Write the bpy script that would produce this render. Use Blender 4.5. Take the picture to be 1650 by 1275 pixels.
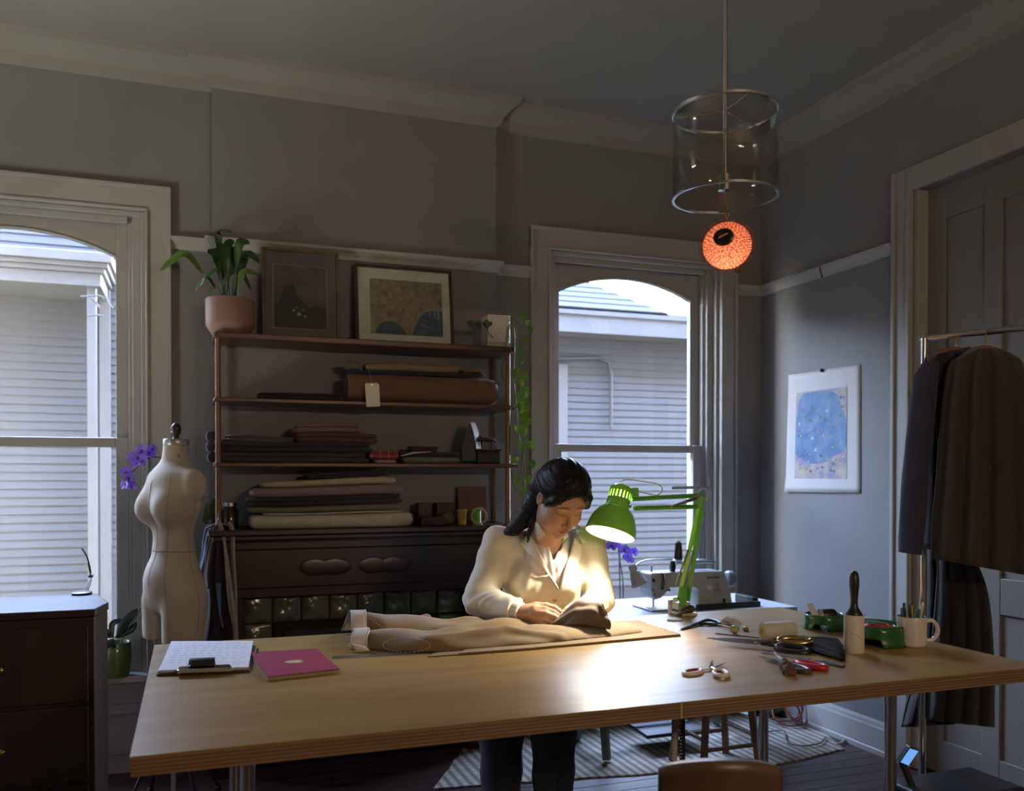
import bpy, bmesh, math, random
import numpy as np
from mathutils import Vector, Matrix, Euler, noise as mnoise

SC = bpy.context.scene
for _o in list(bpy.data.objects):
    bpy.data.objects.remove(_o)
COL = SC.collection
R = math.radians
PI = math.pi

# ------------------------------------------------------------------ camera
FPX, CX, CY = 1425.0, 825.0, 781.5          # focal length and optical centre in pixels of the 1650 x 1275 frame
YAW, PITCH, EYE = R(19.87), R(0.623), 1.5
_fx, _fy = math.sin(YAW), math.cos(YAW)
FWD = Vector((_fx * math.cos(PITCH), _fy * math.cos(PITCH), -math.sin(PITCH)))
RGT = Vector((_fy, -_fx, 0))
UPV = RGT.cross(FWD)
CAM = Vector((0, 0, EYE))
cam_data = bpy.data.cameras.new('camera')
cam = bpy.data.objects.new('camera', cam_data)
COL.objects.link(cam)
cam.location = CAM
cam.rotation_euler = Matrix((RGT, UPV, -FWD)).transposed().to_euler()
cam_data.sensor_fit = 'HORIZONTAL'
cam_data.sensor_width = 36.0
cam_data.lens = FPX / 1650 * 36.0
cam_data.shift_y = (CY - 637.5) / 1650
cam_data.clip_start = 0.05
cam_data.dof.use_dof = True
cam_data.dof.focus_distance = 3.2
cam_data.dof.aperture_fstop = 3.2
SC.camera = cam

# ------------------------------------------------------------------ view and sky
SC.view_settings.view_transform = 'Standard'
SC.view_settings.look = 'None'
SC.view_settings.gamma = 1.0
SC.view_settings.exposure = 0.0
SC.view_settings.use_curve_mapping = False
SC.cycles.use_denoising = True
SC.cycles.max_bounces = 7
SC.cycles.diffuse_bounces = 4
SC.cycles.glossy_bounces = 4
SC.cycles.transmission_bounces = 6
SC.cycles.transparent_max_bounces = 12
SC.cycles.sample_clamp_indirect = 4.0
SC.cycles.caustics_reflective = False
SC.cycles.caustics_refractive = False

world = bpy.data.worlds.new('evening_sky')
SC.world = world
world.use_nodes = True
_wn, _wl = world.node_tree.nodes, world.node_tree.links
_wn.clear()
_tc = _wn.new('ShaderNodeTexCoord'); _sx = _wn.new('ShaderNodeSeparateXYZ')
_cr = _wn.new('ShaderNodeValToRGB'); _bg = _wn.new('ShaderNodeBackground'); _wo = _wn.new('ShaderNodeOutputWorld')
_wl.new(_tc.outputs['Generated'], _sx.inputs[0]); _wl.new(_sx.outputs['Z'], _cr.inputs[0])
_cr.color_ramp.elements[0].position = 0.0; _cr.color_ramp.elements[0].color = (1.0, 0.93, 0.80, 1)
_cr.color_ramp.elements[1].position = 0.75; _cr.color_ramp.elements[1].color = (0.42, 0.57, 1.0, 1)
_e = _cr.color_ramp.elements.new(0.28); _e.color = (0.64, 0.75, 1.0, 1)
_bg.inputs['Strength'].default_value = 46.0
_wl.new(_cr.outputs[0], _bg.inputs[0]); _wl.new(_bg.outputs[0], _wo.inputs[0])

WALL_Y, WALL_X, ROOM_X0, ROOM_Y0, CEIL = 4.85, 3.467, -1.9, -2.3, 3.62
W1 = (-1.389, -0.219)     # openings of the two windows in the back wall
W2 = (1.983, 3.152)
SILL_Z, HEAD_Z = 0.50, 2.83

def light(name, kind, loc, power, col, radius=0.03, rot=None):
    d = bpy.data.lights.new(name, kind)
    d.energy = power
    d.color = col
    if kind in ('POINT', 'SPOT'):
        d.shadow_soft_size = radius
    o = bpy.data.objects.new(name, d)
    COL.objects.link(o)
    o.location = loc
    if rot:
        o.rotation_euler = rot
    return o
W3 = (2.85, 3.75)         # opening of the window in the left wall
for _n, _w in (('window_portal', W1), ('window_portal', W2), ('window_portal', None)):
    if _w is None:
        _d = bpy.data.lights.new(_n, 'AREA'); _d.shape = 'RECTANGLE'; _d.size = HEAD_Z - SILL_Z; _d.size_y = W3[1] - W3[0]; _d.cycles.is_portal = True
        _o = bpy.data.objects.new(_n, _d); COL.objects.link(_o); _o.location = (ROOM_X0 - 0.27, (W3[0] + W3[1]) / 2, (SILL_Z + HEAD_Z) / 2); _o.rotation_euler = (0, R(-90), 0)
        continue
    _d = bpy.data.lights.new(_n, 'AREA'); _d.shape = 'RECTANGLE'
    _d.size = _w[1] - _w[0]; _d.size_y = HEAD_Z - SILL_Z
    _d.cycles.is_portal = True
    _o = bpy.data.objects.new(_n, _d); COL.objects.link(_o)
    _o.location = ((_w[0] + _w[1]) / 2, WALL_Y + 0.26, (SILL_Z + HEAD_Z) / 2)
    _o.rotation_euler = (R(-90), 0, 0)

# ------------------------------------------------------------------ pixel -> place
def ray(px, py):
    return FWD + RGT * ((px - CX) / FPX) + UPV * ((CY - py) / FPX)
def at(px, py, d):
    return CAM + ray(px, py) * d
def onz(px, py, z):
    r = ray(px, py)
    return CAM + r * ((z - EYE) / r.z)
def ony(px, py, y):
    r = ray(px, py)
    return CAM + r * (y / r.y)
def onx(px, py, x):
    r = ray(px, py)
    return CAM + r * (x / r.x)

# ------------------------------------------------------------------ mesh builder
class MB:
    def __init__(s):
        s.v = []; s.f = []; s.m = []; s.mi = 0
    def add(s, vs, fs):
        b = len(s.v)
        s.v.extend([tuple(p) for p in vs])
        for q in fs:
            s.f.append([b + i for i in q]); s.m.append(s.mi)
        return s
    def box(s, x0, x1, y0, y1, z0, z1, M=None):
        vs = [Vector((x, y, z)) for z in (z0, z1) for y in (y0, y1) for x in (x0, x1)]
        if M is not None:
            vs = [M @ p for p in vs]
        return s.add(vs, [(0, 2, 3, 1), (4, 5, 7, 6), (0, 1, 5, 4), (2, 6, 7, 3), (0, 4, 6, 2), (1, 3, 7, 5)])
    def prism(s, poly, h, M=None):
        """poly in the xy plane, extruded from z 0 to h"""
        n = len(poly)
        vs = [Vector((p[0], p[1], 0)) for p in poly] + [Vector((p[0], p[1], h)) for p in poly]
        if M is not None:
            vs = [M @ p for p in vs]
        fs = [list(range(n))[::-1], list(range(n, 2 * n))] + [(i, (i + 1) % n, n + (i + 1) % n, n + i) for i in range(n)]
        return s.add(vs, fs)
    def tube(s, pts, r, n=8, caps=True, flat=None):
        pts = [Vector(p) for p in pts]
        k = len(pts)
        rs = r if isinstance(r, (list, tuple)) else [r] * k
        T = []
        for i in range(k):
            a = pts[max(i - 1, 0)]; b = pts[min(i + 1, k - 1)]
            t = (b - a)
            T.append(t.normalized() if t.length > 1e-9 else Vector((0, 0, 1)))
        ref = Vector((0, 0, 1)) if abs(T[0].z) < 0.9 else Vector((1, 0, 0))
        N = T[0].cross(ref).normalized()
        vs = []
        for i in range(k):
            N = (N - T[i] * N.dot(T[i]))
            if N.length < 1e-6:
                N = T[i].cross(Vector((0.3, 0.5, 0.8)))
            N.normalize()
            B = T[i].cross(N)
            fl = 1.0 if flat is None else flat
            for j in range(n):
                a = 2 * PI * j / n
                vs.append(pts[i] + N * (math.cos(a) * rs[i]) + B * (math.sin(a) * rs[i] * fl))
        fs = [(i * n + j, i * n + (j + 1) % n, (i + 1) * n + (j + 1) % n, (i + 1) * n + j) for i in range(k - 1) for j in range(n)]
        if caps:
            fs.append(list(range(n))[::-1]); fs.append(list(range((k - 1) * n, k * n)))
        return s.add(vs, fs)
    def lathe(s, prof, n=24, M=None, caps=True):
        vs = []
        for r, z in prof:
            for j in range(n):
                a = 2 * PI * j / n
                p = Vector((r * math.cos(a), r * math.sin(a), z))
                vs.append(M @ p if M is not None else p)
        k = len(prof)
        fs = [(i * n + j, i * n + (j + 1) % n, (i + 1) * n + (j + 1) % n, (i + 1) * n + j) for i in range(k - 1) for j in range(n)]
        if caps:
            if prof[0][0] > 1e-5: fs.append(list(range(n))[::-1])
            if prof[-1][0] > 1e-5: fs.append(list(range((k - 1) * n, k * n)))
        return s.add(vs, fs)
    def loft(s, rings, caps=True, closed=False):
        n = len(rings[0]); k = len(rings)
        vs = [p for r in rings for p in r]
        fs = [(i * n + j, i * n + (j + 1) % n, (i + 1) * n + (j + 1) % n, (i + 1) * n + j) for i in range(k - 1) for j in range(n)]
        if caps:
            fs.append(list(range(n))[::-1]); fs.append(list(range((k - 1) * n, k * n)))
        return s.add(vs, fs)
    def grid(s, fn, nu, nv):
        vs = [fn(i / nu, j / nv) for j in range(nv + 1) for i in range(nu + 1)]
        fs = [(j * (nu + 1) + i, j * (nu + 1) + i + 1, (j + 1) * (nu + 1) + i + 1, (j + 1) * (nu + 1) + i) for j in range(nv) for i in range(nu)]
        return s.add(vs, fs)
    def ball(s, c, r, n=10, m=None):
        c = Vector(c); rr = r if isinstance(r, (tuple, list)) else (r, r, r)
        k = max(4, n // 2)
        prof = [(math.sin(PI * i / k), -math.cos(PI * i / k)) for i in range(k + 1)]
        M = Matrix.Translation(c) @ (m.to_4x4() if m is not None else Matrix.Identity(4)) @ Matrix.Diagonal((rr[0], rr[1], rr[2], 1))
        return s.lathe(prof, n, M)
    def build(s, name, mat, parent=None, smooth=False, bevel=0, sub=0, solid=0, seg=2):
        me = bpy.data.meshes.new(name)
        org = root_loc(parent) if parent is not None else None
        if org is None:
            xs = [p[0] for p in s.v]; ys = [p[1] for p in s.v]; zs = [p[2] for p in s.v]
            org = Vector(((min(xs) + max(xs)) / 2, (min(ys) + max(ys)) / 2, min(zs)))
        me.from_pydata([(p[0] - org.x, p[1] - org.y, p[2] - org.z) for p in s.v], [], s.f)
        mats = mat if isinstance(mat, (list, tuple)) else [mat]
        for q in mats:
            me.materials.append(q)
        if len(mats) > 1:
            me.polygons.foreach_set('material_index', s.m)
        bm = bmesh.new(); bm.from_mesh(me)
        bmesh.ops.recalc_face_normals(bm, faces=bm.faces)
        bm.to_mesh(me); bm.free()
        return finish(name, me, parent, org, smooth, bevel, sub, solid, seg)

def finish(name, me, parent, org, smooth, bevel=0, sub=0, solid=0, seg=2):
    o = bpy.data.objects.new(name, me)
    COL.objects.link(o)
    if parent is None:
        o.location = org
    else:
        o.parent = parent
    if smooth:
        me.polygons.foreach_set('use_smooth', [True] * len(me.polygons))
    if solid:
        m = o.modifiers.new('solid', 'SOLIDIFY'); m.thickness = solid; m.offset = 0
    if bevel:
        m = o.modifiers.new('bevel', 'BEVEL'); m.width = bevel; m.segments = seg; m.limit_method = 'ANGLE'; m.angle_limit = R(40)
        if not smooth:
            m.harden_normals = False
    if sub:
        m = o.modifiers.new('sub', 'SUBSURF'); m.levels = sub; m.render_levels = sub
    if smooth and not sub:
        m = None
        try:
            me.set_sharp_from_angle(angle=R(50) if smooth is True else smooth)
        except Exception:
            pass
    return o

def root_loc(p):
    while p.parent is not None:
        p = p.parent
    return Vector(p.location)

def tag(o, label=None, cat=None, group=None, kind=None):
    if label: o['label'] = label
    if cat: o['category'] = cat
    if group: o['group'] = group
    if kind: o['kind'] = kind
    return o
def thing(name, label, cat, loc, group=None, kind=None):
    o = bpy.data.objects.new(name, None)
    COL.objects.link(o)
    o.location = loc
    o.empty_display_size = 0.05
    return tag(o, label, cat, group, kind)
def copy_tree(o, parent=None):
    c = o.copy(); COL.objects.link(c); c.parent = parent
    for ch in [x for x in bpy.data.objects if x.parent == o]:
        copy_tree(ch, c)
    return c
def frame(o, z, x=None):
    """matrix with local z along z, at o"""
    z = Vector(z).normalized()
    x = Vector(x) if x is not None else (Vector((1, 0, 0)) if abs(z.x) < 0.9 else Vector((0, 1, 0)))
    x = (x - z * x.dot(z)).normalized()
    y = z.cross(x)
    M = Matrix((x, y, z)).transposed().to_4x4()
    M.translation = Vector(o)
    return M
def bez(p0, p1, p2, p3, n=12):
    p0, p1, p2, p3 = map(Vector, (p0, p1, p2, p3))
    return [p0 * (1 - t) ** 3 + p1 * 3 * t * (1 - t) ** 2 + p2 * 3 * t * t * (1 - t) + p3 * t ** 3 for t in [i / n for i in range(n + 1)]]
def smoothpts(pts, n=6):
    """Catmull-Rom through points"""
    P = [Vector(p) for p in pts]
    P = [P[0] * 2 - P[1]] + P + [P[-1] * 2 - P[-2]]
    out = []
    for i in range(1, len(P) - 2):
        a, b, c, d = P[i - 1], P[i], P[i + 1], P[i + 2]
        for k in range(n):
            t = k / n
            out.append(0.5 * (2 * b + (c - a) * t + (2 * a - 5 * b + 4 * c - d) * t * t + (3 * b - a - 3 * c + d) * t ** 3))
    out.append(P[-2])
    return out

# ------------------------------------------------------------------ materials
def pm(name, col, rough=0.6, metal=0.0, var=0.10, scale=18.0, bump=0.0, bscale=60.0, coat=0.0, spec=0.5, stretch=(1, 1, 1),
       col2=None, sheen=0.0, sub=0.0, emit=None, estr=0.0):
    m = bpy.data.materials.new(name)
    m.use_nodes = True
    nt = m.node_tree; N = nt.nodes; L = nt.links
    b = N['Principled BSDF']
    b.inputs['Roughness'].default_value = rough
    b.inputs['Metallic'].default_value = metal
    b.inputs['Specular IOR Level'].default_value = spec
    if coat:
        b.inputs['Coat Weight'].default_value = coat; b.inputs['Coat Roughness'].default_value = 0.12
    if sheen:
        b.inputs['Sheen Weight'].default_value = sheen; b.inputs['Sheen Roughness'].default_value = 0.5
    if sub:
        b.inputs['Subsurface Weight'].default_value = sub; b.inputs['Subsurface Radius'].default_value = (0.012, 0.005, 0.003)
    if emit:
        b.inputs['Emission Color'].default_value = (*emit, 1); b.inputs['Emission Strength'].default_value = estr
    tc = N.new('ShaderNodeTexCoord'); mp = N.new('ShaderNodeMapping')
    mp.inputs['Scale'].default_value = stretch
    L.new(tc.outputs['Object'], mp.inputs[0])
    no = N.new('ShaderNodeTexNoise'); no.inputs['Scale'].default_value = scale; no.inputs['Detail'].default_value = 4
    L.new(mp.outputs[0], no.inputs['Vector'])
    rp = N.new('ShaderNodeValToRGB')
    c2 = col2 if col2 is not None else tuple(min(1, c * (1 + var)) for c in col)
    c1 = col if col2 is not None else tuple(c * (1 - var) for c in col)
    rp.color_ramp.elements[0].position = 0.3; rp.color_ramp.elements[0].color = (*c1, 1)
    rp.color_ramp.elements[1].position = 0.7; rp.color_ramp.elements[1].color = (*c2, 1)
    L.new(no.outputs['Fac'], rp.inputs[0]); L.new(rp.outputs[0], b.inputs['Base Color'])
    if bump:
        n2 = N.new('ShaderNodeTexNoise'); n2.inputs['Scale'].default_value = bscale; n2.inputs['Detail'].default_value = 3
        L.new(mp.outputs[0], n2.inputs['Vector'])
        bp = N.new('ShaderNodeBump'); bp.inputs['Strength'].default_value = bump; bp.inputs['Distance'].default_value = 0.004
        L.new(n2.outputs['Fac'], bp.inputs['Height']); L.new(bp.outputs[0], b.inputs['Normal'])
    return m
def weave(m, scale=900.0, strength=0.25, kind='BANDS', direction='X', col=None, cscale=None, amount=0.5, thresh=0.5):
    """thread relief, and stripes of a second colour when col is given"""
    nt = m.node_tree; N = nt.nodes; L = nt.links; b = N['Principled BSDF']
    tc = [x for x in N if x.bl_idname == 'ShaderNodeTexCoord'][0]
    w = N.new('ShaderNodeTexWave'); w.wave_type = kind; w.bands_direction = direction
    w.inputs['Scale'].default_value = cscale if col else scale
    w.inputs['Distortion'].default_value = 0.3
    L.new(tc.outputs['Object'], w.inputs['Vector'])
    if col:
        src = b.inputs['Base Color'].links[0].from_socket
        mr = N.new('ShaderNodeMapRange'); mr.inputs[1].default_value = thresh; mr.inputs[2].default_value = thresh + 0.1
        mr.inputs[4].default_value = amount
        L.new(w.outputs['Fac'], mr.inputs[0])
        mx = N.new('ShaderNodeMix'); mx.data_type = 'RGBA'
        L.new(mr.outputs[0], mx.inputs[0]); L.new(src, mx.inputs[6]); mx.inputs[7].default_value = (*col, 1)
        L.new(mx.outputs[2], b.inputs['Base Color'])
    else:
        bp = N.new('ShaderNodeBump'); bp.inputs['Strength'].default_value = strength; bp.inputs['Distance'].default_value = 0.001
        L.new(w.outputs['Fac'], bp.inputs['Height']); L.new(bp.outputs[0], b.inputs['Normal'])
    return m
def wood(name, c1, c2, rough=0.4, scale=3.0, stretch=(1, 8, 8), coat=0.0, bump=0.05, dist=4.0):
    m = bpy.data.materials.new(name)
    m.use_nodes = True
    nt = m.node_tree; N = nt.nodes; L = nt.links; b = N['Principled BSDF']
    b.inputs['Roughness'].default_value = rough
    if coat:
        b.inputs['Coat Weight'].default_value = coat; b.inputs['Coat Roughness'].default_value = 0.2
    tc = N.new('ShaderNodeTexCoord'); mp = N.new('ShaderNodeMapping'); mp.inputs['Scale'].default_value = stretch
    L.new(tc.outputs['Object'], mp.inputs[0])
    no = N.new('ShaderNodeTexNoise'); no.inputs['Scale'].default_value = scale; no.inputs['Detail'].default_value = 8
    no.inputs['Roughness'].default_value = 0.6; no.inputs['Distortion'].default_value = 0.6
    L.new(mp.outputs[0], no.inputs['Vector'])
    rp = N.new('ShaderNodeValToRGB')
    rp.color_ramp.elements[0].position = 0.30; rp.color_ramp.elements[0].color = (*c1, 1)
    rp.color_ramp.elements[1].position = 0.72; rp.color_ramp.elements[1].color = (*c2, 1)
    L.new(no.outputs['Fac'], rp.inputs[0]); L.new(rp.outputs[0], b.inputs['Base Color'])
    bp = N.new('ShaderNodeBump'); bp.inputs['Strength'].default_value = bump; bp.inputs['Distance'].default_value = 0.002
    L.new(no.outputs['Fac'], bp.inputs['Height']); L.new(bp.outputs[0], b.inputs['Normal'])
    return m
def glass(name, tint=(0.96, 0.98, 0.98), ior=1.45, rough=0.0):
    m = bpy.data.materials.new(name)
    m.use_nodes = True
    nt = m.node_tree; N = nt.nodes; L = nt.links
    N.clear()
    o = N.new('ShaderNodeOutputMaterial'); t = N.new('ShaderNodeBsdfTransparent'); g = N.new('ShaderNodeBsdfGlossy')
    fr = N.new('ShaderNodeLayerWeight'); mx = N.new('ShaderNodeMixShader')
    pw = N.new('ShaderNodeMath'); pw.operation = 'POWER'; pw.inputs[1].default_value = 5.0
    ma = N.new('ShaderNodeMath'); ma.operation = 'MULTIPLY_ADD'; ma.inputs[1].default_value = 0.9; ma.inputs[2].default_value = ((ior - 1) / (ior + 1)) ** 2
    t.inputs[0].default_value = (*tint, 1); g.inputs['Roughness'].default_value = rough
    L.new(fr.outputs['Facing'], pw.inputs[0]); L.new(pw.outputs[0], ma.inputs[0])
    L.new(ma.outputs[0], mx.inputs[0]); L.new(t.outputs[0], mx.inputs[1]); L.new(g.outputs[0], mx.inputs[2]); L.new(mx.outputs[0], o.inputs[0])
    return m
def attr_mat(name, rough=0.5, attr='col', sub=0.0, coat=0.0, bump=0.0, bscale=300):
    m = pm(name, (0.5, 0.5, 0.5), rough, sub=sub, coat=coat, bump=bump, bscale=bscale)
    nt = m.node_tree; b = nt.nodes['Principled BSDF']
    a = nt.nodes.new('ShaderNodeAttribute'); a.attribute_name = attr
    nt.links.new(a.outputs['Color'], b.inputs['Base Color'])
    return m

# ------------------------------------------------------------------ smooth solids from distance fields
def smin(a, b, k):
    h = np.clip(0.5 + 0.5 * (b - a) / k, 0, 1)
    return b * (1 - h) + a * h - k * h * (1 - h)
def smax(a, b, k):
    return -smin(-a, -b, k)
def s_caps(P, a, b, ra, rb=None):
    """capsule whose radius runs from ra to rb"""
    rb = ra if rb is None else rb
    a = np.array(a, np.float32); b = np.array(b, np.float32)
    d = b - a; q = P - a
    t = np.clip((q @ d) / max(float(d @ d), 1e-9), 0, 1)
    r = ra + (rb - ra) * t
    return np.sqrt(((q - t[:, None] * d) ** 2).sum(1)) - r
def s_ell(P, c, r, M=None):
    q = P - np.array(c, np.float32)
    if M is not None:
        q = q @ np.array(M, np.float32)
    r = np.array(r, np.float32)
    k0 = np.sqrt(((q / r) ** 2).sum(1)); k1 = np.sqrt(((q / (r * r)) ** 2).sum(1)) + 1e-9
    return np.where(k0 < 0.2, (k0 - 1) * r.min(), k0 * (k0 - 1) / k1)
def s_box(P, c, h, rnd=0.0, M=None):
    q = P - np.array(c, np.float32)
    if M is not None:
        q = q @ np.array(M, np.float32)
    q = np.abs(q) - (np.array(h, np.float32) - rnd)
    return np.sqrt((np.maximum(q, 0) ** 2).sum(1)) + np.minimum(q.max(1), 0) - rnd
def surf(fn, lo, hi, h, coarse=6):
    """surface nets of fn < 0; returns verts, quads"""
    lo = np.array(lo, float); hi = np.array(hi, float)
    nb = np.ceil((hi - lo) / (h * coarse)).astype(int) + 1
    n = nb * coarse
    def pts(ix, step):
        return (lo + ix * step).astype(np.float32)
    bi = np.stack(np.meshgrid(*[np.arange(k) for k in nb], indexing='ij'), -1).reshape(-1, 3)
    cen = (lo + (bi + 0.5) * (coarse * h)).astype(np.float32)
    d = fn(cen)
    act = np.abs(d) < coarse * h * 1.45
    F = np.repeat(np.repeat(np.repeat(d.reshape(nb), coarse, 0), coarse, 1), coarse, 2).astype(np.float32)
    loc = np.stack(np.meshgrid(*[np.arange(coarse)] * 3, indexing='ij'), -1).reshape(-1, 3)
    ab = bi[act]
    CH = 4000
    for s in range(0, len(ab), CH):
        idx = (ab[s:s + CH, None, :] * coarse + loc[None]).reshape(-1, 3)
        F[idx[:, 0], idx[:, 1], idx[:, 2]] = fn(pts(idx, h))
    F[0] = F[-1] = 1; F[:, 0] = F[:, -1] = 1; F[:, :, 0] = F[:, :, -1] = 1
    S = F < 0
    cs = [(i, j, k) for i in (0, 1) for j in (0, 1) for k in (0, 1)]
    def sh(A, c):
        return A[c[0]:A.shape[0] - 1 + c[0], c[1]:A.shape[1] - 1 + c[1], c[2]:A.shape[2] - 1 + c[2]]
    cnt = sum(sh(S, c).astype(np.int8) for c in cs)
    cells = np.argwhere((cnt > 0) & (cnt < 8))
    acc = np.zeros((len(cells), 3)); num = np.zeros(len(cells))
    val = {c: F[cells[:, 0] + c[0], cells[:, 1] + c[1], cells[:, 2] + c[2]] for c in cs}
    for c in cs:
        for ax in range(3):
            if c[ax] == 0:
                e = list(c); e[ax] = 1; e = tuple(e)
                a, b = val[c], val[e]
                x = (a < 0) != (b < 0)
                t = np.where(x, a / np.where(x, a - b, 1), 0)
                p = np.tile(np.array(c, float), (len(cells), 1)); p[:, ax] = t
                acc += np.where(x[:, None], p, 0); num += x
    V = lo + (cells + acc / num[:, None]) * h
    cid = np.full(cnt.shape, -1, np.int32); cid[cells[:, 0], cells[:, 1], cells[:, 2]] = np.arange(len(cells))
    Q = []
    for ax in range(3):
        u, v = (ax + 1) % 3, (ax + 2) % 3
        sl0 = [slice(1, -1)] * 3; sl0[ax] = slice(0, -1)
        sl1 = [slice(1, -1)] * 3; sl1[ax] = slice(1, None)
        A = S[tuple(sl0)]; B = S[tuple(sl1)]
        e = np.argwhere(A != B)
        inside = A[e[:, 0], e[:, 1], e[:, 2]]
        base = e.copy(); base[:, u] += 1; base[:, v] += 1
        def cell(du, dv):
            c = base.copy(); c[:, u] -= du; c[:, v] -= dv
            return cid[c[:, 0], c[:, 1], c[:, 2]]
        q = np.stack([cell(1, 1), cell(0, 1), cell(0, 0), cell(1, 0)], 1)
        q[~inside] = q[~inside][:, ::-1]
        Q.append(q)
    Q = np.concatenate(Q)
    Q = Q[(Q >= 0).all(1)]
    return V, Q
def relax(V, Q, it=1, w=0.5):
    E = np.concatenate([Q[:, [0, 1]], Q[:, [1, 2]], Q[:, [2, 3]], Q[:, [3, 0]]])
    E = np.concatenate([E, E[:, ::-1]])
    for _ in range(it):
        s = np.zeros_like(V); c = np.zeros(len(V))
        np.add.at(s, E[:, 0], V[E[:, 1]]); np.add.at(c, E[:, 0], 1)
        V = V * (1 - w) + w * s / np.maximum(c, 1)[:, None]
    return V
def npmesh(name, V, Q, mat, parent=None, smooth=True, colors=None, local=False):
    """mesh object from arrays (world coordinates unless local)"""
    me = bpy.data.meshes.new(name)
    if local:
        org = Vector((0, 0, 0))
    elif parent is not None:
        org = root_loc(parent)
    else:
        org = Vector(((V[:, 0].min() + V[:, 0].max()) / 2, (V[:, 1].min() + V[:, 1].max()) / 2, V[:, 2].min()))
    V2 = V - np.array(org)
    me.from_pydata(V2.tolist(), [], Q.tolist())
    for q in (mat if isinstance(mat, (list, tuple)) else [mat]):
        me.materials.append(q)
    if colors is not None:
        ca = me.color_attributes.new('col', 'FLOAT_COLOR', 'POINT')
        ca.data.foreach_set('color', np.concatenate([colors, np.ones((len(colors), 1))], 1).astype(np.float32).ravel())
    o = bpy.data.objects.new(name, me)
    COL.objects.link(o)
    if parent is None:
        o.location = org
    else:
        o.parent = parent
    if smooth:
        me.polygons.foreach_set('use_smooth', [True] * len(me.polygons))
    return o
def view2world(V):
    """(right of camera, depth, height) -> world, for an upright view frame"""
    c, s = math.cos(YAW), math.sin(YAW)
    return np.stack([V[:, 0] * c + V[:, 1] * s, -V[:, 0] * s + V[:, 1] * c, V[:, 2]], 1)
def vf(px, py, d):
    """pixel and depth -> view frame point"""
    p = at(px, py, d)
    c, s = math.cos(YAW), math.sin(YAW)
    return np.array((p.x * c - p.y * s, p.x * s + p.y * c, p.z))
# ================================================================== the room
M_wall = pm('wall_paint', (0.225, 0.216, 0.21), 0.62, var=0.05, scale=3, bump=0.05, bscale=90)
M_wall_up = pm('upper_wall_paint', (0.20, 0.195, 0.19), 0.65, var=0.05, scale=3, bump=0.05, bscale=90)
M_trim = pm('trim_paint', (0.39, 0.375, 0.345), 0.42, var=0.05, scale=6, bump=0.04, bscale=40)
M_ceil = pm('ceiling_paint', (0.27, 0.255, 0.23), 0.8, var=0.03, scale=4, bump=0.05, bscale=60)
M_floor = wood('floor_wood', (0.035, 0.018, 0.015), (0.075, 0.038, 0.03), 0.35, 2.5, (1, 9, 1), bump=0.08)
M_pane = glass('window_pane')
M_dark = pm('matt_black', (0.012, 0.011, 0.010), 0.9)  # plain matt black for floor base, tile backing and firebox

def struct(o):
    return tag(o, kind='structure')

# floor boards run along X
fl = thing('floor', None, None, (0.8, 1.3, -0.03), kind='structure')
b = MB(); b.box(ROOM_X0, WALL_X + 0.25, ROOM_Y0, WALL_Y + 0.2, -0.03, -0.004); b.build('floor_base', M_dark, fl)
random.seed(3)
_y = 2.0
_boards = {}
while _y < WALL_Y:
    b = MB(); b.box(ROOM_X0, WALL_X, _y + 0.0012, _y + 0.0968, -0.004, 0.0)
    b.build('floorboard', M_floor, fl, bevel=0.0015, seg=1)
    _y += 0.098
b = MB(); b.box(ROOM_X0, WALL_X, ROOM_Y0, 2.0, -0.004, 0.0); b.build('floor_area', M_floor, fl)

b = MB(); b.box(ROOM_X0 - 0.2, WALL_X + 0.2, ROOM_Y0 - 0.2, WALL_Y + 0.25, CEIL, CEIL + 0.12)
struct(b.build('ceiling', M_ceil))

# back wall with its two window openings
b = MB()
for x0, x1 in ((ROOM_X0 - 0.2, W1[0]), (W1[1], W2[0]), (W2[1], WALL_X + 0.2)):
    b.box(x0, x1, WALL_Y, WALL_Y + 0.25, 0, CEIL)
for w in (W1, W2):
    b.box(w[0], w[1], WALL_Y, WALL_Y + 0.25, 0, SILL_Z - 0.02)
    b.box(w[0], w[1], WALL_Y, WALL_Y + 0.25, HEAD_Z, CEIL)
struct(b.build('wall_back', M_wall))
DOOR = (2.72, 3.56)
b = MB()
b.box(WALL_X, WALL_X + 0.2, DOOR[1], WALL_Y, 0, CEIL)
b.box(WALL_X, WALL_X + 0.2, ROOM_Y0, DOOR[0], 0, CEIL)
b.box(WALL_X, WALL_X + 0.2, DOOR[0], DOOR[1], 2.95, CEIL)
struct(b.build('wall_right', M_wall))
b = MB()
for y0, y1, z0, z1 in ((ROOM_Y0 - 0.2, W3[0], 0, CEIL), (W3[1], WALL_Y, 0, CEIL), (W3[0], W3[1], 0, SILL_Z - 0.02), (W3[0], W3[1], HEAD_Z, CEIL)):
    b.box(ROOM_X0 - 0.25, ROOM_X0, y0, y1, z0, z1)
struct(b.build('wall_left', M_wall))
b = MB(); b.box(ROOM_X0, WALL_X + 0.2, ROOM_Y0 - 0.2, ROOM_Y0, 0, CEIL); struct(b.build('wall_front', M_wall))
# chimney breast
CB = (0.10, 1.635, 4.79)
b = MB(); b.box(CB[0], CB[1], CB[2], WALL_Y, 0, CEIL); struct(b.build('wall_chimney', M_wall))

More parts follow.
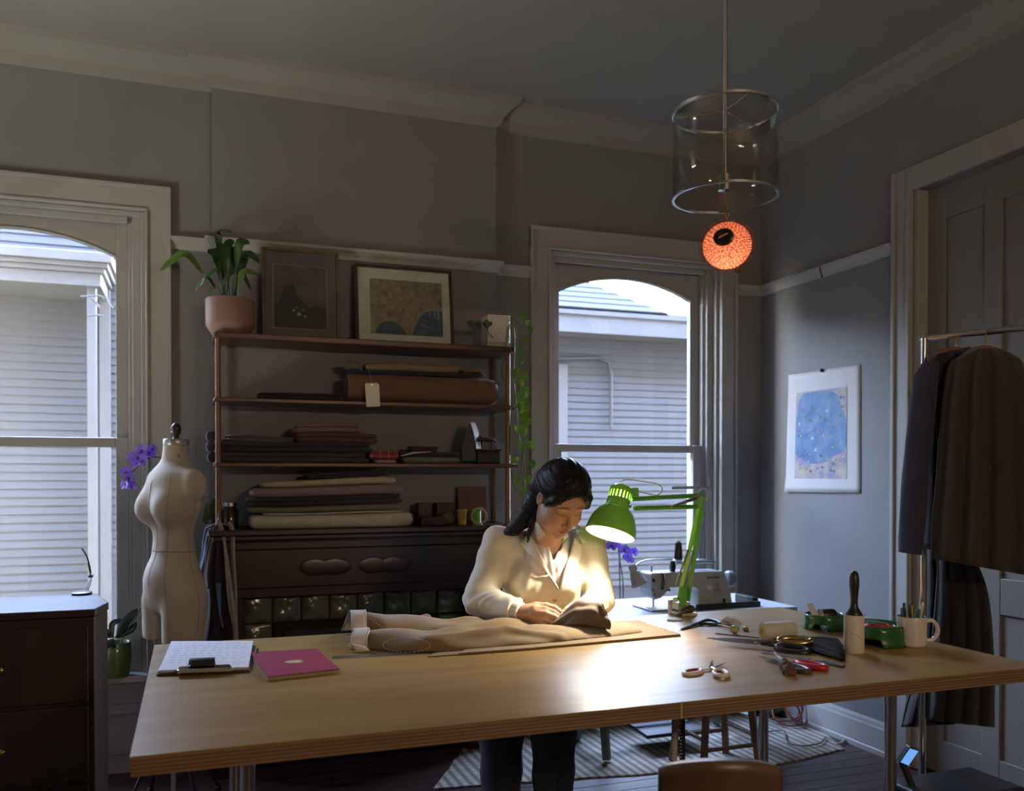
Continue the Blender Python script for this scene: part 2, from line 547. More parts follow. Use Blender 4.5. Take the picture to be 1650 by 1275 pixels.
def mould(b, prof, path, normals):
    """prof: (out, z) list; path: plan points with outward normal per point (mitred)"""
    rings = []
    for (x, y), (nx, ny) in zip(path, normals):
        rings.append([Vector((x + nx * o, y + ny * o, z)) for o, z in prof])
    b.loft(rings)
RZ = 2.719
rail_prof = [(0, RZ - 0.066), (0.012, RZ - 0.064), (0.016, RZ - 0.045), (0.022, RZ - 0.03), (0.034, RZ - 0.018), (0.038, RZ - 0.004), (0.030, RZ), (0, RZ)]
b = MB(); mould(b, rail_prof, [(W1[1] + 0.12, WALL_Y), (CB[0], WALL_Y)], [(0, -1), (-0.6, -1)]); struct(b.build('trim_1', M_trim))
b = MB(); mould(b, rail_prof, [(CB[0], WALL_Y), (CB[0], CB[2]), (CB[1], CB[2]), (CB[1], WALL_Y)], [(-1, 0), (-1, -1), (1, -1), (1, 0)]); struct(b.build('trim_2', M_trim))
b = MB(); mould(b, rail_prof, [(CB[1], WALL_Y), (W2[0] - 0.106, WALL_Y)], [(0.0, -1), (0, -1)]); struct(b.build('trim_3', M_trim))
b = MB(); mould(b, rail_prof, [(W2[1] + 0.125, WALL_Y), (WALL_X, WALL_Y), (WALL_X, DOOR[1] + 0.13)], [(0, -1), (-1, -1), (-1, 0)]); struct(b.build('trim_4', M_trim))
base_prof = [(0, 0), (0.022, 0), (0.022, 0.025), (0.016, 0.03), (0.016, 0.14), (0.012, 0.15), (0.010, 0.165), (0.004, 0.18), (0, 0.18)]
b = MB(); mould(b, base_prof, [(W2[1] + 0.125, WALL_Y), (WALL_X, WALL_Y), (WALL_X, DOOR[1] + 0.13)], [(0, -1), (-1, -1), (-1, 0)]); struct(b.build('baseboard_right', M_trim))
b = MB(); mould(b, base_prof, [(CB[1], WALL_Y), (W2[0] - 0.106, WALL_Y)], [(0, -1), (0, -1)]); struct(b.build('baseboard_back', M_trim))
# ceiling cornice
corn = [(0, CEIL - 0.14), (0.02, CEIL - 0.13), (0.035, CEIL - 0.09), (0.08, CEIL - 0.045), (0.11, CEIL - 0.03), (0.12, CEIL), (0, CEIL)]
b = MB(); mould(b, corn, [(ROOM_X0, WALL_Y), (CB[0], WALL_Y), (CB[0], CB[2]), (CB[1], CB[2]), (CB[1], WALL_Y), (WALL_X, WALL_Y), (WALL_X, ROOM_Y0)],
                [(0, -1), (-1, -1), (-1, -1), (1, -1), (1, -1), (-1, -1), (-1, 0)])
struct(b.build('trim_5', M_ceil))

def make_window(name, w):
    x0, x1 = w
    t = thing(name, None, None, ((x0 + x1) / 2, WALL_Y, SILL_Z), kind='structure')
    Y = WALL_Y
    cw = 0.122
    for s in (0, 1):                                   # side casings, flat board with an inner and an outer bead
        b = MB()
        a, c = (x0 - cw, x0) if s == 0 else (x1, x1 + cw)
        b.box(a, c, Y - 0.022, Y, SILL_Z - 0.35, HEAD_Z + 0.12)
        ib = (c - 0.014, c) if s == 0 else (a, a + 0.014)
        b.box(ib[0], ib[1], Y - 0.034, Y - 0.022, SILL_Z, HEAD_Z)
        ob = (a, a + 0.022) if s == 0 else (c - 0.022, c)
        b.box(ob[0], ob[1], Y - 0.034, Y - 0.022, SILL_Z, HEAD_Z + 0.12)
        b.build('casing', M_trim, t, bevel=0.004)
    b = MB(); b.box(x0 - cw, x1 + cw, Y - 0.024, Y, HEAD_Z + 0.001, HEAD_Z + 0.13)
    b.box(x0 - cw, x1 + cw, Y - 0.036, Y - 0.024, HEAD_Z + 0.108, HEAD_Z + 0.13)
    b.box(x0 - 0.01, x1 + 0.01, Y - 0.034, Y - 0.024, HEAD_Z, HEAD_Z + 0.014)
    b.build('casing_head', M_trim, t, bevel=0.004)
    sx0, sx1 = x0 + 0.05, x1 - 0.085
    b = MB()                                           # jambs, stops and head
    b.box(x0, x0 + 0.022, Y, Y + 0.245, SILL_Z, HEAD_Z); b.box(x0 + 0.022, sx0 + 0.005, Y + 0.035, Y + 0.06, SILL_Z, HEAD_Z)
    b.box(x0 + 0.022, sx0, Y + 0.06, Y + 0.245, SILL_Z, HEAD_Z)
    b.build('jamb', M_trim, t, bevel=0.003)
    b = MB()
    b.box(x1 - 0.022, x1, Y, Y + 0.245, SILL_Z, HEAD_Z); b.box(sx1 + 0.02, x1 - 0.022, Y + 0.035, Y + 0.06, SILL_Z, HEAD_Z)
    b.box(sx1, x1 - 0.022, Y + 0.06, Y + 0.245, SILL_Z, HEAD_Z)
    b.build('jamb', M_trim, t, bevel=0.003)
    b = MB(); b.box(x0 + 0.022, x1 - 0.022, Y, Y + 0.245, HEAD_Z - 0.022, HEAD_Z)
    b.box(sx0, sx1, Y + 0.035, Y + 0.06, HEAD_Z - 0.055, HEAD_Z - 0.022); b.build('head_jamb', M_trim, t, bevel=0.003)
    b = MB(); b.box(x0 - cw - 0.02, x1 + cw + 0.02, Y - 0.085, Y + 0.245, SILL_Z - 0.035, SILL_Z); b.build('sill', M_trim, t, bevel=0.008)
    b = MB(); b.box(x0 - cw, x1 + cw, Y - 0.02, Y, SILL_Z - 0.15, SILL_Z - 0.035)
    b.build('apron', M_trim, t, bevel=0.004)
    b = MB(); b.box(x0 - cw + 0.01, x1 + cw - 0.01, Y - 0.014, Y, 0.0, SILL_Z - 0.15)
    for q in (0, 1):
        xa = x0 - 0.06 + q * (x1 - x0 + 0.12) / 2; xb = xa + (x1 - x0) / 2 - 0.0
        for r4 in ((xa, xb, 0.10, 0.125), (xa, xb, 0.30, 0.325), (xa, xa + 0.025, 0.10, 0.325), (xb - 0.025, xb, 0.10, 0.325)):
            b.box(r4[0], r4[1], Y - 0.026, Y - 0.014, r4[2], r4[3])
    b.build('panel', M_trim, t, bevel=0.003)
    # lower sash
    st = 0.062
    mz0, mz1 = 1.643, 1.69
    ya, yb = Y + 0.065, Y + 0.103
    for (p, q) in ((sx0, sx0 + st), (sx1 - st, sx1)):
        b = MB(); b.box(p, q, ya, yb, SILL_Z, mz1); b.build('lower_stile', M_trim, t, bevel=0.004)
    b = MB(); b.box(sx0 + st, sx1 - st, ya, yb, SILL_Z, SILL_Z + 0.08); b.build('bottom_rail', M_trim, t, bevel=0.004)
    b = MB(); b.box(sx0 + st, sx1 - st, ya, yb, mz0, mz1); b.build('meeting_rail', M_trim, t, bevel=0.004)
    b = MB(); b.box(sx0 + st - 0.005, sx1 - st + 0.005, ya + 0.017, ya + 0.021, SILL_Z + 0.07, mz0 + 0.005); b.build('pane', M_pane, t)
    # upper sash with its arched head
    ya, yb = Y + 0.106, Y + 0.144
    for (p, q) in ((sx0, sx0 + st), (sx1 - st, sx1)):
        b = MB(); b.box(p, q, ya, yb, mz0, HEAD_Z - 0.022); b.build('upper_stile', M_trim, t, bevel=0.004)
    b = MB(); b.box(sx0 + st, sx1 - st, ya, yb, mz0, mz1 - 0.005); b.build('meeting_rail', M_trim, t, bevel=0.004)
    g0, g1 = sx0 + st, sx1 - st
    cxm, hw, zs, za = (g0 + g1) / 2, (g1 - g0) / 2, 2.615, 2.722
    rad = (hw * hw + (za - zs) ** 2) / (2 * (za - zs)); cz = za - rad; an = math.asin(hw / rad)
    arc = [(cxm + rad * math.sin(-an + 2 * an * i / 20), cz + rad * math.cos(-an + 2 * an * i / 20)) for i in range(21)]
    b = MB()
    for i in range(20):
        (xa, za_), (xb, zb_) = arc[i], arc[i + 1]
        top = HEAD_Z - 0.022
        b.add([(xa, ya, za_), (xb, ya, zb_), (xb, ya, top), (xa, ya, top), (xa, yb, za_), (xb, yb, zb_), (xb, yb, top), (xa, yb, top)],
              [(0, 1, 2, 3), (7, 6, 5, 4), (0, 4, 5, 1), (3, 2, 6, 7)])
    b.build('arched_head', M_trim, t)
    b = MB(); b.tube([(x, ya - 0.001, z + 0.004) for x, z in arc], 0.007, 6); b.build('arch_bead', M_trim, t, smooth=True)
    b = MB(); b.box(g0 - 0.005, g1 + 0.005, ya + 0.017, ya + 0.021, mz1 - 0.01, za + 0.01); b.build('pane', M_pane, t)
    return t
make_window('window_1', W1)
make_window('window_2', W2)
# the window in the left wall, out of the picture, that lights the dress form and the table
t = make_window('window_3', (-(W3[1] - W3[0]) / 2, (W3[1] - W3[0]) / 2))
t.location = (ROOM_X0, (W3[0] + W3[1]) / 2, SILL_Z)
t.rotation_euler = (0, 0, R(90))

# door in the right wall
t = thing('door_1', None, None, (WALL_X, (DOOR[0] + DOOR[1]) / 2, 0), kind='structure')
M_door = pm('door_paint', (0.20, 0.185, 0.16), 0.5, var=0.06, scale=5)
for (y0, y1) in ((DOOR[1], DOOR[1] + 0.125), (DOOR[0] - 0.125, DOOR[0])):
    b = MB(); b.box(WALL_X - 0.022, WALL_X, y0, y1, 0, 3.07)
    for q in (y0, y1 - 0.024):
        b.box(WALL_X - 0.034, WALL_X - 0.022, q, q + 0.024, 0, 3.07)
    b.build('casing', M_trim, t, bevel=0.004)
b = MB(); b.box(WALL_X - 0.024, WALL_X, DOOR[0] - 0.125, DOOR[1] + 0.125, 2.95, 3.07); b.build('casing_head', M_trim, t, bevel=0.004)
b = MB(); b.box(WALL_X, WALL_X + 0.12, DOOR[1] - 0.03, DOOR[1], 0, 2.95); b.box(WALL_X, WALL_X + 0.12, DOOR[0], DOOR[0] + 0.03, 0, 2.95); b.build('jamb', M_trim, t, bevel=0.003)
b = MB(); b.box(WALL_X + 0.075, WALL_X + 0.115, DOOR[0] + 0.03, DOOR[1] - 0.03, -0.004, 2.95); b.build('leaf', M_door, t)
for (y0, y1) in ((DOOR[0] + 0.03, DOOR[0] + 0.14), ((DOOR[0] + DOOR[1]) / 2 - 0.05, (DOOR[0] + DOOR[1]) / 2 + 0.05), (DOOR[1] - 0.14, DOOR[1] - 0.03)):
    b = MB(); b.box(WALL_X + 0.062, WALL_X + 0.075, y0, y1, 0, 2.95); b.build('stile', M_door, t, bevel=0.004)
for z in (0.0, 0.85, 1.75, 2.78):
    b = MB(); b.box(WALL_X + 0.064, WALL_X + 0.075, DOOR[0] + 0.03, DOOR[1] - 0.03, z, z + 0.17); b.build('rail', M_door, t, bevel=0.004)

# ------------------------------------------------------------------ outdoors
M_side = pm('clapboard_paint', (0.088, 0.084, 0.086), 0.6, var=0.08, scale=1.5, bump=0.1, bscale=30, stretch=(0.3, 1, 1))
M_hw = pm('house_trim_paint', (0.145, 0.138, 0.135), 0.5, var=0.06, scale=4)
M_shing = pm('roof_shingle', (0.012, 0.0125, 0.0125), 0.85, var=0.25, scale=9, bump=0.3, bscale=40)
M_grass = pm('yard_ground', (0.05, 0.055, 0.03), 0.95, var=0.3, scale=6)
b = MB(); b.box(-14, 20, WALL_Y + 0.3, 30, -0.45, -0.4); struct(b.build('ground_outside', M_grass))
b = MB(); b.box(ROOM_X0 - 0.2, WALL_X + 0.2, ROOM_Y0, WALL_Y + 0.25, CEIL + 0.12, 7.6); b.box(-14, -4.4, ROOM_Y0 - 2, WALL_Y + 2.5, -0.4, 8.2); b.box(ROOM_X0 - 0.25, ROOM_X0 - 0.2, ROOM_Y0, WALL_Y + .25, -.4, -.01); b.box(WALL_X + 0.2, 15, ROOM_Y0, WALL_Y + 0.25, -0.4, 7.6); struct(b.build('wall_sky_block', M_side))  # unseen upper storey and outer blocks, put in to hold back sky light
HX = 1.35
h = thing('neighbour_house', 'grey clapboard house with pale trim standing outside the windows', 'house', (HX, 9.0, -0.4))
b = MB(); b.box(HX, 9.0, 9.0, 14, -0.4, 3.09); b.box(-6.0, HX, 9.0, 14, -0.4, 3.12); b.box(-6.0, -0.5, 9.0, 14, 3.12, 4.2); b.build('wall_core', M_side, h)
def board_mesh(x0, x1, name):
    me = bpy.data.meshes.new(name)
    prof = [(0, 0), (-0.017, 0.0), (-0.017, 0.006), (-0.006, 0.083), (0, 0.083)]
    b = MB(); b.prism([(p[0], p[1]) for p in prof], x1 - x0, Matrix(((0, 0, 1, x0 - HX), (1, 0, 0, 0), (0, 1, 0, 0), (0, 0, 0, 1))))
    me.from_pydata(b.v, [], b.f); me.materials.append(M_side)
    return me
EXPO = 0.0765
for (x0, x1, z0, z1) in ((HX, 8.6, 0.25, 3.05), (-5.5, HX, 0.0, 3.1), (-5.5, -0.5, 3.136, 4.1)):
    me = board_mesh(x0, x1, 'clapboard')
    z = z0
    while z < z1:
        o = bpy.data.objects.new('clapboard', me); COL.objects.link(o); o.parent = h; o.location = (0, 0, z + 0.4)
        z += EXPO
b = MB(); b.box(1.9, 9.3, 8.68, 8.72, 3.03, 3.28); b.box(1.9, 9.3, 8.66, 8.72, 3.22, 3.29); b.build('fascia', M_hw, h, bevel=0.004)
b = MB(); b.box(1.9, 9.3, 8.72, 9.0, 3.03, 3.06); b.build('soffit', M_hw, h)
_c = ony(908, 700, 8.95)
b = MB(); b.box(_c.x - 0.35, _c.x + 0.045, 8.94, 9.0, -0.4, 2.72); b.build('corner_board', M_hw, h, bevel=0.004)
b = MB()
_p = [ony(*q, 8.955) for q in ((890, 578), (965, 577), (980, 585), (985, 605), (985, 690))]
b.tube(_p, 0.018, 8); b.build('conduit', M_side, h, smooth=True)
# hip roof in courses
ex, ey, ez, sl = 4.97, 8.66, 3.29, math.tan(R(33))
for k in range(20):
    a0, a1 = k * 0.13, (k + 1) * 0.13 + 0.03
    b = MB()
    b.add([(1.9 - 1.0, ey + a0, ez + a0 * sl + 0.012), (ex - a0, ey + a0, ez + a0 * sl + 0.012), (ex - a1, ey + a1, ez + a1 * sl), (1.9 - 1.0, ey + a1, ez + a1 * sl),
           (1.9 - 1.0, ey + a0, ez + a0 * sl - 0.02), (ex - a0, ey + a0, ez + a0 * sl - 0.02), (ex - a1, ey + a1, ez + a1 * sl - 0.03), (1.9 - 1.0, ey + a1, ez + a1 * sl - 0.03)],
          [(0, 1, 2, 3), (4, 5, 1, 0), (5, 6, 2, 1), (6, 7, 3, 2), (7, 4, 0, 3)])
    b.build('shingle_course', M_shing, h)
# porch seen through the left window: post, capital, corner board
PY = 8.35
xa, xb = ony(140, 600, PY).x, ony(155.5, 600, PY).x
b = MB(); b.box(xa, xb, PY, PY + (xb - xa), -0.4, ony(150, 462, PY).z); b.build('porch_post', M_hw, h, bevel=0.006)
xr = ony(163, 440, PY - 0.05).x
z0, z1 = ony(150, 463, PY).z, ony(150, 412, PY).z
b = MB(); b.box(-6, xr, PY - 0.05, 9.0, z0, z1 - 0.16)
b.box(-6, xr + 0.03, PY - 0.08, 9.0, z1 - 0.16, z1 - 0.12); b.box(-6, xr + 0.06, PY - 0.11, 9.0, z1 - 0.12, z1 - 0.08)
b.box(-6, xr + 0.09, PY - 0.14, 9.0, z1 - 0.08, z1); b.build('porch_beam', M_hw, h, bevel=0.006)
xa, xb = ony(160, 600, 8.93).x, ony(178, 600, 8.93).x
b = MB(); b.box(xa, xb, 8.93, 9.0, -0.4, ony(170, 466, 8.93).z); b.build('corner_board', M_hw, h, bevel=0.004)
b = MB()
for pts in (((129, 478), (160, 477), (168, 482)), ((168, 472), (176, 490), (182, 497)), ((147, 480), (155, 488), (160, 496)), ((140, 509), (155, 508), (166, 509))):
    b.tube(smoothpts([ony(p[0], p[1], 8.25) for p in pts], 4), 0.008, 5)
b.build('creeper_twig', pm('twig', (0.10, 0.09, 0.09), 0.8), h)
# ================================================================== mantel, shelving
M_mahog = wood('mahogany', (0.020, 0.008, 0.007), (0.045, 0.016, 0.013), 0.32, 3.0, (1.5, 8, 8), bump=0.05)
M_shelfw = wood('shelf_wood', (0.065, 0.021, 0.013), (0.125, 0.043, 0.023), 0.38, 3.0, (1.2, 9, 9))
M_post = wood('post_wood', (0.14, 0.055, 0.026), (0.26, 0.11, 0.05), 0.35, 4.0, (9, 9, 1.5))
M_tile = pm('green_glazed_tile', (0.10, 0.115, 0.075), 0.22, var=0.35, scale=14, bump=0.5, bscale=22, coat=0.4)
MX0, MX1, MZ = 0.10, 1.60, 1.235
mt = thing('fireplace_mantel', 'dark mahogany fireplace mantel with green tile surround behind the table', 'mantel', (0.85, 4.79, 0))
b = MB(); b.box(MX0 - 0.03, MX1 + 0.03, 4.45, 4.79, MZ - 0.03, MZ); b.box(MX0 - 0.01, MX1 + 0.01, 4.485, 4.79, MZ - 0.055, MZ - 0.03); b.build('mantel_shelf', M_mahog, mt, bevel=0.006)
b = MB(); b.box(MX0, MX1, 4.60, 4.79, 0.885, MZ - 0.055); b.build('frieze', M_mahog, mt, bevel=0.003)
b = MB(); b.box(MX0 + 0.06, MX1 - 0.06, 4.585, 4.60, 0.93, 1.13); b.build('frieze_panel', M_mahog, mt, bevel=0.012)
b = MB()
for k, (cx_, s) in enumerate(((0.66, 1), (0.86, 1), (0.97, -1), (0.56, -1))):
    b.ball((cx_ + 0.03, 4.585, 1.03), (0.085, 0.004, 0.045), 14)
b.build('frieze_carving', M_mahog, mt, smooth=True)
for (x0, x1) in ((MX0, 0.24), (1.42, MX1)):
    b = MB(); b.box(x0, x1, 4.60, 4.79, 0, 0.885); b.box(x0 + 0.025, x1 - 0.025, 4.59, 4.60, 0.16, 0.80); b.box(x0 - 0.008, x1 + 0.008, 4.585, 4.79, 0, 0.13)
    b.build('pilaster', M_mahog, mt, bevel=0.004)
b = MB(); b.box(0.24, 1.42, 4.70, 4.76, 0, 0.885); b.build('tile_backing', M_dark, mt)
# embossed tiles, six inch, one object each on shared meshes
def tile_mesh(seed):
    random.seed(seed)
    blobs = [(random.uniform(-.05, .05), random.uniform(-.05, .05), random.uniform(.012, .026), random.uniform(.004, .009)) for _ in range(9)]
    n = 14
    b = MB()
    def fn(u, v):
        x, z = (u - .5) * .142, (v - .5) * .142
        d = 0.0
        for (bx, bz, br, bh) in blobs:
            q = math.hypot(x - bx, z - bz) / br
            d += bh * math.exp(-q * q * 1.6) + 0.003 * math.exp(-((q - 1.5) ** 2) * 6)
        e = min(u, 1 - u, v, 1 - v)
        d *= min(1, e * 6)
        d += 0.006 * min(1, e * 14) - 0.004
        return Vector((x, -d, z))
    b.grid(fn, n, n)
    me = bpy.data.meshes.new('tile'); me.from_pydata(b.v, [], b.f); me.materials.append(M_tile)
    me.polygons.foreach_set('use_smooth', [True] * len(me.polygons))
    return me
tms = [tile_mesh(s) for s in (1, 5)]
TP = 0.1455
cols = [0.24 + 0.0735 + TP * i for i in range(8)]
k = 0
for r in range(6):
    z = 0.885 - 0.073 - TP * r
    for i, x in enumerate(cols):
        if r > 0 and 0 < i < 7:
            continue
        o = bpy.data.objects.new('tile', tms[k % 2]); COL.objects.link(o); o.parent = mt
        o.location = (x - 0.85, 4.698 - 4.79, z); k += 1
b = MB(); b.box(0.39, 1.27, 4.675, 4.70, 0, 0.738); b.build('firebox_cover', M_dark, mt, bevel=0.006)
b = MB(); b.box(0.44, 1.22, 4.665, 4.675, 0.03, 0.70); b.build('firebox_panel', pm('iron', (0.02, 0.02, 0.02), 0.5, 0.6), mt, bevel=0.004)

# open shelving standing on the mantel
SX0, SX1, SF, SB = 0.118, 1.602, 4.50, 4.735
SHZ = [1.562, 1.876, 2.19]                 # top faces
sh = thing('shelving_unit', 'open wooden shelving unit with round posts standing on the mantel', 'shelf', (0.86, 4.62, MZ))
for i, z in enumerate(SHZ):
    th = 0.03 if i == 2 else 0.022
    b = MB()
    x0, x1, y0, y1, c = SX0 - 0.022, SX1 + 0.045, SF - 0.025, SB + 0.02, 0.035
    b.prism([(x0 + c * .4, y0), (x1 - c, y0), (x1 - c * .3, y0 + c * .3), (x1, y0 + c), (x1, y1), (x0, y1), (x0, y0 + c * .4)], th, Matrix.Translation((0, 0, z - th)))
    b.build('shelf_board', M_shelfw, sh, bevel=0.005)
for x in (SX0, SX1):
    for y in (SF, SB):
        b = MB()
        zz = [MZ] + SHZ
        b.tube([(x, y, MZ), (x, y, 2.19 - 0.03)], 0.0135, 12)
        b.build('post', M_post, sh, smooth=True)
for i, z in enumerate(SHZ[:2]):
    for y in (SF,):
        b = MB(); b.tube([(SX1 + 0.01, y, z - 0.011), (SX1 + 0.055, y, z - 0.011)], 0.011, 10); b.build('peg', M_shelfw, sh, smooth=True)
# ================================================================== cutting table and what lies on it
TZ = 0.94
TX0, TX1, TY0, TY1 = -0.12, 2.345, 1.905, 3.142
M_birch = wood('birch_ply', (0.30, 0.176, 0.056), (0.43, 0.275, 0.098), 0.36, 2.2, (0.7, 5, 5), coat=0.0, bump=0.03)
def ply_edge_mat():
    m = pm('ply_edge', (0.22, 0.125, 0.06), 0.55, var=0.2, scale=14, stretch=(0.4, 0.4, 8))
    return weave(m, col=(0.085, 0.045, 0.025), cscale=38.0, amount=0.75, thresh=0.45, direction='Z')
M_ply = ply_edge_mat()
M_birch.node_tree.nodes['Principled BSDF'].inputs['Specular IOR Level'].default_value = 0.32
M_steel = pm('brushed_steel', (0.50, 0.49, 0.48), 0.28, 1.0, var=0.06, scale=40)
M_chrome = pm('chrome', (0.72, 0.72, 0.74), 0.12, 1.0, var=0.02)
M_black = pm('black_plastic', (0.016, 0.015, 0.015), 0.38, var=0.1)
M_blackm = pm('black_iron', (0.02, 0.019, 0.018), 0.55, 0.2, var=0.15)
M_white = pm('white_paper', (0.72, 0.72, 0.74), 0.7, var=0.02)
tb = thing('cutting_table', 'large birch plywood cutting table with layered edge and steel legs', 'table', (1.11, 2.52, 0))
b = MB(); b.box(TX0, TX1, TY0, TY1, TZ - 0.003, TZ); b.build('tabletop', M_birch, tb, bevel=0.001, seg=1)
b = MB(); b.box(TX0 + 0.0008, TX1, TY0 + 0.0008, TY1, TZ - 0.0205, TZ - 0.003); b.build('plywood_sheet', M_ply, tb)
b = MB(); b.box(TX0 + 0.002, TX1, TY0 + 0.002, TY1, TZ - 0.042, TZ - 0.021); b.build('plywood_sheet', M_ply, tb)
_sx = onz(1101, 1133, TZ).x
b = MB(); b.box(_sx - 0.002, _sx + 0.002, TY0 - 0.0004, TY0 + 0.002, TZ - 0.041, TZ - 0.001); b.build('edge_seam', pm('pale_glue', (0.5, 0.36, 0.2), 0.5), tb)
for (x, y) in ((0.13, 2.35), (2.2, 2.35), (0.13, 3.05), (2.2, 3.05)):
    b = MB(); b.tube([(x, y, 0), (x, y, TZ - 0.042)], 0.019, 20); b.tube([(x, y, TZ - 0.05), (x, y, TZ - 0.0425)], 0.05, 20); b.tube([(x, y, 0.0), (x, y, 0.02)], 0.024, 16)
    b.build('leg', M_steel, tb, smooth=True)

def slab(b, pix, z, h, taper=0.0):
    """flat thing from the pixels of its top outline at height z"""
    P = [onz(px, py, z) for px, py in pix]
    lo = [Vector((p.x, p.y, z - h)) for p in P]
    n = len(P)
    b.add(lo + P, [list(range(n))[::-1], list(range(n, 2 * n))] + [(i, (i + 1) % n, n + (i + 1) % n, n + i) for i in range(n)])
    return P

# clipboard with a pad of notes
cb = thing('clipboard', 'dark clipboard holding a white sheet with faint handwriting', 'clipboard', onz(330, 1062, TZ))
b = MB(); slab(b, [(252, 1087), (403, 1081), (412, 1040), (272, 1043)], TZ + 0.006, 0.006); b.build('board', wood('hardboard', (0.04, 0.022, 0.02), (0.07, 0.035, 0.03), 0.4), cb, bevel=0.002)
M_note = weave(pm('note_paper', (0.74, 0.74, 0.80), 0.75, var=0.02), col=(0.60, 0.60, 0.68), cscale=9, amount=0.2, thresh=0.86, direction='Y')
for k in range(4):
    b = MB(); slab(b, [(253 + k, 1083.5 - k), (398 + k * .8, 1078 - k), (407.5, 1036 - k), (279 - k, 1036.5 - k)], TZ + 0.0085 + k * 0.0022, 0.002)
    b.build('sheet', M_note if k == 3 else M_white, cb)
# handwriting strokes
random.seed(8)
b = MB()
for r_ in range(9):
    v0 = (r_ + 1.0) / 11
    u = 0.08
    while u < 0.9 - (0.3 if r_ % 4 == 3 else 0):
        L = random.uniform(0.03, 0.09)
        pts = []
        for q in range(7):
            uu = u + L * q / 6
            px_ = (279 + (407.5 - 279) * uu) * (1 - v0) + (256 + (400.5 - 256) * uu) * v0
            py_ = 1033.5 + (1076 - 1033.5) * v0 - 1.0 * uu + random.uniform(-.5, .5)
            p = onz(px_, py_, TZ + 0.0154); pts.append(p)
        b.tube(pts, 0.0005, 3, caps=False)
        u += L + random.uniform(0.02, 0.05)
b.build('handwriting', pm('pencil', (0.50, 0.49, 0.55), 0.8), cb)
b = MB()
slab(b, [(285, 1080), (375, 1076), (371, 1070), (288, 1074)], TZ + 0.021, 0.012); b.build('clip_spring', M_chrome, cb, bevel=0.004)
c0, c1 = onz(306, 1072, TZ + 0.02), onz(346, 1070, TZ + 0.02)
b = MB()
def clipfn(u, v):
    p = c0.lerp(c1, u)
    w = v * 0.055 - 0.012
    hz = 0.022 * math.exp(-((v - 0.35) * 3.2) ** 2) + 0.004
    bulge = 0.010 * (1 - (2 * u - 1) ** 2) if v > .9 else 0
    return Vector((p.x - 0.15 * (w + bulge), p.y - w * -1 - 0.03 + bulge, TZ + 0.014 + hz))
b.grid(clipfn, 10, 14); b.build('clip', M_black, cb, smooth=True, solid=0.002)
b = MB(); b.tube([c0 + Vector((0, -0.005, 0.012)), c1 + Vector((0, -0.005, 0.012))], 0.008, 12); b.build('clip_hinge', M_black, cb, smooth=True)
b = MB(); slab(b, [(412, 1044), (417, 1045), (417, 1052), (410, 1052)], TZ + 0.014, 0.014); b.build('pen_holder', M_black, cb, bevel=0.003)

# magenta notebook
nbk = thing('notebook', 'magenta paperback notebook with an oval gold label beside the clipboard', 'notebook', onz(470, 1068, TZ))
b = MB(); slab(b, [(405, 1053), (509.5, 1048), (546, 1079.5), (431, 1092)], TZ + 0.010, 0.0095); b.build('pages', weave(pm('page_edges', (0.42, 0.36, 0.24), 0.8), scale=260, direction='Z', strength=0.5), nbk)
M_mag = pm('magenta_cover', (0.29, 0.016, 0.055), 0.7, var=0.05, bump=0.05, bscale=200, spec=0.2)
b = MB(); slab(b, [(403.5, 1051), (510, 1045.5), (547.5, 1078), (430.5, 1091)], TZ + 0.0125, 0.0015); b.build('front_cover', M_mag, nbk)
b = MB(); slab(b, [(404.5, 1054), (510, 1049), (547, 1081.5), (431, 1094)], TZ + 0.0015, 0.0015); b.build('back_cover', M_mag, nbk)
b = MB(); _c = onz(473.5, 1066.5, TZ + 0.0135); b.lathe([(0.0, -0.001), (1, -0.001), (1, 0.0003), (0, 0.0003)], 24, Matrix.Translation(_c) @ Matrix.Diagonal((0.027, 0.021, 1, 1)))
b.build('label', pm('gold_label', (0.55, 0.45, 0.22), 0.45, var=0.3, scale=60), nbk)

# steel ruler under the trousers
b = MB(); slab(b, [(536, 1061.5), (760, 1050), (758, 1045), (535, 1057.5)], TZ + 0.0018, 0.0018)
tag(b.build('steel_ruler', pm('ruler_steel', (0.30, 0.30, 0.29), 0.35, 0.9)), 'long thin steel ruler lying along the trousers', 'ruler')

# ------------------------------------------------------------------ green work lamp
M_green = pm('green_enamel', (0.26, 0.70, 0.07), 0.16, var=0.03, scale=5, coat=0.6)
M_greend = pm('green_arm_paint', (0.10, 0.40, 0.04), 0.3, var=0.05, coat=0.2)
M_enam = pm('white_enamel', (0.85, 0.83, 0.78), 0.4, var=0.01)
M_spring = pm('spring_steel', (0.34, 0.25, 0.19), 0.35, 0.9)
base_p = at(1102, 985, 3.56)
lp = thing('work_lamp', 'bright green articulated work lamp clamped to the table edge, switched on', 'lamp', Vector((base_p.x, base_p.y, TZ)))
def vdir(u, v, z):
    return (RGT * u + Vector((_fx, _fy, 0)) * v + Vector((0, 0, z))).normalized()
ax = vdir(-0.27, -0.30, -0.92)                       # out of the opening
rim = at(983, 861.5, 3.22)
Ms = frame(rim, -ax, RGT)                             # local z runs from the opening up to the cap
R0 = 0.0925
dome = [(R0, 0.0), (R0 * .995, 0.012), (R0 * .97, 0.03), (R0 * .92, 0.05), (R0 * .83, 0.07), (R0 * .70, 0.089), (R0 * .56, 0.102), (0.044, 0.110)]
b = MB(); b.lathe(dome, 40, Ms, caps=False); shade = b.build('shade', M_green, lp, smooth=True)
b = MB(); b.lathe([(r - 0.0022, z + 0.0002) for r, z in dome], 40, Ms, caps=False); b.lathe([(R0 - 0.0022, 0.0), (R0, 0.0)], 40, Ms, caps=False); b.build('shade_lining', M_enam, shade, smooth=True)
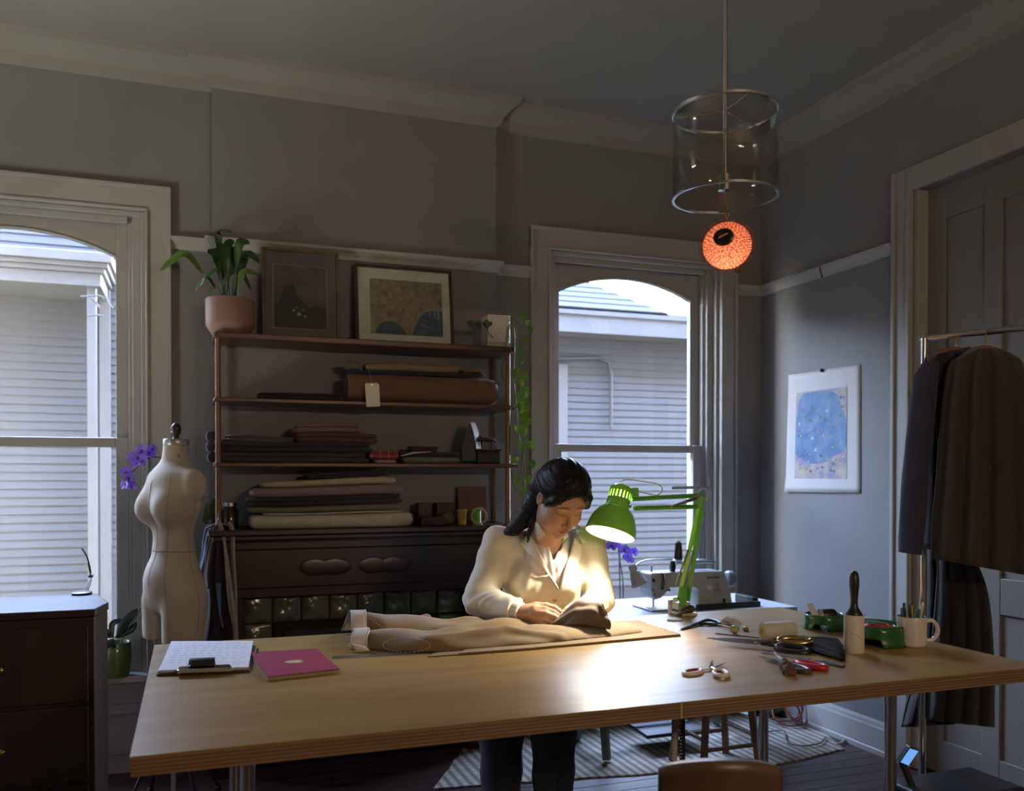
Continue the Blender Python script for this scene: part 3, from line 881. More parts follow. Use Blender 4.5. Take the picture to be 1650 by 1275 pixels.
# cap with cut vent slots
b = MB()
CR = 0.0425
b.lathe([(0.044, 0.108), (CR, 0.114), (CR, 0.137)], 48, Ms, caps=False)
b.lathe([(CR, 0.163), (CR, 0.169), (CR * .96, 0.178), (CR * .82, 0.186), (CR * .5, 0.190), (0.0, 0.191)], 48, Ms, caps=False)
for k in range(20):
    a0, a1 = 2 * PI * k / 20, 2 * PI * (k + 0.62) / 20
    ring = []
    for z in (0.137, 0.163):
        for a in (a0, (a0 + a1) / 2, a1):
            ring.append(Ms @ Vector((CR * math.cos(a), CR * math.sin(a), z)))
    b.add(ring, [(0, 1, 4, 3), (1, 2, 5, 4)])
cap = b.build('lamp_cap', M_green, lp, smooth=True, solid=0.0016)
b = MB(); b.tube([Ms @ Vector((0, 0, 0.188)), Ms @ Vector((0, 0, 0.199))], 0.0075, 10); b.build('cord_grip', pm('ivory_plastic', (0.7, 0.66, 0.52), 0.5), cap, smooth=True)
b = MB(); b.lathe([(0.0, 0.032), (0.016, 0.035), (0.027, 0.048), (0.030, 0.062), (0.026, 0.078), (0.016, 0.092), (0.0135, 0.11), (0.0135, 0.125), (0, 0.126)], 24, Ms)
M_bulb = pm('glowing_bulb', (0.9, 0.85, 0.7), 0.3, emit=(1.0, 0.86, 0.62), estr=18.0)
b.build('bulb', M_bulb, lp, smooth=True)
light('work_lamp_light', 'SPOT', Ms @ Vector((0, 0, 0.028)), 30, (1.0, 0.87, 0.66), 0.03)
_l = bpy.data.objects['work_lamp_light']; _l.data.spot_size = R(126); _l.data.spot_blend = 0.45
_l.rotation_euler = frame((0, 0, 0), -ax).to_euler()
light('work_lamp_glow', 'POINT', Ms @ Vector((0, 0, 0.145)), 0.5, (1.0, 0.87, 0.62), 0.012)
_l = bpy.data.objects['work_lamp_light']; _l.parent = lp; _l.location = Vector(_l.location) - Vector(lp.location)
_l = bpy.data.objects['work_lamp_glow']; _l.parent = lp; _l.location = Vector(_l.location) - Vector(lp.location)
# joint, arms, springs
D1, D2, D3 = 3.27, 3.47, 3.56
def bar(p, q, w, tname, d0, d1, mat=M_greend, n=4, par=lp):
    b = MB(); b.tube([at(*p, d0), at(*q, d1)], w, n); return b.build(tname, mat, par)
b = MB(); b.prism([(0, 0), (0.03, 0.004), (0.028, -0.035), (-0.006, -0.032), (-0.010, -0.014)], 0.014, frame(at(1016, 801, D1 + .0), Vector((_fx, _fy, 0)), RGT) @ Matrix.Rotation(PI, 4, 'X') @ Matrix.Diagonal((1, -1, 1, 1)))
b.build('head_bracket', M_greend, lp, bevel=0.002)
b = MB(); b.tube([at(1001, 818, D1 - 0.02), at(1016, 816, D1)], 0.006, 10); b.ball(at(1010, 816, D1 - 0.015), 0.010, 10); b.build('head_pivot', M_spring, lp, smooth=True)
bar((1018, 804.5), (1128, 798.5), 0.0085, 'arm_bar', D1, D2); bar((1022, 819.5), (1130, 816.5), 0.0085, 'arm_bar', D1, D2)
Mv = Vector((_fx, _fy, 0))
b = MB(); b.prism([(-0.018, 0.014), (0.006, 0.013), (0.018, 0.002), (0.012, -0.036), (-0.012, -0.040), (-0.016, -0.02)], 0.012, frame(at(1127, 803, D2 - .008), -Mv, RGT)); b.build('elbow_bracket', M_greend, lp, bevel=0.002)
bar((1133, 803), (1108, 968), 0.012, 'arm_bar', D2, D3); bar((1126, 817), (1094, 966), 0.010, 'arm_bar', D2 - 0.008, D3 - 0.01, M_green)
def spring(p, q, d0, d1, r=0.0052):
    a, c = at(*p, d0), at(*q, d1)
    M = frame(a, c - a); L = (c - a).length; n = 40
    b = MB(); b.tube([a, c], r * 0.62, 8)
    pts = [M @ Vector((r * math.cos(t * .9), r * math.sin(t * .9), L * (0.08 + 0.84 * t / (n * 3)))) for t in range(n * 3)]
    b.tube(pts, 0.0011, 4); b.ball(a, r * 1.1, 8); b.ball(c, r * 1.1, 8)
    b.build('spring', M_spring, lp, smooth=True)
spring((1082, 817), (1126, 800), 3.36, 3.44); spring((1088, 815), (1130, 801), 3.38, 3.47)
spring((1108, 888), (1089, 943), 3.48, 3.52); spring((1116, 889), (1103, 945), 3.50, 3.53)
b = MB(); b.prism([(-0.012, 0.03), (0.016, 0.03), (0.020, 0.0), (0.012, -0.048), (-0.012, -0.048), (-0.016, 0.0)], 0.022, frame(at(1099, 957, D3 - .012), -Mv, RGT)); b.build('base_bracket', M_greend, lp, bevel=0.002)
b = MB(); _b = base_p; b.box(_b.x - 0.04, _b.x + 0.03, TY1 - 0.09, TY1 + 0.01, TZ + 0.0005, TZ + 0.012); b.box(_b.x - 0.045, _b.x + 0.025, TY1, TY1 + 0.018, TZ - 0.09, TZ + 0.055); b.box(_b.x - 0.035, _b.x + 0.02, TY1 - 0.05, TY1 + 0.02, TZ + 0.02, TZ + 0.05)
b.build('clamp', pm('cream_metal', (0.62, 0.58, 0.46), 0.4, 0.1), lp, bevel=0.003)
b = MB(); b.tube([_b + Vector((-0.06, -0.045, 0.004 - (_b.z - TZ))), _b + Vector((-0.03, -0.045, 0.018 - (_b.z - TZ))), _b + Vector((0.01, -0.04, 0.028 - (_b.z - TZ))), _b + Vector((0.02, -0.03, 0.03 - (_b.z - TZ)))], [0.004, 0.012, 0.016, 0.010], 10)
b.build('clamp_foot', pm('brown_bronze', (0.10, 0.065, 0.045), 0.45, 0.4, bump=0.4, bscale=90), lp, smooth=True)
b = MB(); b.tube([at(1091, 966, 3.54), at(1085, 967, 3.54)], 0.010, 12); b.build('wing_knob', pm('ivory_knob', (0.7, 0.66, 0.55), 0.4), lp, smooth=True)
b = MB(); b.tube(smoothpts([at(999, 777, 3.26), at(1010, 773, 3.28), at(1035, 776, 3.30), at(1055, 779, 3.32), at(1066, 785, 3.34), at(1066, 793, 3.35), at(1058, 798, 3.34), at(1040, 795, 3.32), at(1025, 792, 3.30), at(1020, 800, 3.28)], 5), 0.0022, 6)
b.tube(smoothpts([at(1122, 797, 3.46), at(1128, 790, 3.47), at(1136, 788, 3.48), at(1141, 794, 3.48), at(1140, 806, 3.48)], 5), 0.0022, 6)
b.build('cord', pm('ivory_cord', (0.62, 0.58, 0.45), 0.6), lp, smooth=True)

# ------------------------------------------------------------------ small tools on the table
def lay(px, py, h=0.0):
    return onz(px, py, TZ + h)
def flatshape(b, poly, h, M):
    b.prism(poly, h, M)
def tframe(px, py, px2, py2, h=0.0):
    """frame on the table at a pixel, x axis towards the second pixel"""
    a, c = lay(px, py, h), lay(px2, py2, h)
    return frame(a, (0, 0, 1), c - a), (c - a).length
# tailor's chalk
b = MB(); b.prism([(0, 0), (0.02, -0.012), (0.055, -0.008), (0.066, 0.006), (0.045, 0.026), (0.012, 0.02)], 0.007, frame(lay(1074, 1001), (0, 0, 1), RGT))
tag(b.build('tailors_chalk', pm('chalk', (0.72, 0.66, 0.58), 0.85, var=0.05), bevel=0.003), 'flat pale tailors chalk lying near the lamp clamp', 'chalk')
# blue and black thread snips
sn = thing('seam_tool', 'small tool with blue shaft and black loop grip near the spool', 'tool', lay(1125, 1008))
b = MB(); b.tube([lay(1098, 1014.5, .004), lay(1126, 1004.5, .008)], [0.0045, 0.006], 10); b.build('shaft', pm('blue_plastic', (0.03, 0.07, 0.20), 0.35), sn, smooth=True)
b = MB(); b.tube([lay(1097, 1015, .003), lay(1092, 1017, .002)], [0.002, 0.0006], 8); b.build('tip', M_chrome, sn, smooth=True)
b = MB(); b.tube(smoothpts([lay(1124, 1005, .008), lay(1138, 999.5, .009), lay(1152, 1001, .008), lay(1160, 1005.5, .007), lay(1148, 1006.5, .006), lay(1134, 1005, .007), lay(1126, 1005, .008)], 5), 0.006, 8); b.build('grip', M_black, sn, smooth=True)
# wooden stick with green ring and a tuft of basting thread
st = thing('wooden_bobbin_stick', 'thin wooden stick with a green-ringed ball end', 'tool', lay(1172, 1010))
b = MB(); b.tube([lay(1153, 1006, .005), lay(1180, 1013, .008)], 0.003, 8); b.build('stick', pm('pale_wood', (0.5, 0.36, 0.22), 0.5), st, smooth=True)
b = MB(); b.ball(lay(1184, 1015, .0135), 0.0135, 14); b.build('ball', pm('ball_wood', (0.52, 0.38, 0.24), 0.45), st, smooth=True)
b = MB(); _c = lay(1184, 1015, .0145); b.lathe([(0.0125, 0.003), (0.0142, 0.006), (0.0125, 0.009)], 18, frame(_c, vdir(0.3, 0.5, 0.7)), caps=False); b.build('ring', M_green, st, smooth=True, solid=0.002)
random.seed(4)
b = MB()
for k in range(70):
    a = lay(random.uniform(1160, 1172), random.uniform(1000, 1006), random.uniform(0.0, 0.010))
    c = lay(random.uniform(1176, 1196), random.uniform(1000, 1010), random.uniform(0.0, 0.018))
    mid = (a + c) / 2 + Vector((random.uniform(-.01, .01), random.uniform(-.01, .01), random.uniform(0.004, .02)))
    b.tube(smoothpts([a, mid, c], 4), 0.0009, 4, caps=False)
tag(b.build('thread_tuft', pm('basting_cotton', (0.62, 0.56, 0.46), 0.9)), 'loose tuft of white basting thread beside the wooden stick', 'thread', kind='stuff')
b = MB(); b.lathe([(0.004, 0), (0.009, 0.001), (0.0105, 0.008), (0.009, 0.015), (0.004, 0.016), (0.004, 0)], 12, Matrix.Translation(lay(1201.5, 1017)))
tag(b.build('metal_bead', pm('aged_brass', (0.35, 0.28, 0.16), 0.4, 0.8, var=0.3, scale=90), smooth=True), 'small patterned brass bead right of the thread tuft', 'bead')
b = MB(); b.tube(smoothpts([lay(1203, 1014, .004), lay(1215, 1017, .001), lay(1226, 1022, .001), lay(1229, 1027, .001)], 5), 0.0008, 4)
tag(b.build('loose_thread', pm('thread_end', (0.6, 0.5, 0.4), 0.9)), 'single loose thread curling from bead towards the shears', 'thread')
# cone of white thread on its side
sp = thing('thread_spool', 'large spool of white thread lying on its side', 'spool', lay(1250, 1018))
_a, _c = lay(1229, 1018, .0305), lay(1278, 1014.5, .0305)
Mf = frame(_a, _c - _a); L = (_c - _a).length
b = MB(); b.lathe([(0.0, 0.0), (0.026, 0.001), (0.0300, 0.003), (0.0305, 0.008)] + [(0.0305 + 0.0005 * (i % 2), 0.008 + (L - 0.016) * i / 24) for i in range(25)] + [(0.0300, L - 0.003), (0.026, L), (0, L)], 32, Mf)
b.build('thread', weave(pm('white_thread', (0.66, 0.62, 0.56), 0.75, var=0.03), scale=300, direction='Z', strength=0.4), sp, smooth=True)
b = MB(); b.lathe([(0.010, -0.003), (0.0145, -0.003), (0.0145, 0.004), (0.010, 0.004)], 20, Mf, caps=False); b.lathe([(0, 0.0), (0.010, 0.0)], 16, Mf, caps=False); b.build('core', pm('yellow_core', (0.6, 0.5, 0.12), 0.5), sp, smooth=True)
# bowls with a cut-out foot
M_bowl = pm('green_bowl_plastic', (0.018, 0.105, 0.022), 0.22, var=0.06, scale=8, coat=0.3)
def bowl(name, label, c, Rb, H, notch):
    t = thing(name, label, 'bowl', c, 'green notched bowls')
    N = 64
    b = MB()
    ang = [2 * PI * j / N for j in range(N)]
    def rr(z): return Rb * (1.0 - 0.05 * z / H)
    rings = []
    for q in range(5):
        ring = []
        for a in ang:
            dn = min(abs(((a - n_ + PI) % (2 * PI)) - PI) for n_ in notch)
            z0 = H * 0.42 * (1 - min(1, max(0, (dn - 0.30) / 0.10)))
            z = z0 + (H - z0) * q / 4
            flare = 0.006 * max(0, 1 - z / (0.2 * H)) if z0 < 0.001 else 0
            ring.append(c + Vector(((rr(z) + flare) * math.cos(a), (rr(z) + flare) * math.sin(a), z)))
        rings.append(ring)
    b.loft(rings, caps=False)
    b.build('outer_skirt', M_bowl, t, smooth=True, solid=0.0025)
    b = MB()
    b.lathe([(Rb * .95, H), (Rb * .94, H + 0.002), (Rb * .90, H), (Rb * .86, H * .75), (Rb * .80, H * .45), (Rb * .55, H * .40), (0, H * .40)], N, Matrix.Translation(c), caps=False)
    b.build('inner_dish', M_bowl, t, smooth=True)
    return t
toCam = math.atan2(-_fy, -_fx)
c1_ = lay(1328, 1013.5)
bowl('green_bowl', 'smaller green bowl holding a card and a black spool', Vector((c1_.x, c1_.y, TZ)), 0.070, 0.054, (toCam - 0.55, toCam + 2.6))
b = MB(); b.prism([(-0.012, 0), (0.012, 0.0), (0.010, 0.075), (-0.010, 0.078)], 0.0012, Matrix.Translation(Vector((c1_.x, c1_.y, TZ + 0.024)) - RGT * 0.02) @ frame((0, 0, 0), vdir(0.1, -1, 0.1), vdir(0.9, 0, 0.45)))
tag(b.build('paper_card', pm('card', (0.62, 0.60, 0.55), 0.7)), 'cream paper card leaning out of the smaller green bowl', 'card')
sp2 = thing('black_spool', 'black thread spool lying inside the smaller green bowl', 'spool', Vector((c1_.x, c1_.y, TZ + 0.03)))
Mf = frame(Vector((c1_.x, c1_.y, TZ + 0.0475)) + RGT * -0.012, vdir(1, 0.15, 0.02))
b = MB(); b.lathe([(0, 0), (0.022, 0), (0.024, 0.004), (0.024, 0.048), (0.022, 0.052), (0, 0.052)], 24, Mf); b.build('thread', M_black, sp2, smooth=True)
b = MB(); b.lathe([(0.0245, -0.008), (0.026, -0.004), (0.0245, 0.0)], 24, Mf); b.build('end_cap', pm('clear_cap', (0.4, 0.4, 0.36), 0.3), sp2, smooth=True)
c2_ = lay(1411, 1037)
c2_ = Vector((c2_.x, c2_.y, TZ))
bowl('green_bowl', 'larger green bowl holding a red tomato pincushion', c2_, 0.094, 0.066, (toCam + 0.05 - 0.6, toCam + 2.2))
pc = thing('tomato_pincushion', 'red tomato pincushion with green felt top in larger green bowl', 'pincushion', c2_ + Vector((0, 0, 0.028)))
b = MB()
pcc = c2_ + Vector((0, 0, 0.052)) + RGT * -0.006
rings = []
for i in range(13):
    th = PI * i / 12
    ring = []
    for j in range(48):
        a = 2 * PI * j / 48
        lob = 1 - 0.13 * abs(math.cos(a * 4)) ** 6
        r_ = 0.058 * math.sin(th) * (lob if 0.1 < i / 12 < 0.95 else 1)
        ring.append(pcc + Vector((r_ * math.cos(a), r_ * math.sin(a), -0.0235 * math.cos(th) - 0.0 + 0.0)))
    rings.append(ring)
b.loft(rings, caps=False); b.build('cushion', pm('red_satin', (0.42, 0.018, 0.03), 0.45, sheen=0.3), pc, smooth=True)
b = MB()
pts = []
for j in range(40):
    a = 2 * PI * j / 40
    r_ = 0.026 + 0.016 * abs(math.cos(a * 2.5))
    pts.append((r_ * math.cos(a), r_ * math.sin(a)))
vs = [pcc + Vector((0, 0, 0.0262))] + [pcc + Vector((x, y, 0.0255 * math.sqrt(max(0, 1 - (math.hypot(x, y) / 0.058) ** 2)))) for x, y in pts]
b.add(vs, [(0, 1 + j, 1 + (j + 1) % 40) for j in range(40)]); b.build('felt_top', pm('green_felt', (0.03, 0.09, 0.03), 0.9), pc, smooth=True)
b = MB()
for (u, v) in ((-0.03, 0.01), (-0.035, -0.005)):
    p = pcc + RGT * u + Mv * v + Vector((0, 0, 0.018)); b.tube([p, p + Vector((0.004, 0, 0.024))], 0.0007, 5); b.ball(p + Vector((0.004, 0, 0.025)), 0.0022, 8)
b.build('pin', M_chrome, pc, smooth=True)
# lint roller standing on end
lr = thing('lint_roller', 'lint roller with black handle standing upright on the table', 'lint roller', lay(1376, 1055))
_c = lay(1376, 1051); _c = Vector((_c.x, _c.y, TZ))
b = MB(); b.lathe([(0.024, 0), (0.0305, 0.0), (0.0310, 0.002), (0.0310, 0.116), (0.0300, 0.118), (0.020, 0.118)], 36, Matrix.Translation(_c)); b.build('sticky_roll', pm('roll_paper', (0.62, 0.57, 0.50), 0.55, var=0.03), lr, smooth=True)
b = MB(); b.lathe([(0.0, 0.112), (0.024, 0.113), (0.026, 0.121), (0.020, 0.130), (0.0125, 0.142), (0.0105, 0.158), (0.0125, 0.185), (0.0155, 0.212), (0.0150, 0.235), (0.0115, 0.250), (0.006, 0.2565), (0, 0.258)], 28, Matrix.Translation(_c)); b.build('handle', M_black, lr, smooth=True)
b = MB()
for q in (((1361, 1023), (1366, 1021), (1371, 1026)), ((1372, 1025), (1378, 1029), (1383, 1034))):
    b.tube([_c + (lay(p, r_, 0) - _c).normalized() * 0 + RGT * ((p - 1376) * .0019) - Mv * math.sqrt(max(0, .0313 ** 2 - ((p - 1376) * .0019) ** 2)) + Vector((0, 0, (1056 - r_) * .00195)) for p, r_ in q], 0.0005, 4)
b.build('stuck_thread', M_black, lr)
# mug with pens
mg = thing('mug', 'white ceramic mug full of pens at the right end of table', 'mug', lay(1470, 1042))
_c = lay(1469, 1040.5); _c = Vector((_c.x, _c.y, TZ))
M_mug = pm('white_ceramic', (0.62, 0.57, 0.52), 0.22, var=0.02, coat=0.4)
b = MB(); b.lathe([(0.0, 0.001), (0.040, 0.0), (0.0445, 0.003), (0.0455, 0.010), (0.0455, 0.094), (0.0445, 0.097), (0.043, 0.096), (0.0425, 0.012), (0, 0.010)], 40, Matrix.Translation(_c)); b.build('body', M_mug, mg, smooth=True)
hd = vdir(0.97, -0.15, 0)
b = MB(); b.tube(smoothpts([_c + hd * 0.044 + Vector((0, 0, 0.082)), _c + hd * 0.062 + Vector((0, 0, 0.084)), _c + hd * 0.078 + Vector((0, 0, 0.066)), _c + hd * 0.079 + Vector((0, 0, 0.042)), _c + hd * 0.066 + Vector((0, 0, 0.022)), _c + hd * 0.044 + Vector((0, 0, 0.018))], 6), 0.0068, 12); b.build('handle', M_mug, mg, smooth=True)
pens = [(-0.030, 0.0, -0.06, 0.120, (0.02, 0.07, 0.28), 'blue pen at the left edge of the mug'), (-0.020, 0.008, -0.05, 0.136, (0.015, 0.015, 0.018), 'thick black marker leaning left in the mug'),
        (-0.012, -0.012, 0.0, 0.134, (0.02, 0.02, 0.022), 'black pen with dark cap beside the thick marker in mug'), (-0.001, 0.012, 0.08, 0.128, (0.16, 0.14, 0.02), 'dark pen with yellow band in the middle of mug'),
        (0.008, -0.006, 0.22, 0.118, (0.01, 0.12, 0.08), 'teal green marker in the mug'), (0.014, 0.010, 0.20, 0.116, (0.45, 0.42, 0.36), 'white pen with green cap in the mug'),
        (0.018, -0.010, 0.26, 0.140, (0.55, 0.50, 0.42), 'tall cream pencil leaning right in the mug'), (0.029, 0.004, 0.20, 0.130, (0.06, 0.04, 0.035), 'brown pen at the right edge of the mug')]
for (u, v, ln, zt, colr, lab) in pens:
    p0 = _c + RGT * (u * 0.72) + Mv * v * .7 + Vector((0, 0, 0.0125)); p1 = _c + RGT * (u + ln * 0.055) + Mv * v + Vector((0, 0, zt + 0.004))
    pt = thing('pen', lab, 'pen', p0)
    dr = (p1 - p0)
    b = MB(); b.tube([p0, p0 + dr * .68], 0.0042, 10); b.build('barrel', pm('pen_barrel', colr, 0.35), pt, smooth=True)
    capc = (0.03, 0.2, 0.03) if 'green cap' in lab else ((0.4, 0.36, 0.03) if 'yellow' in lab else colr)
    b = MB(); b.tube([p0 + dr * .68, p0 + dr * .97, p1], [0.0050, 0.0048, 0.003], 10); b.build('cap', pm('pen_cap', capc, 0.3), pt, smooth=True)
# shears
def loop(c, rx, ry, ang, r, n=24):
    return [c + Vector((rx * math.cos(t) * math.cos(ang) - ry * math.sin(t) * math.sin(ang), rx * math.cos(t) * math.sin(ang) + ry * math.sin(t) * math.cos(ang), 0)) for t in [2 * PI * i / n for i in range(n + 1)]]
def scissors(name, label, tip, piv, end, spread, bw, lr_, tr, mat_b, mats_h, h=0.004, group=None, roll=0.0):
    """tip, piv, end are pixels on the table; spread in radians; lr_ = (long, wide) radii of finger loops"""
    A, B, C = lay(*tip), lay(*piv), lay(*end)
    t = thing(name, label, 'scissors', Vector((B.x, B.y, TZ)), group)
    x = (A - B); Lb = x.length; M = frame(B + Vector((0, 0, h)), (0, 0, 1), x) @ Matrix.Rotation(roll, 4, 'X')
    Lh = (C - B).length
    for s in (-1, 1):
        Mr = M @ Matrix.Rotation(s * spread, 4, 'Z') @ Matrix.Translation((0, 0, 0.002 * s))
        b = MB(); b.prism([(Lb, 0.0), (Lb * .5, bw * .55), (0.0, bw * .8), (-0.012, bw * .6), (-0.012, -bw * .6), (0, -bw * .35), (Lb * .97, -0.0006)] if s > 0 else
                          [(Lb, 0.0), (Lb * .97, 0.0006), (0, bw * .35), (-0.012, bw * .6), (-0.012, -bw * .6), (0.0, -bw * .8), (Lb * .5, -bw * .55)], 0.002, Mr)
        b.build('blade', mat_b, t, bevel=0.0006, seg=1)
        cen = Vector((-(Lh - lr_[0]), -s * (lr_[1] + spread * Lh * .25), 0))
        pts = [Mr @ Vector((-0.008, -s * 0.002, 0.001))]
        lp_ = loop(cen, lr_[0], lr_[1], 0.12 * s, tr)
        b = MB(); b.tube([Mr @ (p + Vector((0, 0, 0.001))) for p in lp_], tr, 10, caps=False)
        near = min(lp_, key=lambda p: -p.x)
        b.tube([Mr @ Vector((-0.006, 0, 0.001)), Mr @ Vector(((near.x - 0.006) * .5, near.y * .4, 0.001)), Mr @ (near + Vector((-0.004, 0, 0.001)))], [bw * .5, bw * .42, tr], 8, flat=0.5)
        b.build('handle', mats_h[0 if s > 0 else 1], t, smooth=True)
    b = MB(); b.tube([M @ Vector((0, 0, -0.001)), M @ Vector((0, 0, 0.0065))], bw * .42, 12); b.build('pivot_screw', M_chrome, t, smooth=True)
    return t
M_blade = pm('blade_steel', (0.62, 0.60, 0.58), 0.16, 1.0, var=0.03)
M_brass = pm('worn_brass', (0.55, 0.40, 0.16), 0.25, 1.0, var=0.3, scale=60)
scissors('tailors_shears', 'long steel tailors shears with brass and black handles', (1138, 1037), (1222, 1044), (1306, 1050), 0.045, 0.028, (0.050, 0.021), 0.0095, M_blade, [M_brass, M_black], 0.017, roll=R(-15))
M_red = pm('red_handle', (0.45, 0.02, 0.025), 0.35); M_whp = pm('white_handle', (0.70, 0.66, 0.62), 0.35); M_greyh = pm('grey_handle', (0.06, 0.06, 0.07), 0.4)
M_redin = pm('crimson_grip', (0.30, 0.01, 0.03), 0.5)
t = scissors('small_scissors', 'small scissors with white handles and red finger grips', (1159, 1069.5), (1147.5, 1080), (1131, 1093), 0.20, 0.012, (0.036, 0.0185), 0.0062, M_blade, [M_whp, M_whp], 0.006)
B_ = lay(1147.5, 1080); x_ = lay(1159, 1069.5) - B_; M_ = frame(B_ + Vector((0, 0, 0.006)), (0, 0, 1), x_); Lh_ = (lay(1131, 1093) - B_).length
for s in (-1, 1):
    Mr = M_ @ Matrix.Rotation(s * 0.20, 4, 'Z')
    cen = Vector((-(Lh_ - 0.036), -s * (0.0185 + 0.20 * Lh_ * .25), 0))
    b = MB(); b.tube([Mr @ (p + Vector((0, 0, 0.001))) for p in loop(cen, 0.0305, 0.0130, 0.12 * s, 0)], 0.0034, 8, caps=False); b.build('finger_grip', M_redin, t, smooth=True)
scissors('red_scissors', 'scissors with one red and one grey handle near the lint roller', (1225, 1062), (1262, 1071), (1331, 1080), 0.075, 0.016, (0.044, 0.020), 0.0095, M_greyh, [M_red, M_greyh], 0.006)
# leather-handled snips crossing the red scissors
ls = thing('embroidery_snips', 'small snips with crumpled brown leather grip across the red scissors', 'scissors', lay(1262, 1070))
b = MB(); b.tube([lay(1247, 1051, .014), lay(1262, 1067, .02)], [0.0012, 0.0045], 8); b.tube([lay(1250, 1051, .014), lay(1263, 1067, .02)], [0.0012, 0.0045], 8); b.build('blade', M_blade, ls, smooth=True)
random.seed(12)
b = MB(); pts = smoothpts([lay(1261, 1066, .02), lay(1264, 1073, .017), lay(1268, 1079, .013), lay(1274, 1084, .011)], 5)
b.tube(pts, [0.010 + 0.004 * math.sin(i * 1.3) + 0.004 * i / 12 for i in range(len(pts))], 10); b.tube(smoothpts([lay(1264, 1068, .02), lay(1272, 1074, .018), lay(1279, 1082, .012)], 5), [0.008 + 0.003 * math.sin(i * 1.9) for i in range(11)], 10)
b.build('leather_grip', pm('brown_leather', (0.10, 0.04, 0.03), 0.5, bump=0.8, bscale=120, var=0.3, scale=70), ls, smooth=True)
# rods, tweezers
b = MB(); b.tube([lay(1153, 1021, .002), lay(1224, 1028, .002)], 0.002, 8); tag(b.build('knitting_needle', pm('dark_rod', (0.12, 0.11, 0.12), 0.4, 0.3), smooth=True), 'thin dark rod lying behind the tailors shears', 'needle')
b = MB(); slab(b, [(1228, 1052.5), (1302, 1063), (1306, 1060), (1230, 1049.5)], TZ + 0.002, 0.002)
tag(b.build('metal_strip', pm('dull_tin', (0.30, 0.26, 0.28), 0.3, 0.8)), 'flat dull metal strip in front of the tailors shears', 'strip')
tw = thing('tweezers', 'blue-grey steel tweezers lying in front of lint roller', 'tweezers', lay(1335, 1070))
for s in (-1, 1):
    b = MB(); b.tube([lay(1308, 1064.5, .003), lay(1330, 1067.5 + s * 1.2, .004), lay(1361, 1074, .005)], [0.0009, 0.0030, 0.0045], 6); b.build('arm', pm('blued_steel', (0.12, 0.16, 0.20), 0.3, 0.8), tw, smooth=True)
# bundle of black fringe behind the shears
random.seed(21)
fb = thing('fringe_bundle', 'bundle of black thread fringe spread behind the tailors shears', 'fringe', lay(1310, 1045))
def fringe_pt(u, v):
    w = math.sin(PI * min(1, max(0, u))) ** 0.6
    px_ = 1243 + (1362 - 1243) * u
    top = 1026 + 3 * u + 2 * math.sin(u * 7); bot = 1031 + 36 * u ** 1.2
    if u > .9: top += (u - .9) * 140
    return px_, top + (bot - top) * v, 0.003 + 0.020 * math.sin(PI * v) ** 0.7 * (0.3 + 0.7 * u) * (1 if u < .93 else max(.2, (1 - u) / .07))
b = MB(); b.grid(lambda u, v: lay(*fringe_pt(u, v)[:2], fringe_pt(u, v)[2] + 0.003 * mnoise.noise(Vector((u * 22, v * 9, 3)))), 48, 20)
b.build('bundle', pm('black_fringe', (0.012, 0.011, 0.009), 0.95, bump=0.9, bscale=160, spec=0.1), fb, smooth=True)
b = MB()
for k in range(80):
    v = random.random(); u0 = random.uniform(0.05, .6); u1 = min(1.0, u0 + random.uniform(.25, .5))
    pts = []
    for q in range(6):
        u = u0 + (u1 - u0) * q / 5
        px_, py_, hh = fringe_pt(u, min(.97, max(.03, v + random.uniform(-.06, .06))))
        pts.append(lay(px_, py_, hh + random.uniform(0.001, 0.005)))
    b.tube(smoothpts(pts, 3), 0.0006, 3, caps=False)
b.build('fringe_thread', pm('grey_thread', (0.055, 0.05, 0.04), 0.8, spec=0.15), fb)
# ================================================================== things on the shelves
def cloth_mat(name, col, **k):
    k.setdefault('var', 0.12)
    return pm(name, col, 0.85, bump=0.35, bscale=140, scale=30, sheen=0.15, **k)
def fold(name, label, x0, x1, z0, z1, n, mat, y0=4.50, y1=4.70, wav=0.006, seed=1, sag=0.0, group=None, cat='fabric'):
    """folded cloth: n rounded layers, uneven at the ends"""
    b = MB()
    rings = []
    N = 44
    cx_, cy_, hx, hy = (x0 + x1) / 2, (y0 + y1) / 2, (x1 - x0) / 2, (y1 - y0) / 2
    lay_h = (z1 - z0) / n
    for k in range(n):
        ox = 0.022 * mnoise.noise(Vector((seed * 3.1, k * 1.7, 0))); ol = 0.03 * mnoise.noise(Vector((seed * 5.7, k * 2.3, 4)))
        for q, ins in enumerate((0.020, 0.006, 0.0, 0.006, 0.020)):
            z = z0 + lay_h * (k + (0.0, 0.14, 0.5, 0.86, 1.0)[q])
            ring = []
            for j in range(N):
                a = 2 * PI * (j + .5) / N
                ca, sa = math.cos(a), math.sin(a)
                e = 0.28
                ux = math.copysign(abs(ca) ** e, ca); uy = math.copysign(abs(sa) ** e, sa)
                i2 = min(ins, lay_h * .6)
                x = cx_ + (hx - i2) * ux + (ox * ux if ux > 0 else ol * -ux); y = cy_ + (hy - i2) * uy
                w = wav * mnoise.noise(Vector((x * 7, y * 7, seed + k * .6)))
                zz = z - (abs(w) + sag * (1 - math.cos(ux * 1.5))) * ((z - z0) / max(1e-4, z1 - z0))
                y += wav * mnoise.noise(Vector((x * 9, seed * 2 + k, 1.3)))
                zb = max([q_ for q_ in [MZ] + SHZ if q_ <= z0 + 1e-4])
                lift_ = 0.04 * mnoise.noise(Vector((x * 3.6, 7.7, zb * 3))) * (zz - zb)
                ring.append((x, y, max(zb, zz + lift_ * 3)))
            rings.append(ring)
    b.loft(rings)
    # fill the top with a soft surface
    return tag(b.build(name, mat, smooth=R(75)), label, cat, group)
def sx(px, y=4.5, py=700):
    return ony(px, py, y).x
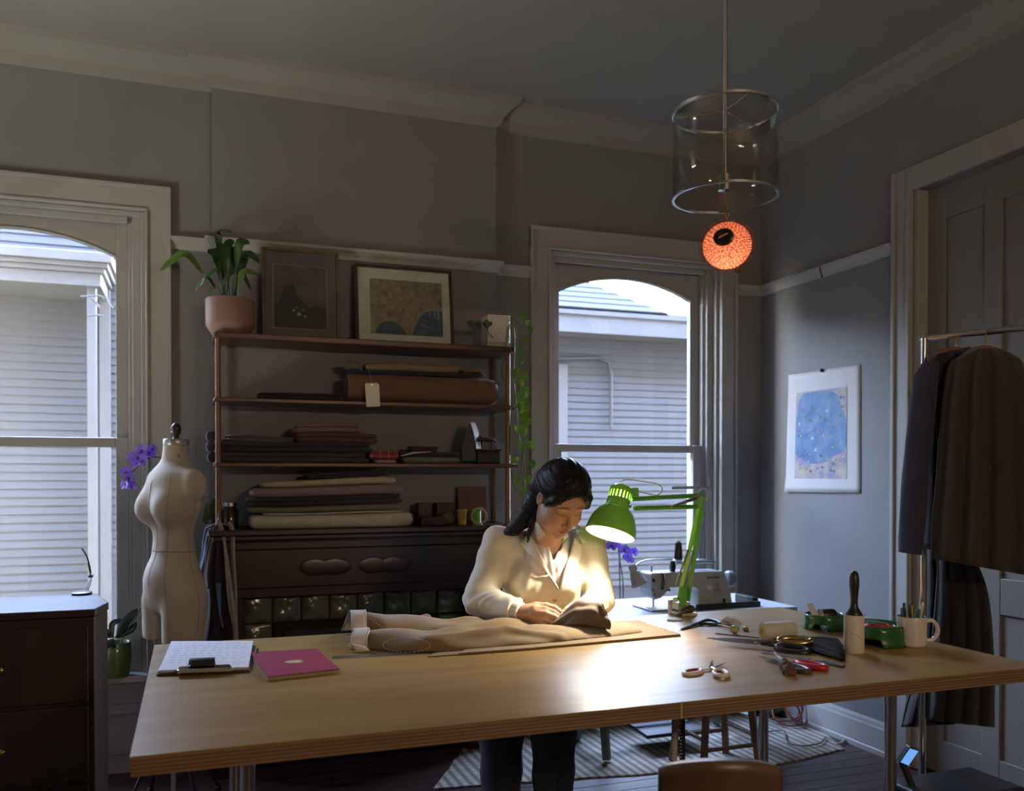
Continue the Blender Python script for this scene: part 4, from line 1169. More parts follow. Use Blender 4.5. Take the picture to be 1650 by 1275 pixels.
def sz(py, px=550, y=4.5):
    return ony(px, py, y).z
G = 'folded fabrics on the shelves'
S1, S2, S3 = SHZ[0], SHZ[1], SHZ[2]
# second shelf
fold('folded_cloth', 'thin black folded cloth lying flat on the second shelf', sx(415), sx(556), S2, S2 + 0.036, 2, cloth_mat('black_cloth', (0.017, 0.017, 0.017)), seed=2, group=G)
bolt = thing('fabric_bolt', 'thick brown fabric bolt lying on the second shelf', 'fabric', (sx(684), 4.60, S2))
_x0, _x1 = sx(562), sx(800)
b = MB()
prof = []
rings = []
for i in range(30):
    x = _x0 + (_x1 - _x0) * i / 29
    e = min(1, i / 1.2, (29 - i) / 1.2) * .12 + .88
    ring = []
    for j in range(32):
        a = 2 * PI * j / 32
        ca, sa = math.cos(a), math.sin(a)
        ring.append((x, 4.585 + 0.085 * e * math.copysign(abs(ca) ** .62, ca), S2 + 0.0735 + 0.0715 * e * math.copysign(abs(sa) ** .62, sa) + (0.004 * mnoise.noise(Vector((x * 8, a, 0))) if sa > 0 else 0)))
    rings.append(ring)
b.loft(rings); b.build('roll', cloth_mat('brown_wool', (0.167, 0.075, 0.041)), bolt, smooth=True)
M_lin = cloth_mat('dark_lining', (0.029, 0.026, 0.029))
b = MB(); b.tube([(_x0 - 0.006, 4.585, S2 + 0.07), (_x0 + 0.01, 4.585, S2 + 0.07)], 0.062, 24); b.build('core_end', M_lin, bolt, smooth=True)
b = MB(); b.tube([(_x1 - 0.01, 4.575, S2 + 0.068), (_x1 + 0.022, 4.575, S2 + 0.066)], [0.066, 0.05], 20); b.build('core_end', M_lin, bolt, smooth=True)
fold('folded_cloth', 'dark navy cloth between the brown bolt and khaki roll', sx(566), sx(790), S2 + 0.147, S2 + 0.168, 1, cloth_mat('navy_cloth', (0.023, 0.023, 0.029)), y0=4.53, y1=4.67, seed=4, group=G)
fold('folded_cloth', 'khaki folded cloth on top of the brown bolt', sx(590), sx(746), S2 + 0.169, S2 + 0.212, 1, cloth_mat('khaki_cloth', (0.232, 0.152, 0.070)), y0=4.52, y1=4.66, seed=5, group=G, sag=0.006)
fold('folded_cloth', 'short olive roll at the left end above the brown bolt', sx(557), sx(588), S2 + 0.169, S2 + 0.207, 1, cloth_mat('olive_cloth', (0.145, 0.104, 0.051)), y0=4.52, y1=4.66, seed=6, group=G)
fold('folded_cloth', 'narrow brown cloth end right of the khaki fold', sx(748), sx(786), S2 + 0.169, S2 + 0.188, 1, cloth_mat('tan_cloth', (0.189, 0.123, 0.058)), y0=4.52, y1=4.66, seed=6.5, group=G)
tg = thing('paper_tag', 'cream paper tag hanging on string from the fabric bolt', 'tag', ony(600, 656, 4.46))
b = MB(); _t = [ony(*q, 4.462) for q in ((588, 620), (590, 617.5), (608, 617), (611, 620), (612.5, 655), (590.5, 656))]
n_ = len(_t); b.add([p for p in _t] + [p + Vector((0, 0.0015, 0)) for p in _t], [list(range(n_)), list(range(n_, 2 * n_))[::-1]] + [(i, (i + 1) % n_, n_ + (i + 1) % n_, n_ + i) for i in range(n_)])
b.build('card', pm('tag_card', (0.80, 0.74, 0.60), 0.7, var=0.03), tg)
b = MB(); b.tube(smoothpts([ony(591, 587, 4.52), ony(593, 594, 4.50), ony(597, 606, 4.466), ony(600, 619, 4.460)], 5), 0.0011, 5); b.build('string', pm('string', (0.4, 0.33, 0.25), 0.9), tg)
b = MB(); b.lathe([(0.0012, -0.001), (0.0028, -0.001), (0.0028, 0.001), (0.0012, 0.001)], 12, frame(ony(599.5, 620, 4.460), (0, 1, 0))); b.build('eyelet', M_brass, tg)
# third shelf
M_navy = cloth_mat('navy_wool', (0.032, 0.035, 0.046))
M_char = weave(cloth_mat('charcoal_check', (0.043, 0.043, 0.042)), col=(0.055, 0.055, 0.052), cscale=36, amount=0.5, thresh=0.55, direction='X')
fold('folded_cloth', 'charcoal checked suiting at the bottom of the third shelf stack', sx(352), sx(595), S1, S1 + 0.052, 2, M_char, seed=7, group=G)
fold('folded_cloth', 'black wool folded above the charcoal checked suiting', sx(350), sx(602), S1 + 0.053, S1 + 0.100, 2, cloth_mat('black_wool', (0.029, 0.030, 0.029)), seed=8, group=G)
fold('folded_cloth', 'grey folded trousers on the left of the third shelf stack', sx(362), sx(476), S1 + 0.101, S1 + 0.142, 2, cloth_mat('grey_wool', (0.123, 0.116, 0.123)), y0=4.52, seed=9, group=G, sag=0.012)
fold('folded_cloth', 'rust brown folded cloth at right of third shelf stack', sx(478), sx(612), S1 + 0.101, S1 + 0.150, 2, cloth_mat('rust_wool', (0.109, 0.046, 0.029)), y0=4.51, seed=10, group=G)
fold('folded_cloth', 'dusty pink crumpled cloth topping the rust brown fold', sx(475), sx(584), S1 + 0.151, S1 + 0.200, 2, cloth_mat('dusty_pink', (0.246, 0.138, 0.109)), y0=4.52, y1=4.68, wav=0.018, seed=11, group=G)
fold('folded_jacket', 'navy jacket bulging past the left end of the third shelf', sx(330), sx(349), S1 + 0.001, S1 + 0.150, 3, M_navy, y0=4.535, y1=4.70, wav=0.02, seed=44, cat='jacket')
M_plaid = weave(weave(cloth_mat('red_plaid', (0.290, 0.017, 0.032)), col=(0.45, 0.40, 0.36), cscale=7, amount=0.7, thresh=0.93, direction='X'), col=(0.4, 0.36, 0.34), cscale=9, amount=0.6, thresh=0.93, direction='Z')
fold('folded_cloth', 'pale cloth strip under the red plaid cloth', sx(600), sx(640), S1, S1 + 0.018, 1, cloth_mat('pale_strip', (0.435, 0.348, 0.290)), seed=12, group=G)
fold('folded_cloth', 'red plaid folded cloth in middle of the third shelf', sx(597), sx(646), S1 + 0.019, S1 + 0.064, 1, M_plaid, seed=13, group=G)
fold('folded_cloth', 'grey felt folded right of the red plaid cloth', sx(650), sx(742), S1, S1 + 0.038, 1, cloth_mat('grey_felt', (0.145, 0.145, 0.145)), seed=14, group=G)
fold('folded_cloth', 'white edged black cloth over the grey felt', sx(648), sx(745), S1 + 0.039, S1 + 0.066, 1, cloth_mat('black_felt', (0.026, 0.025, 0.025)), seed=15, group=G)
b = MB(); b.tube([ony(646, 735, 4.49), ony(665, 730, 4.485), ony(694, 728, 4.49)], [0.004, 0.005, 0.002], 8); tag(b.build('bone_folder', pm('bone', (0.5, 0.48, 0.45), 0.4), smooth=True), 'slim pale bone folder lying over the grey felt', 'tool')
fold('folded_cloth', 'small maroon folded cloth on top of the black cloth', sx(662), sx(712), S1 + 0.067, S1 + 0.098, 2, cloth_mat('maroon', (0.087, 0.020, 0.023)), y0=4.53, y1=4.66, seed=16, group=G)
# flat irons
fi = thing('flat_iron', 'antique flat iron stood on its heel, sole facing the window', 'iron', (sx(757), 4.58, S1))
b = MB(); _o = [ony(*q, 4.55) for q in ((745, 744), (743, 722), (749, 700), (757, 679), (763, 697), (767, 722), (768, 744))]
n_ = len(_o); b.add(_o + [p + Vector((0.05, 0.055, 0)) for p in _o], [list(range(n_)), list(range(n_, 2 * n_))[::-1]] + [(i, (i + 1) % n_, n_ + (i + 1) % n_, n_ + i) for i in range(n_)]); b.build('sole', pm('iron_sole', (0.05, 0.045, 0.045), 0.5, 0.5), fi, bevel=0.005)
b = MB(); b.tube(smoothpts([ony(766, 735, 4.60), ony(775, 726, 4.61), ony(776, 706, 4.61), ony(766, 700, 4.60)], 5), 0.008, 10); b.build('handle', M_blackm, fi, smooth=True)
bi = thing('box_iron', 'dark cast iron box iron with wooden handle at shelf end', 'iron', (sx(790), 4.58, S1))
b = MB(); b.box(sx(772), sx(810), 4.53, 4.64, S1, S1 + 0.068); b.build('body', M_blackm, bi, bevel=0.008)
b = MB(); b.box(sx(771), sx(811), 4.525, 4.645, S1 + 0.069, S1 + 0.080)
for k in range(7):
    b.box(sx(773 + k * 5.3), sx(775.5 + k * 5.3), 4.522, 4.53, S1 + 0.05, S1 + 0.069)
b.build('lid', M_blackm, bi, bevel=0.003)
b = MB()
for q in (779, 801):
    b.tube([(sx(q), 4.585, S1 + 0.078), (sx(q), 4.585, S1 + 0.125)], 0.005, 8)
b.build('handle_post', M_blackm, bi, smooth=True)
b = MB(); b.tube([(sx(770), 4.585, S1 + 0.128), (sx(778), 4.585, S1 + 0.134), (sx(800), 4.585, S1 + 0.130), (sx(806), 4.585, S1 + 0.124)], [0.008, 0.012, 0.012, 0.008], 12); b.build('grip', pm('dark_grip', (0.05, 0.022, 0.018), 0.5), bi, smooth=True)
b = MB(); b.tube([(sx(800), 4.57, S1 + 0.125), (sx(806), 4.56, S1 + 0.08)], 0.003, 6); b.build('latch', M_blackm, bi)
# on the mantel: a stack of folded cloths
def mx(px): return sx(px, 4.49, 820)
M_cream = cloth_mat('cream_canvas', (0.522, 0.457, 0.341)); M_mauve = weave(cloth_mat('mauve_seersucker', (0.246, 0.181, 0.160)), col=(0.24, 0.19, 0.17), cscale=60, amount=0.6, thresh=0.5)
cl = [('thick cream canvas roll at the bottom of the mantel stack', 402, 668, 0.0, 0.068, 1, M_cream, .0), ('thin white linen above the cream canvas roll', 418, 652, 0.069, 0.079, 1, cloth_mat('white_linen', (0.522, 0.493, 0.435)), .0),
      ('olive green cloth in the mantel stack', 402, 650, 0.080, 0.112, 1, cloth_mat('olive_linen', (0.167, 0.162, 0.102)), .0), ('black cloth under the mauve seersucker', 398, 652, 0.113, 0.158, 2, cloth_mat('black_gabardine', (0.029, 0.030, 0.028)), .0),
      ('mauve seersucker draped in the mantel stack', 402, 656, 0.159, 0.208, 1, M_mauve, .004), ('beige cotton near the top of the mantel stack', 420, 640, 0.209, 0.244, 1, cloth_mat('beige_cotton', (0.493, 0.399, 0.261)), .004),
      ('navy cloth lying on top of mantel stack', 497, 634, 0.245, 0.276, 2, cloth_mat('navy_flannel', (0.032, 0.035, 0.049)), .0)]
for k, (lab, a, c, z0, z1, n_, m_, sg) in enumerate(cl):
    fold('folded_cloth', lab, mx(a), mx(c), MZ + z0 + 0.001, MZ + z1, n_, m_, y0=4.475 if k < 6 else 4.52, y1=4.71, wav=0.008, seed=20 + k, sag=sg, group='folded fabrics on the mantel')
b = MB(); _rr = []
for k in range(60):
    a = k * 0.42; r_ = 0.006 + 0.0004 * k
    _rr.append(Vector((mx(669) + 0.002 * 0 + 0.004, 4.58 + r_ * math.cos(a), MZ + 0.036 + r_ * math.sin(a))))
b.tube(_rr, 0.0016, 4); tag(b.build('canvas_roll_end', cloth_mat('roll_end', (0.319, 0.290, 0.246)), smooth=True), 'rolled spiral end at the right of the cream canvas', 'fabric')
jr = thing('dark_jar', 'dark glass jar on the mantel left of the fabrics', 'jar', (mx(375), 4.60, MZ))
b = MB(); b.lathe([(0, 0), (0.040, 0.0), (0.043, 0.01), (0.043, 0.085), (0.032, 0.1), (0.030, 0.112), (0, 0.112)], 24, Matrix.Translation((mx(372), 4.60, MZ))); b.build('glass_body', pm('dark_glass', (0.02, 0.022, 0.02), 0.12, coat=0.5), jr, smooth=True)
b = MB(); b.lathe([(0, 0.112), (0.034, 0.112), (0.034, 0.128), (0, 0.13)], 24, Matrix.Translation((mx(372), 4.60, MZ))); b.build('lid', M_steel, jr, smooth=True)
# right part of the mantel
def bxx(name, label, cat, a, c, y0, y1, z0, z1, mat, bev=0.003):
    b = MB(); b.box(mx(a), mx(c), y0, y1, MZ + z0, MZ + z1); return tag(b.build(name, mat, bevel=bev), label, cat)
M_mar = pm('maroon_card', (0.06, 0.014, 0.014), 0.6)
bxx('flat_box', 'low maroon box on the mantel right of the fabrics', 'box', 680, 718, 4.50, 4.60, 0.0, 0.045, M_mar)
bxx('small_box', 'dark box with a tan stripe behind the low maroon box', 'box', 684, 706, 4.62, 4.70, 0.0, 0.115, weave(pm('striped_box', (0.05, 0.022, 0.018), 0.6), col=(0.20, 0.13, 0.08), cscale=14, amount=0.7, thresh=0.9))
bxx('small_box', 'maroon upright box behind the brown stone on the mantel', 'box', 714, 744, 4.62, 4.70, 0.0, 0.115, M_mar)
b = MB(); b.ball((mx(725), 4.55, MZ + 0.034), (0.046, 0.036, 0.036), 18)
b.v = [(p[0] + 0.006 * mnoise.noise(Vector(p) * 40), p[1], max(MZ, p[2] + 0.008 * mnoise.noise(Vector(p) * 35 + Vector((5, 0, 0))))) for p in b.v]
tag(b.build('brown_stone', pm('brown_stone', (0.13, 0.07, 0.04), 0.6, var=0.4, scale=40, bump=0.6, bscale=60), smooth=True), 'mottled brown stone on the mantel beside the yellow cup', 'stone')
cu = thing('yellow_cup', 'small yellow cup on the mantel beside the green spool', 'cup', (mx(748.5), 4.54, MZ))
_c = (mx(748.5), 4.54, MZ)
b = MB(); b.lathe([(0, 0.0), (0.019, 0.0), (0.021, 0.004), (0.0255, 0.074), (0.0275, 0.076), (0.0275, 0.082), (0.024, 0.081), (0.019, 0.008), (0, 0.006)], 24, Matrix.Translation(_c)); b.build('cup_body', pm('yellow_plastic', (0.40, 0.25, 0.03), 0.4), cu, smooth=True)
b = MB(); b.lathe([(0.0278, 0.0745), (0.0288, 0.078), (0.0278, 0.0815)], 24, Matrix.Translation(_c), caps=False); b.build('rim', pm('yellow_rim', (0.42, 0.28, 0.05), 0.4), cu, smooth=True)
gs = thing('green_spool', 'bright green spool wound with white cord on the mantel', 'spool', (mx(773), 4.52, MZ))
_c = (mx(772), 4.52, MZ)
b = MB(); b.lathe([(0, 0), (0.028, 0), (0.028, 0.005), (0.020, 0.012), (0.018, 0.072), (0.027, 0.080), (0.027, 0.085), (0, 0.085)], 24, Matrix.Translation(_c)); b.build('spool', pm('lime_plastic', (0.10, 0.34, 0.03), 0.4), gs, smooth=True)
b = MB(); random.seed(5)
for k in range(6):
    a0 = random.uniform(-.6, .6); rx, rz = random.uniform(.030, .046), random.uniform(.035, .052)
    b.tube([Vector(_c) + Vector((0.008 * random.random() + rx * math.cos(t) * math.cos(a0), -0.022 + rx * math.cos(t) * math.sin(a0) * .3, max(0.002, 0.046 + rz * math.sin(t)))) for t in [2 * PI * i / 28 for i in range(29)]], 0.0012, 5, caps=False)
b.build('cord', pm('white_cord', (0.42, 0.38, 0.30), 0.8), gs)
b = MB(); b.box(mx(758), mx(806), 0, 0.004, 0, 0.205, Matrix.Translation((0, 4.70, MZ)) @ Matrix.Rotation(R(-9), 4, 'X') @ Matrix.Translation((0, 0, 0.0005)))
b.v = [(p[0], p[1] - 0.0, p[2]) for p in b.v]
tag(b.build('cardboard_square', pm('pink_cardboard', (0.15, 0.075, 0.058), 0.8, var=0.06)), 'square of brown pink cardboard leaning at the right of mantel', 'cardboard')

# ------------------------------------------------------------------ top shelf
M_pot = pm('blush_ceramic', (0.30, 0.165, 0.13), 0.6, var=0.04, scale=8)
M_leaf = pm('dark_leaf', (0.035, 0.085, 0.022), 0.4, var=0.3, scale=12)
M_leaf2 = pm('light_leaf', (0.10, 0.19, 0.03), 0.4, var=0.25, scale=12)
M_soil = pm('soil', (0.025, 0.018, 0.012), 0.95, bump=0.8)
pp = ony(371, 500, 4.60)
pl = thing('potted_plant', 'leafy peace lily in a blush pot on the top shelf', 'plant', (pp.x, 4.60, S3))
_c = Vector((pp.x, 4.60, S3))
b = MB(); b.lathe([(0, 0), (0.082, 0.0), (0.090, 0.006), (0.115, 0.045), (0.117, 0.06), (0.117, 0.172), (0.113, 0.178), (0.108, 0.172), (0.107, 0.15), (0, 0.15)], 40, Matrix.Translation(_c)); b.build('pot', M_pot, pl, smooth=True)
b = MB(); b.lathe([(0, 0.152), (0.106, 0.152)], 24, Matrix.Translation(_c), caps=False); b.build('soil', M_soil, pl)
def leaf(b, path, w, n=12, fold_=0.25, up=None, tipw=0.0):
    """blade along a path; width profile like a lance"""
    P = smoothpts(path, max(2, n // (len(path) - 1)))
    k = len(P)
    vs = []
    for i in range(k):
        t = i / (k - 1)
        T = (P[min(i + 1, k - 1)] - P[max(i - 1, 0)]).normalized()
        side = T.cross(up if up is not None else Vector((0, 0, 1)))
        if side.length < .1: side = T.cross(Vector((0.3, 1, 0.2)))
        side.normalize(); nrm = side.cross(T)
        ww = w * (math.sin(PI * min(1, t ** 0.8 * .98 + 0.01)) ** 0.8)
        vs += [P[i] - side * ww + nrm * ww * fold_, P[i], P[i] + side * ww + nrm * ww * fold_]
    fs = []
    for i in range(k - 1):
        for j in (0, 1):
            fs.append((i * 3 + j, i * 3 + j + 1, (i + 1) * 3 + j + 1, (i + 1) * 3 + j))
    b.add(vs, fs)
tips = [((300, 410), (258, 437), .022, 1), ((352, 378), (372, 375), .020, 0), ((385, 395), (403, 393), .022, 0), ((395, 410), (418, 425), .026, 0), ((345, 405), (337, 410), .024, 0), ((360, 415), (357, 392), .03, 0), ((375, 420), (380, 398), .03, 0),
        ((392, 440), (416, 445), .02, 1), ((335, 448), (315, 470), .012, 0), ((385, 435), (405, 470), .014, 0), ((355, 430), (345, 420), .026, 0), ((390, 425), (398, 408), .022, 0), ((350, 435), (326, 456), .010, 0), ((365, 400), (377, 388), .02, 0)]
random.seed(9)
for i, (m_, t_, w, c_) in enumerate(tips):
    p0 = _c + Vector((random.uniform(-.03, .03), random.uniform(-.03, .03), 0.15))
    dm = 4.60 + random.uniform(-.06, .04); dt = 4.60 + random.uniform(-.10, .05)
    pm_, pt_ = ony(*m_, dm), ony(*t_, dt)
    b = MB(); b.tube(smoothpts([p0, p0.lerp(pm_, .5) + Vector((0, 0, .02)), p0.lerp(pm_, .72)], 4), 0.003, 6)
    leaf(b, [p0.lerp(pm_, .62), pm_, pm_.lerp(pt_, .6) + Vector((0, 0, 0.01)), pt_], w, up=Vector((0.2, -1, 0.5)))
    b.build('leaf', M_leaf2 if c_ else M_leaf, pl, smooth=True)
# framed pictures leaning on the chimney breast
def picture(name, label, pix, Yb, lean, fw, mats, dep=0.02):
    X0, X1 = (ony(pix[0], 470, Yb).x, ony(pix[1], 480, Yb).x)
    z1 = (ony(pix[0], pix[2], Yb).z + ony(pix[1], pix[3], Yb).z) / 2
    H = z1 - S3
    t = thing(name, label, 'picture', ((X0 + X1) / 2, Yb, S3))
    M = Matrix.Translation(((X0 + X1) / 2, Yb - lean, S3 + 0.0005)) @ Matrix.Rotation(-math.atan2(lean, H), 4, 'X')
    W = X1 - X0
    mf, mm = mats
    for (a, c, z0, z2) in ((-W / 2, -W / 2 + fw, 0, H), (W / 2 - fw, W / 2, 0, H), (-W / 2 + fw, W / 2 - fw, 0, fw), (-W / 2 + fw, W / 2 - fw, H - fw, H)):
        b = MB(); b.box(a, c, -dep, 0, z0, z2, M); b.build('frame_rail', mf, t, bevel=0.003)
    b = MB(); b.box(-W / 2 + fw * .6, W / 2 - fw * .6, -dep * .45, -dep * .25, fw * .6, H - fw * .6, M); b.build('mat_board', mm, t)
    b = MB(); b.box(-W / 2 + fw * .8, W / 2 - fw * .8, -dep * .72, -dep * .62, fw * .8, H - fw * .8, M); b.build('glass_front', M_pane, t)
    return t, M, W, H
def art(t, M, W, H, u0, u1, v0, v1, y, name, mat, poly=None):
    b = MB()
    if poly is None:
        poly = [(u0, v0), (u1, v0), (u1, v1), (u0, v1)]
    pts = [(W * (u - .5), H * v) for u, v in poly]
    n = len(pts)
    vs = [M @ Vector((x, y, z)) for x, z in pts] + [M @ Vector((x, y + .0006, z)) for x, z in pts]
    b.add(vs, [list(range(n)), list(range(n, 2 * n))[::-1]] + [(i, (i + 1) % n, n + (i + 1) % n, n + i) for i in range(n)])
    return b.build(name, mat, t)
M_goldf = pm('gilt_frame', (0.16, 0.105, 0.04), 0.4, 0.5, var=0.3); M_darkf = pm('dark_frame', (0.035, 0.024, 0.018), 0.4)
t, M, W, H = picture('framed_photograph', 'tall gilt framed dark photograph in a brown mat on shelf', (421, 545, 400, 407), 4.735, 0.05, 0.014, (M_goldf, pm('brown_mat', (0.15, 0.125, 0.10), 0.8)))
art(t, M, W, H, .135, .845, .13, .83, -.0095, 'mat_bevel', pm('bevel_line', (0.30, 0.25, 0.18), 0.7))
art(t, M, W, H, .15, .83, .14, .82, -.0105, 'print', pm('dark_photo', (0.035, 0.030, 0.025), 0.6, col2=(0.16, 0.135, 0.11), scale=9))
art(t, M, W, H, 0, 0, 0, 0, -.0115, 'print_shore', pm('photo_shore', (0.02, 0.018, 0.015), 0.6), [(.15, .14), (.83, .14), (.83, .36), (.7, .40), (.6, .37), (.45, .5), (.4, .62), (.28, .58), (.22, .42), (.15, .38)])
for k, (u, v, s) in enumerate(((.40, .33, .02), (.47, .29, .03), (.55, .27, .02), (.44, .36, .012), (.52, .34, .014))):  # pale diamonds painted for the bulbs mirrored in the picture glass
    art(t, M, W, H, 0, 0, 0, 0, -.012, 'painted_glint', pm('glint_paint', (0.5, 0.42, 0.25), 0.6), [(u - s, v), (u, v - s * .6), (u + s, v), (u, v + s)])
t, M, W, H = picture('framed_map', 'dark framed bay map print with a cream mat on the top shelf', (570, 726, 424, 438), 4.735, 0.06, 0.016, (M_darkf, pm('cream_mat', (0.74, 0.68, 0.57), 0.8)))
art(t, M, W, H, .15, .89, .14, .83, -.0105, 'printed_land', pm('map_land', (0.20, 0.145, 0.09), 0.7, col2=(0.44, 0.34, 0.23), scale=26))
art(t, M, W, H, 0, 0, 0, 0, -.0115, 'printed_shore', pm('map_shore', (0.34, 0.30, 0.22), 0.7), [(.17, .145), (.54, .145), (.49, .24), (.42, .305), (.33, .325), (.25, .30), (.20, .22)])
art(t, M, W, H, 0, 0, 0, 0, -.0122, 'printed_sea', pm('map_sea', (0.07, 0.12, 0.165), 0.7, var=0.2), [(.19, .145), (.52, .145), (.47, .24), (.41, .29), (.33, .31), (.26, .285), (.21, .21)])
art(t, M, W, H, 0, 0, 0, 0, -.0115, 'printed_shore', pm('map_shore', (0.34, 0.30, 0.22), 0.7), [(.55, .145), (.89, .145), (.89, .49), (.80, .50), (.70, .47), (.63, .38), (.58, .25)])
art(t, M, W, H, 0, 0, 0, 0, -.0122, 'printed_sea', pm('map_sea', (0.07, 0.12, 0.165), 0.7, var=0.2), [(.57, .145), (.89, .145), (.89, .46), (.80, .475), (.71, .445), (.65, .37), (.60, .26)])
for (u, v, u2, v2) in ((.66, .36, .70, .33), (.745, .46, .755, .40), (.80, .47, .805, .38), (.84, .48, .84, .36), (.64, .30, .80, .22)):
    art(t, M, W, H, 0, 0, 0, 0, -.0128, 'printed_pier', pm('map_pier', (0.36, 0.33, 0.28), 0.7), [(u, v), (u + .012, v), (u2 + .008, v2), (u2, v2)])
# white cube planter with a trailing pothos
q0, q1 = ony(786, 530, 4.51), ony(819, 530, 4.51)
po = thing('pothos_planter', 'white square planter with trailing pothos vines at shelf end', 'plant', ((q0.x + q1.x) / 2, 4.57, S3))
M_wpot = pm('white_glaze', (0.74, 0.68, 0.60), 0.2, var=0.03, coat=0.5)
zt = ony(800, 507, 4.52).z
b = MB(); b.box(q0.x, q1.x + 0.012, 4.51, 4.63, S3 + 0.022, zt); b.build('pot', M_wpot, po, bevel=0.008, seg=3)
b = MB(); b.box(q0.x - 0.004, q1.x + 0.018, 4.505, 4.64, S3, S3 + 0.021); b.build('saucer', M_wpot, po, bevel=0.004)
b = MB(); b.box(q0.x + 0.012, q1.x, 4.522, 4.618, zt - 0.002, zt + 0.003); b.build('soil', M_soil, po)
M_vine = pm('vine_stem', (0.07, 0.12, 0.03), 0.5); M_poth = pm('pothos_leaf', (0.12, 0.30, 0.03), 0.35, var=0.3, scale=14)
pot_c = Vector(((q0.x + q1.x) / 2, 4.56, zt))
def heart(b, c, dirn, nrm, L):
    """heart leaf from its stalk point c along dirn"""
    dirn = Vector(dirn).normalized(); nrm = Vector(nrm); nrm = (nrm - dirn * nrm.dot(dirn)).normalized(); sd = dirn.cross(nrm)
    rows = [(-.12, .26), (0, .40), (.18, .50), (.38, .46), (.58, .34), (.78, .18), (1.0, .0)]
    vs = []
    for (t, w) in rows:
        droop = nrm * (-0.22 * t * t * L)
        vs += [c + dirn * (t * L) - sd * (w * L) + droop + nrm * (.10 * w * L), c + dirn * ((t if t > 0 else 0.02) * L) + droop - nrm * .03 * L, c + dirn * (t * L) + sd * (w * L) + droop + nrm * (.10 * w * L)]
    fs = []
    for i in range(len(rows) - 1):
        for j in (0, 1):
            fs.append((i * 3 + j, i * 3 + j + 1, (i + 1) * 3 + j + 1, (i + 1) * 3 + j))
    b.add(vs, fs)
vines = [[(823, 512), (829, 540), (828, 600), (832, 660), (836, 700), (844, 740), (846, 795)], [(825, 510), (836, 530), (838, 560), (834, 600), (838, 650), (845, 690), (840, 760)], [(826, 512), (845, 528), (852, 515)], [(824, 515), (824, 580), (823, 660), (822, 720), (826, 775), (832, 790)], [(820, 512), (815, 560), (808, 600), (813, 615)],
         [(790, 512), (770, 525), (755, 523), (758, 540)], [(792, 512), (784, 520), (786, 535), (795, 545)]]
for v in vines:
    b = MB(); b.tube(smoothpts([ony(x, y, 4.47 if y > 520 else 4.53) for x, y in v], 5), 0.0028, 6); b.build('vine', M_vine, po, smooth=True)
random.seed(33)
lv = [(845, 508, 9), (853, 530, 11), (846, 547, 8), (838, 566, 10), (842, 582, 8), (830, 600, 12), (845, 605, 9), (838, 617, 10), (846, 632, 13), (841, 640, 12), (848, 662, 14), (843, 672, 13), (852, 680, 12), (838, 690, 11), (846, 695, 10), (856, 717, 13), (841, 722, 9), (834, 740, 7), (857, 748, 10), (834, 775, 9), (851, 772, 10), (845, 790, 10), (853, 520, 7), (828, 742, 7), (835, 712, 6),
      (757, 521, 8), (770, 524, 8), (783, 524, 9), (790, 522, 8), (848, 647, 10), (836, 656, 8)]
for (x, y, s) in lv:
    b = MB(); c = ony(x - s * .15, y - s * .45, 4.46 + random.uniform(-.03, .02))
    heart(b, c, RGT * random.uniform(-.5, .6) + Vector((0, 0, -1)) + Vector((0, -.2, 0)), Vector((random.uniform(-.5, .5), -1, random.uniform(.1, .6))), s * 0.0046)
    b.build('leaf', M_poth if x > 800 else M_leaf, po, smooth=True)
# ================================================================== dress form, window plants, cabinet on the left
M_linen = pm('form_linen', (0.52, 0.44, 0.33), 0.75, var=0.05, scale=10, bump=0.15, bscale=400)
DF_D = 4.0
fc = vf(278, 1035, DF_D); 
def form_sdf(P):
    """upright form in its own frame: x to its left, y forwards, z up from the floor"""
    d = s_caps(P, (0, -0.005, 1.50), (0, -0.018, 1.640), 0.057, 0.054)                   # neck
    d = smin(d, s_ell(P, (0, -0.012, 1.500), (0.170, 0.066, 0.046)), 0.055)
    d = smin(d, s_ell(P, (0, 0.035, 1.43), (0.115, 0.062, 0.085)), 0.05)               # shoulder yoke
    d = smin(d, s_ell(P, (0, -0.010, 1.385), (0.152, 0.098, 0.15)), 0.06)                # rib cage
    for s in (-1, 1):
        d = smin(d, s_ell(P, (s * 0.160, -0.015, 1.455), (0.030, 0.050, 0.060)), 0.035)   # arm plate
        d = smin(d, s_ell(P, (s * 0.074, 0.070, 1.350), (0.062, 0.062, 0.070)), 0.055)   # bust
    d = smin(d, s_ell(P, (0, -0.004, 1.15), (0.112, 0.084, 0.16)), 0.07)                 # waist
    d = smin(d, s_ell(P, (0, -0.012, 0.985), (0.160, 0.118, 0.135)), 0.07)               # hips
    d = smin(d, s_ell(P, (0, 0.048, 1.03), (0.10, 0.06, 0.09)), 0.05)
    for s in (-1, 1):
        q = s_caps(P * np.array([1, 0.86, 1], np.float32), (s * 0.082, -0.008, 0.93), (s * 0.078, 0.004, 0.66), 0.090, 0.074)
        d = smin(d, q, 0.022)
    d = smax(d, 0.752 - P[:, 2] + 0.08 * P[:, 0], 0.012)
    d = smax(d, P[:, 2] - 1.642 - 0.25 * P[:, 1], 0.006)
    return d
V, Q = surf(form_sdf, (-0.24, -0.20, 0.68), (0.24, 0.20, 1.68), 0.0065)
V = relax(V, Q, 2, 0.4)
FY = R(-38)                                     # turned towards the left window
def form_world(V):
    ca, sa = math.cos(PI + FY), math.sin(PI + FY)
    u = V[:, 0] * ca - V[:, 1] * sa; v = V[:, 0] * sa + V[:, 1] * ca
    return view2world(np.stack([u + fc[0], v + DF_D, V[:, 2]], 1))
root = form_world(np.array([[0., 0, 0]]))[0]
df = thing('dress_form', 'linen covered female dress form with finial beside the left window', 'dress form', Vector(root))
npmesh('torso', form_world(V), Q, M_linen, df)
